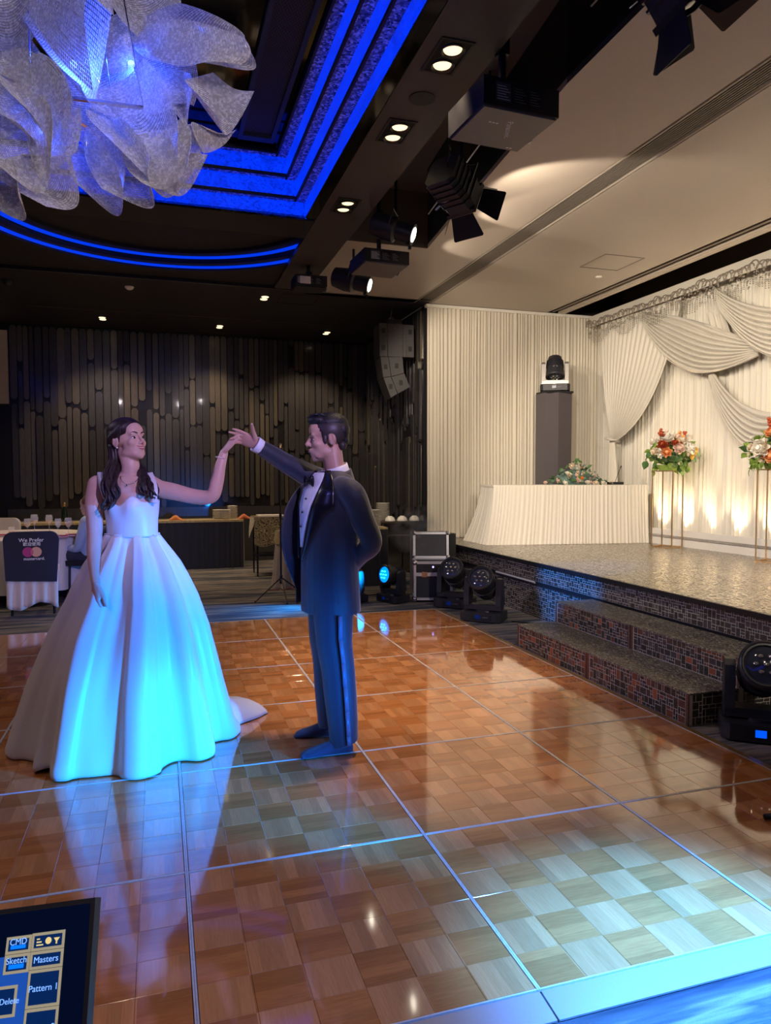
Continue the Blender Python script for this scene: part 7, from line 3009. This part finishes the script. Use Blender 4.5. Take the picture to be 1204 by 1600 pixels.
# jacket collar behind the neck
bm = BM()
sheet(bm, lambda u, v_: (lambda a_, c_: c_ + (Fd * math.cos(a_) + Ld * math.sin(a_)) * lerp(0.10, 0.083, v_) + V((0, 0, -0.05 * (0.5 + 0.5 * math.cos(a_)))))(lerp(0.75, 2 * PI - 0.75, u), lerp(G_(525, 750), G_(524, 731), v_)), 28, 4)
o = obj('jacket_collar', bm, TUX, jacket, smooth=True)
o.modifiers.new('s', 'SOLIDIFY').thickness = 0.007
# bow tie
bc = jac(1.405, 0.0, 0.030)
side = Ld
tie = thing('bow_tie', None, None)
bpy.data.objects.remove(tie)
bm = BM()
for q in (-1, 1):
    loft(bm, [(bc + side * q * 0.006, V((0, 0, 0.010)), Fd * 0.008), (bc + side * q * 0.025, V((0, 0, 0.020)), Fd * 0.010), (bc + side * q * 0.048, V((0, 0, 0.030)), Fd * 0.009), (bc + side * q * 0.056, V((0, 0, 0.026)), Fd * 0.004)], 12)
bt_ = obj('bow_tie', bm, LAPEL, groom, smooth=True)
bm = BM()
ell(bm, bc + Fd * 0.004, (0.012, 0.012, 0.014))
obj('knot', bm, LAPEL, bt_, smooth=True)
# shirt cuff at the raised hand
bm = BM()
ax_ = (RW - RE).normalized()
n1 = ax_.cross(V((0, 1, 0))).normalized()
n2 = ax_.cross(n1)
sheet(bm, lambda u, v_: lerp(RE, RW, 0.90) + ax_ * 0.042 * v_ + (n1 * math.cos(2 * PI * u) + n2 * math.sin(2 * PI * u)) * lerp(0.040, 0.043, v_), 28, 3, wrap=True)
o = obj('shirt_cuff', bm, SHIRT, groom, smooth=True)
o.modifiers.new('s', 'SOLIDIFY').thickness = 0.004
# trousers
bm = BM()
loft(bm, [(V((0.0, 0.01, 0.72)), Ld * 0.150, Fd * 0.115), (V((0.0, 0.01, 0.85)), Ld * 0.155, Fd * 0.12), (V((0.0, 0.01, 1.0)), Ld * 0.150, Fd * 0.115)], 24)


def pant(px_mid, rows):
    pass


for side_, a_ in (('n', ankN), ('f', ankF)):
    h_ = hipN if side_ == 'n' else hipF
    k_ = knN if side_ == 'n' else knF
    ks = []
    for zt_, rx, ry in ((0.84, 0.100, 0.078), (0.70, 0.104, 0.086), (0.55, 0.094, 0.084), (0.42, 0.088, 0.078), (0.30, 0.086, 0.076), (0.18, 0.080, 0.072), (0.075, 0.072, 0.070)):
        if zt_ > k_.z:
            c_ = lerp(k_, h_, (zt_ - k_.z) / (h_.z - k_.z))
        else:
            c_ = lerp(a_, k_, (zt_ - a_.z) / (k_.z - a_.z))
        c_ = V((c_.x + (0.012 if zt_ < 0.5 else 0.0), c_.y, zt_ if not (side_ == 'n' and zt_ < 0.1) else 0.055))
        ks.append((c_, V((rx, 0, 0.02 if zt_ < 0.1 else 0)), V((0, ry, 0))))
    loft(bm, ks, 22)
trous = obj('trousers', remeshed(bm, 0.006, 4, 0.5), TUX, groom, smooth=True)
bm = BM()
st_pts = []
for zt_ in (0.72, 0.60, 0.48, 0.36, 0.24, 0.12, 0.07):
    c_ = lerp(knN, hipN, (zt_ - knN.z) / (hipN.z - knN.z)) if zt_ > knN.z else lerp(ankN, knN, (zt_ - ankN.z) / (knN.z - ankN.z))
    ry = interp([(0.07, 0.070), (0.3, 0.076), (0.55, 0.085), (0.72, 0.097)], zt_)
    rx = interp([(0.07, 0.072), (0.3, 0.086), (0.55, 0.094), (0.72, 0.108)], zt_)
    aa = 0.42
    st_pts.append((V((c_.x + (0.012 if zt_ < 0.5 else 0) + rx * math.sin(aa), c_.y - ry * math.cos(aa) - 0.014, zt_)), V((math.cos(aa), math.sin(aa), 0))))
for (p, tdir), (p2, td2) in zip(st_pts[:-1], st_pts[1:]):
    q = [bm.verts.new(x) for x in (p - tdir * 0.011, p + tdir * 0.011, p2 + td2 * 0.011, p2 - td2 * 0.011)]
    bm.faces.new(q)
o = obj('side_stripe', bm, mat('stripe_satin', (0.09, 0.10, 0.15), 0.3), trous, smooth=True)
o.modifiers.new('s', 'SOLIDIFY').thickness = 0.003
# socks
SOCK = fabric('navy_sock', (0.016, 0.02, 0.045), (0.024, 0.03, 0.06), 0.8, 600)
for ank, toe in ((ankN, G_(469, 1176, -0.16)), (ankF, G_(461, 1143, 0.14))):
    d = V((toe.x - ank.x, toe.y - ank.y, 0))
    L = d.length
    d.normalize()
    sdv = V((-d.y, d.x, 0))
    bm = BM()
    b0 = V((ank.x, ank.y, 0))
    loft(bm, [(b0 - d * 0.055 + V((0, 0, 0.030)), sdv * 0.026, V((0, 0, 0.024))), (b0 - d * 0.035 + V((0, 0, 0.038)), sdv * 0.034, V((0, 0, 0.036))), (b0 + d * 0.02 + V((0, 0, 0.048)), sdv * 0.036, V((0, 0, 0.047))), (b0 + d * 0.07 + V((0, 0, 0.037)), sdv * 0.038, V((0, 0, 0.036))),
              (b0 + d * (L * 0.62) + V((0, 0, 0.027)), sdv * 0.046, V((0, 0, 0.026))), (b0 + d * (L * 0.85) + V((0, 0, 0.020)), sdv * 0.044, V((0, 0, 0.019))), (b0 + d * (L * 0.97) + V((0, 0, 0.015)), sdv * 0.032, V((0, 0, 0.014))), (b0 + d * L + V((0, 0, 0.012)), sdv * 0.015, V((0, 0, 0.009)))], 18)
    tube(bm, [V((ank.x, ank.y, 0.05)), V((ank.x, ank.y, 0.14))], [0.044, 0.042], 16)
    for q in range(4):
        p = b0 + d * (L * (0.97 - 0.018 * q * q * 0.6)) + sdv * (0.030 - q * 0.02) * (1 if d.x < 0 else -1)
        ell(bm, p + V((0, 0, 0.014)), (0.012, 0.012, 0.012), None, 8, 6)
    obj('sock', remeshed(bm, 0.005, 3, 0.5), SOCK, groom, smooth=True)
# hair: short faded sides, fuller dark top
HAIRG = mat('hair_black', (0.008, 0.007, 0.008), 0.5)
t = NT(HAIRG)
hn = t.noise(t.scale(t.objco(), (40, 40, 40)), 3.0, 3)
t.bump(hn, 0.5, 0.006)
FADE = skin_mat('hair_fade', (0.034, 0.026, 0.025), (0.052, 0.038, 0.035))
bm = BM()
gh.e(bm, (-0.020, 0, 0.082), (0.094, 0.070, 0.058), 24, 16)
gh.e(bm, (0.042, 0, 0.100), (0.054, 0.058, 0.030), 18, 12)
gh.e(bm, (0.066, 0, 0.096), (0.026, 0.048, 0.020), 14, 10)
gh.e(bm, (-0.072, 0, 0.045), (0.050, 0.066, 0.062), 18, 12)
gh.e(bm, (-0.085, 0, 0.0), (0.030, 0.050, 0.045), 14, 10)
ghair = obj('hair', remeshed(bm, 0.005, 3, 0.5), HAIRG, groom, smooth=True)
r = random.Random(8)
for k in range(26):
    a_ = r.uniform(0.02, 0.072)
    b_ = r.uniform(-0.045, 0.045)
    bm = BM()
    p0 = gh.p(a_ - 0.03, b_, 0.115)
    tube(bm, [p0, gh.p(a_, b_, 0.130 - 0.15 * max(0, a_ - 0.06)), gh.p(a_ + 0.022, b_ * 1.05, 0.122 - 0.2 * max(0, a_ - 0.05))], [0.008, 0.007, 0.002], 6)
    obj('hair_tuft', bm, HAIRG, ghair, smooth=True)
bm = BM()
Mh = Matrix.Translation(gh.p(-0.018, 0, 0.042)) @ gh.M.to_4x4() @ Matrix.Diagonal((0.0995 * gh.k, 0.0768 * gh.k, 0.0868 * gh.k, 1))
bmesh.ops.create_uvsphere(bm, u_segments=64, v_segments=48, radius=1.0, matrix=Mh)
kill = []
for f in bm.faces:
    v_ = f.calc_center_median() - gh.c
    a_, b_, c_ = v_.dot(gh.f) / gh.k, v_.dot(gh.s) / gh.k, v_.dot(gh.u) / gh.k
    low = interp([(-0.12, -0.045), (-0.06, -0.040), (-0.03, -0.005), (0.012, 0.0), (0.032, 0.012), (0.045, 0.055), (0.07, 0.09)], a_)
    if c_ < low:
        kill.append(f)
bmesh.ops.delete(bm, geom=kill, context='FACES')
o = obj('hair_fade', bm, FADE, ghair, smooth=True)
o.modifiers.new('s', 'SOLIDIFY').thickness = 0.002
bm = BM()
for q in (-1, 1):
    gh.e(bm, (0.020, q * 0.0655, 0.000), (0.011, 0.006, 0.024), 12, 8)
    gh.e(bm, (-0.070, q * 0.040, -0.035), (0.022, 0.016, 0.024), 12, 8)
obj('sideburn', bm, FADE, ghair, smooth=True)

# ------------------------------------------------------------------ SEATED GUEST BEHIND THE BRIDE
gl = PYp(143, 860, 6.55)
guest = thing('person', 'seated person in a pale blue shirt mostly hidden behind the bride', 'person', (gl.x, 6.55, GZ), PI - 0.3)
qh = Head((0.03, 0, 1.11), (0.96, -0.2, -0.1), (0, 0, 1), 0.97)      # local +x = facing; table is towards world -x
bm = BM()
qh.build(bm)
limb(bm, [(qh.p(-0.02, 0, -0.05), 0.05), (V((0.0, 0, 1.03)), 0.05), (V((-0.01, 0, 0.98)), 0.075)], 4, 16)
loft(bm, [(V((0, 0, z)), (0, a_, 0), (b_, 0, 0)) for z, a_, b_ in ((0.45, 0.16, 0.13), (0.6, 0.15, 0.12), (0.8, 0.165, 0.12), (0.93, 0.16, 0.10), (0.98, 0.09, 0.06))], 20)
for q in (-1, 1):
    limb(bm, [(V((0, q * 0.09, 0.50)), 0.085), (V((0.22, q * 0.11, 0.53)), 0.075), (V((0.42, q * 0.12, 0.52)), 0.058), (V((0.44, q * 0.12, 0.30)), 0.05), (V((0.42, q * 0.12, 0.08)), 0.036), (V((0.5, q * 0.12, 0.035)), 0.034), (V((0.58, q * 0.12, 0.03)), 0.026)], 5)
    limb(bm, [(V((0, q * 0.17, 0.93)), 0.05), (V((0.03, q * 0.21, 0.75)), 0.042), (V((0.08, q * 0.20, 0.63)), 0.036), (V((0.25, q * 0.12, 0.62)), 0.026)], 5)
    hand(bm, V((0.25, q * 0.12, 0.62)), (1, -q * 0.2, -0.1), (0, 0, -1), q, (0.3, 0.3, 0.3, 0.3), 0.05, 0.9)
obj('body', remeshed(bm, 0.006, 3, 0.5), SK_B, guest, smooth=True)
qh.face_parts(guest, LIPM, 0.3)
BSH = fabric('pale_blue_shirt', (0.30, 0.38, 0.52), (0.36, 0.44, 0.58), 0.7)
bm = BM()
loft(bm, [(V((0, 0, z)), (0, a_, 0), (b_, 0, 0)) for z, a_, b_ in ((0.46, 0.19, 0.15), (0.6, 0.18, 0.145), (0.8, 0.19, 0.14), (0.93, 0.18, 0.115), (1.0, 0.085, 0.07))], 22)
for q in (-1, 1):
    limb(bm, [(V((0, q * 0.15, 0.93)), 0.068), (V((0.03, q * 0.21, 0.76)), 0.058), (V((0.08, q * 0.20, 0.63)), 0.05), (V((0.18, q * 0.15, 0.62)), 0.042)], 5)
obj('shirt', remeshed(bm, 0.007, 3, 0.5), BSH, guest, smooth=True)
DTR = fabric('dark_trousers', (0.014, 0.016, 0.03), (0.02, 0.022, 0.04), 0.7)
bm = BM()
for q in (-1, 1):
    limb(bm, [(V((-0.03, q * 0.09, 0.50)), 0.10), (V((0.22, q * 0.11, 0.53)), 0.092), (V((0.43, q * 0.12, 0.52)), 0.076), (V((0.45, q * 0.12, 0.30)), 0.068), (V((0.43, q * 0.12, 0.09)), 0.058)], 5)
obj('trousers', remeshed(bm, 0.007, 3, 0.5), DTR, guest, smooth=True)
for q in (-1, 1):
    bm = BM()
    limb(bm, [(V((0.40, q * 0.12, 0.055)), 0.045), (V((0.48, q * 0.12, 0.05)), 0.045), (V((0.60, q * 0.12, 0.035)), 0.032)], 4)
    obj('shoe', remeshed(bm, 0.006, 2, 0.5), BLACKP, guest, smooth=True)
HG = mat('hair_light_brown', (0.16, 0.09, 0.05), 0.6)
bm = BM()
qh.e(bm, (-0.028, 0, 0.055), (0.10, 0.085, 0.085), 20, 14)
qh.e(bm, (-0.07, 0, 0.0), (0.055, 0.075, 0.075), 16, 12)
obj('hair', remeshed(bm, 0.006, 3, 0.5), HG, guest, smooth=True)
gc = banquet_chair('chair of the seated guest behind the bride', (gl.x + 0.02, 6.55, GZ), PI - 0.3 - PI / 2, NAVYC, mat('chair_black', (0.012, 0.012, 0.016), 0.5))
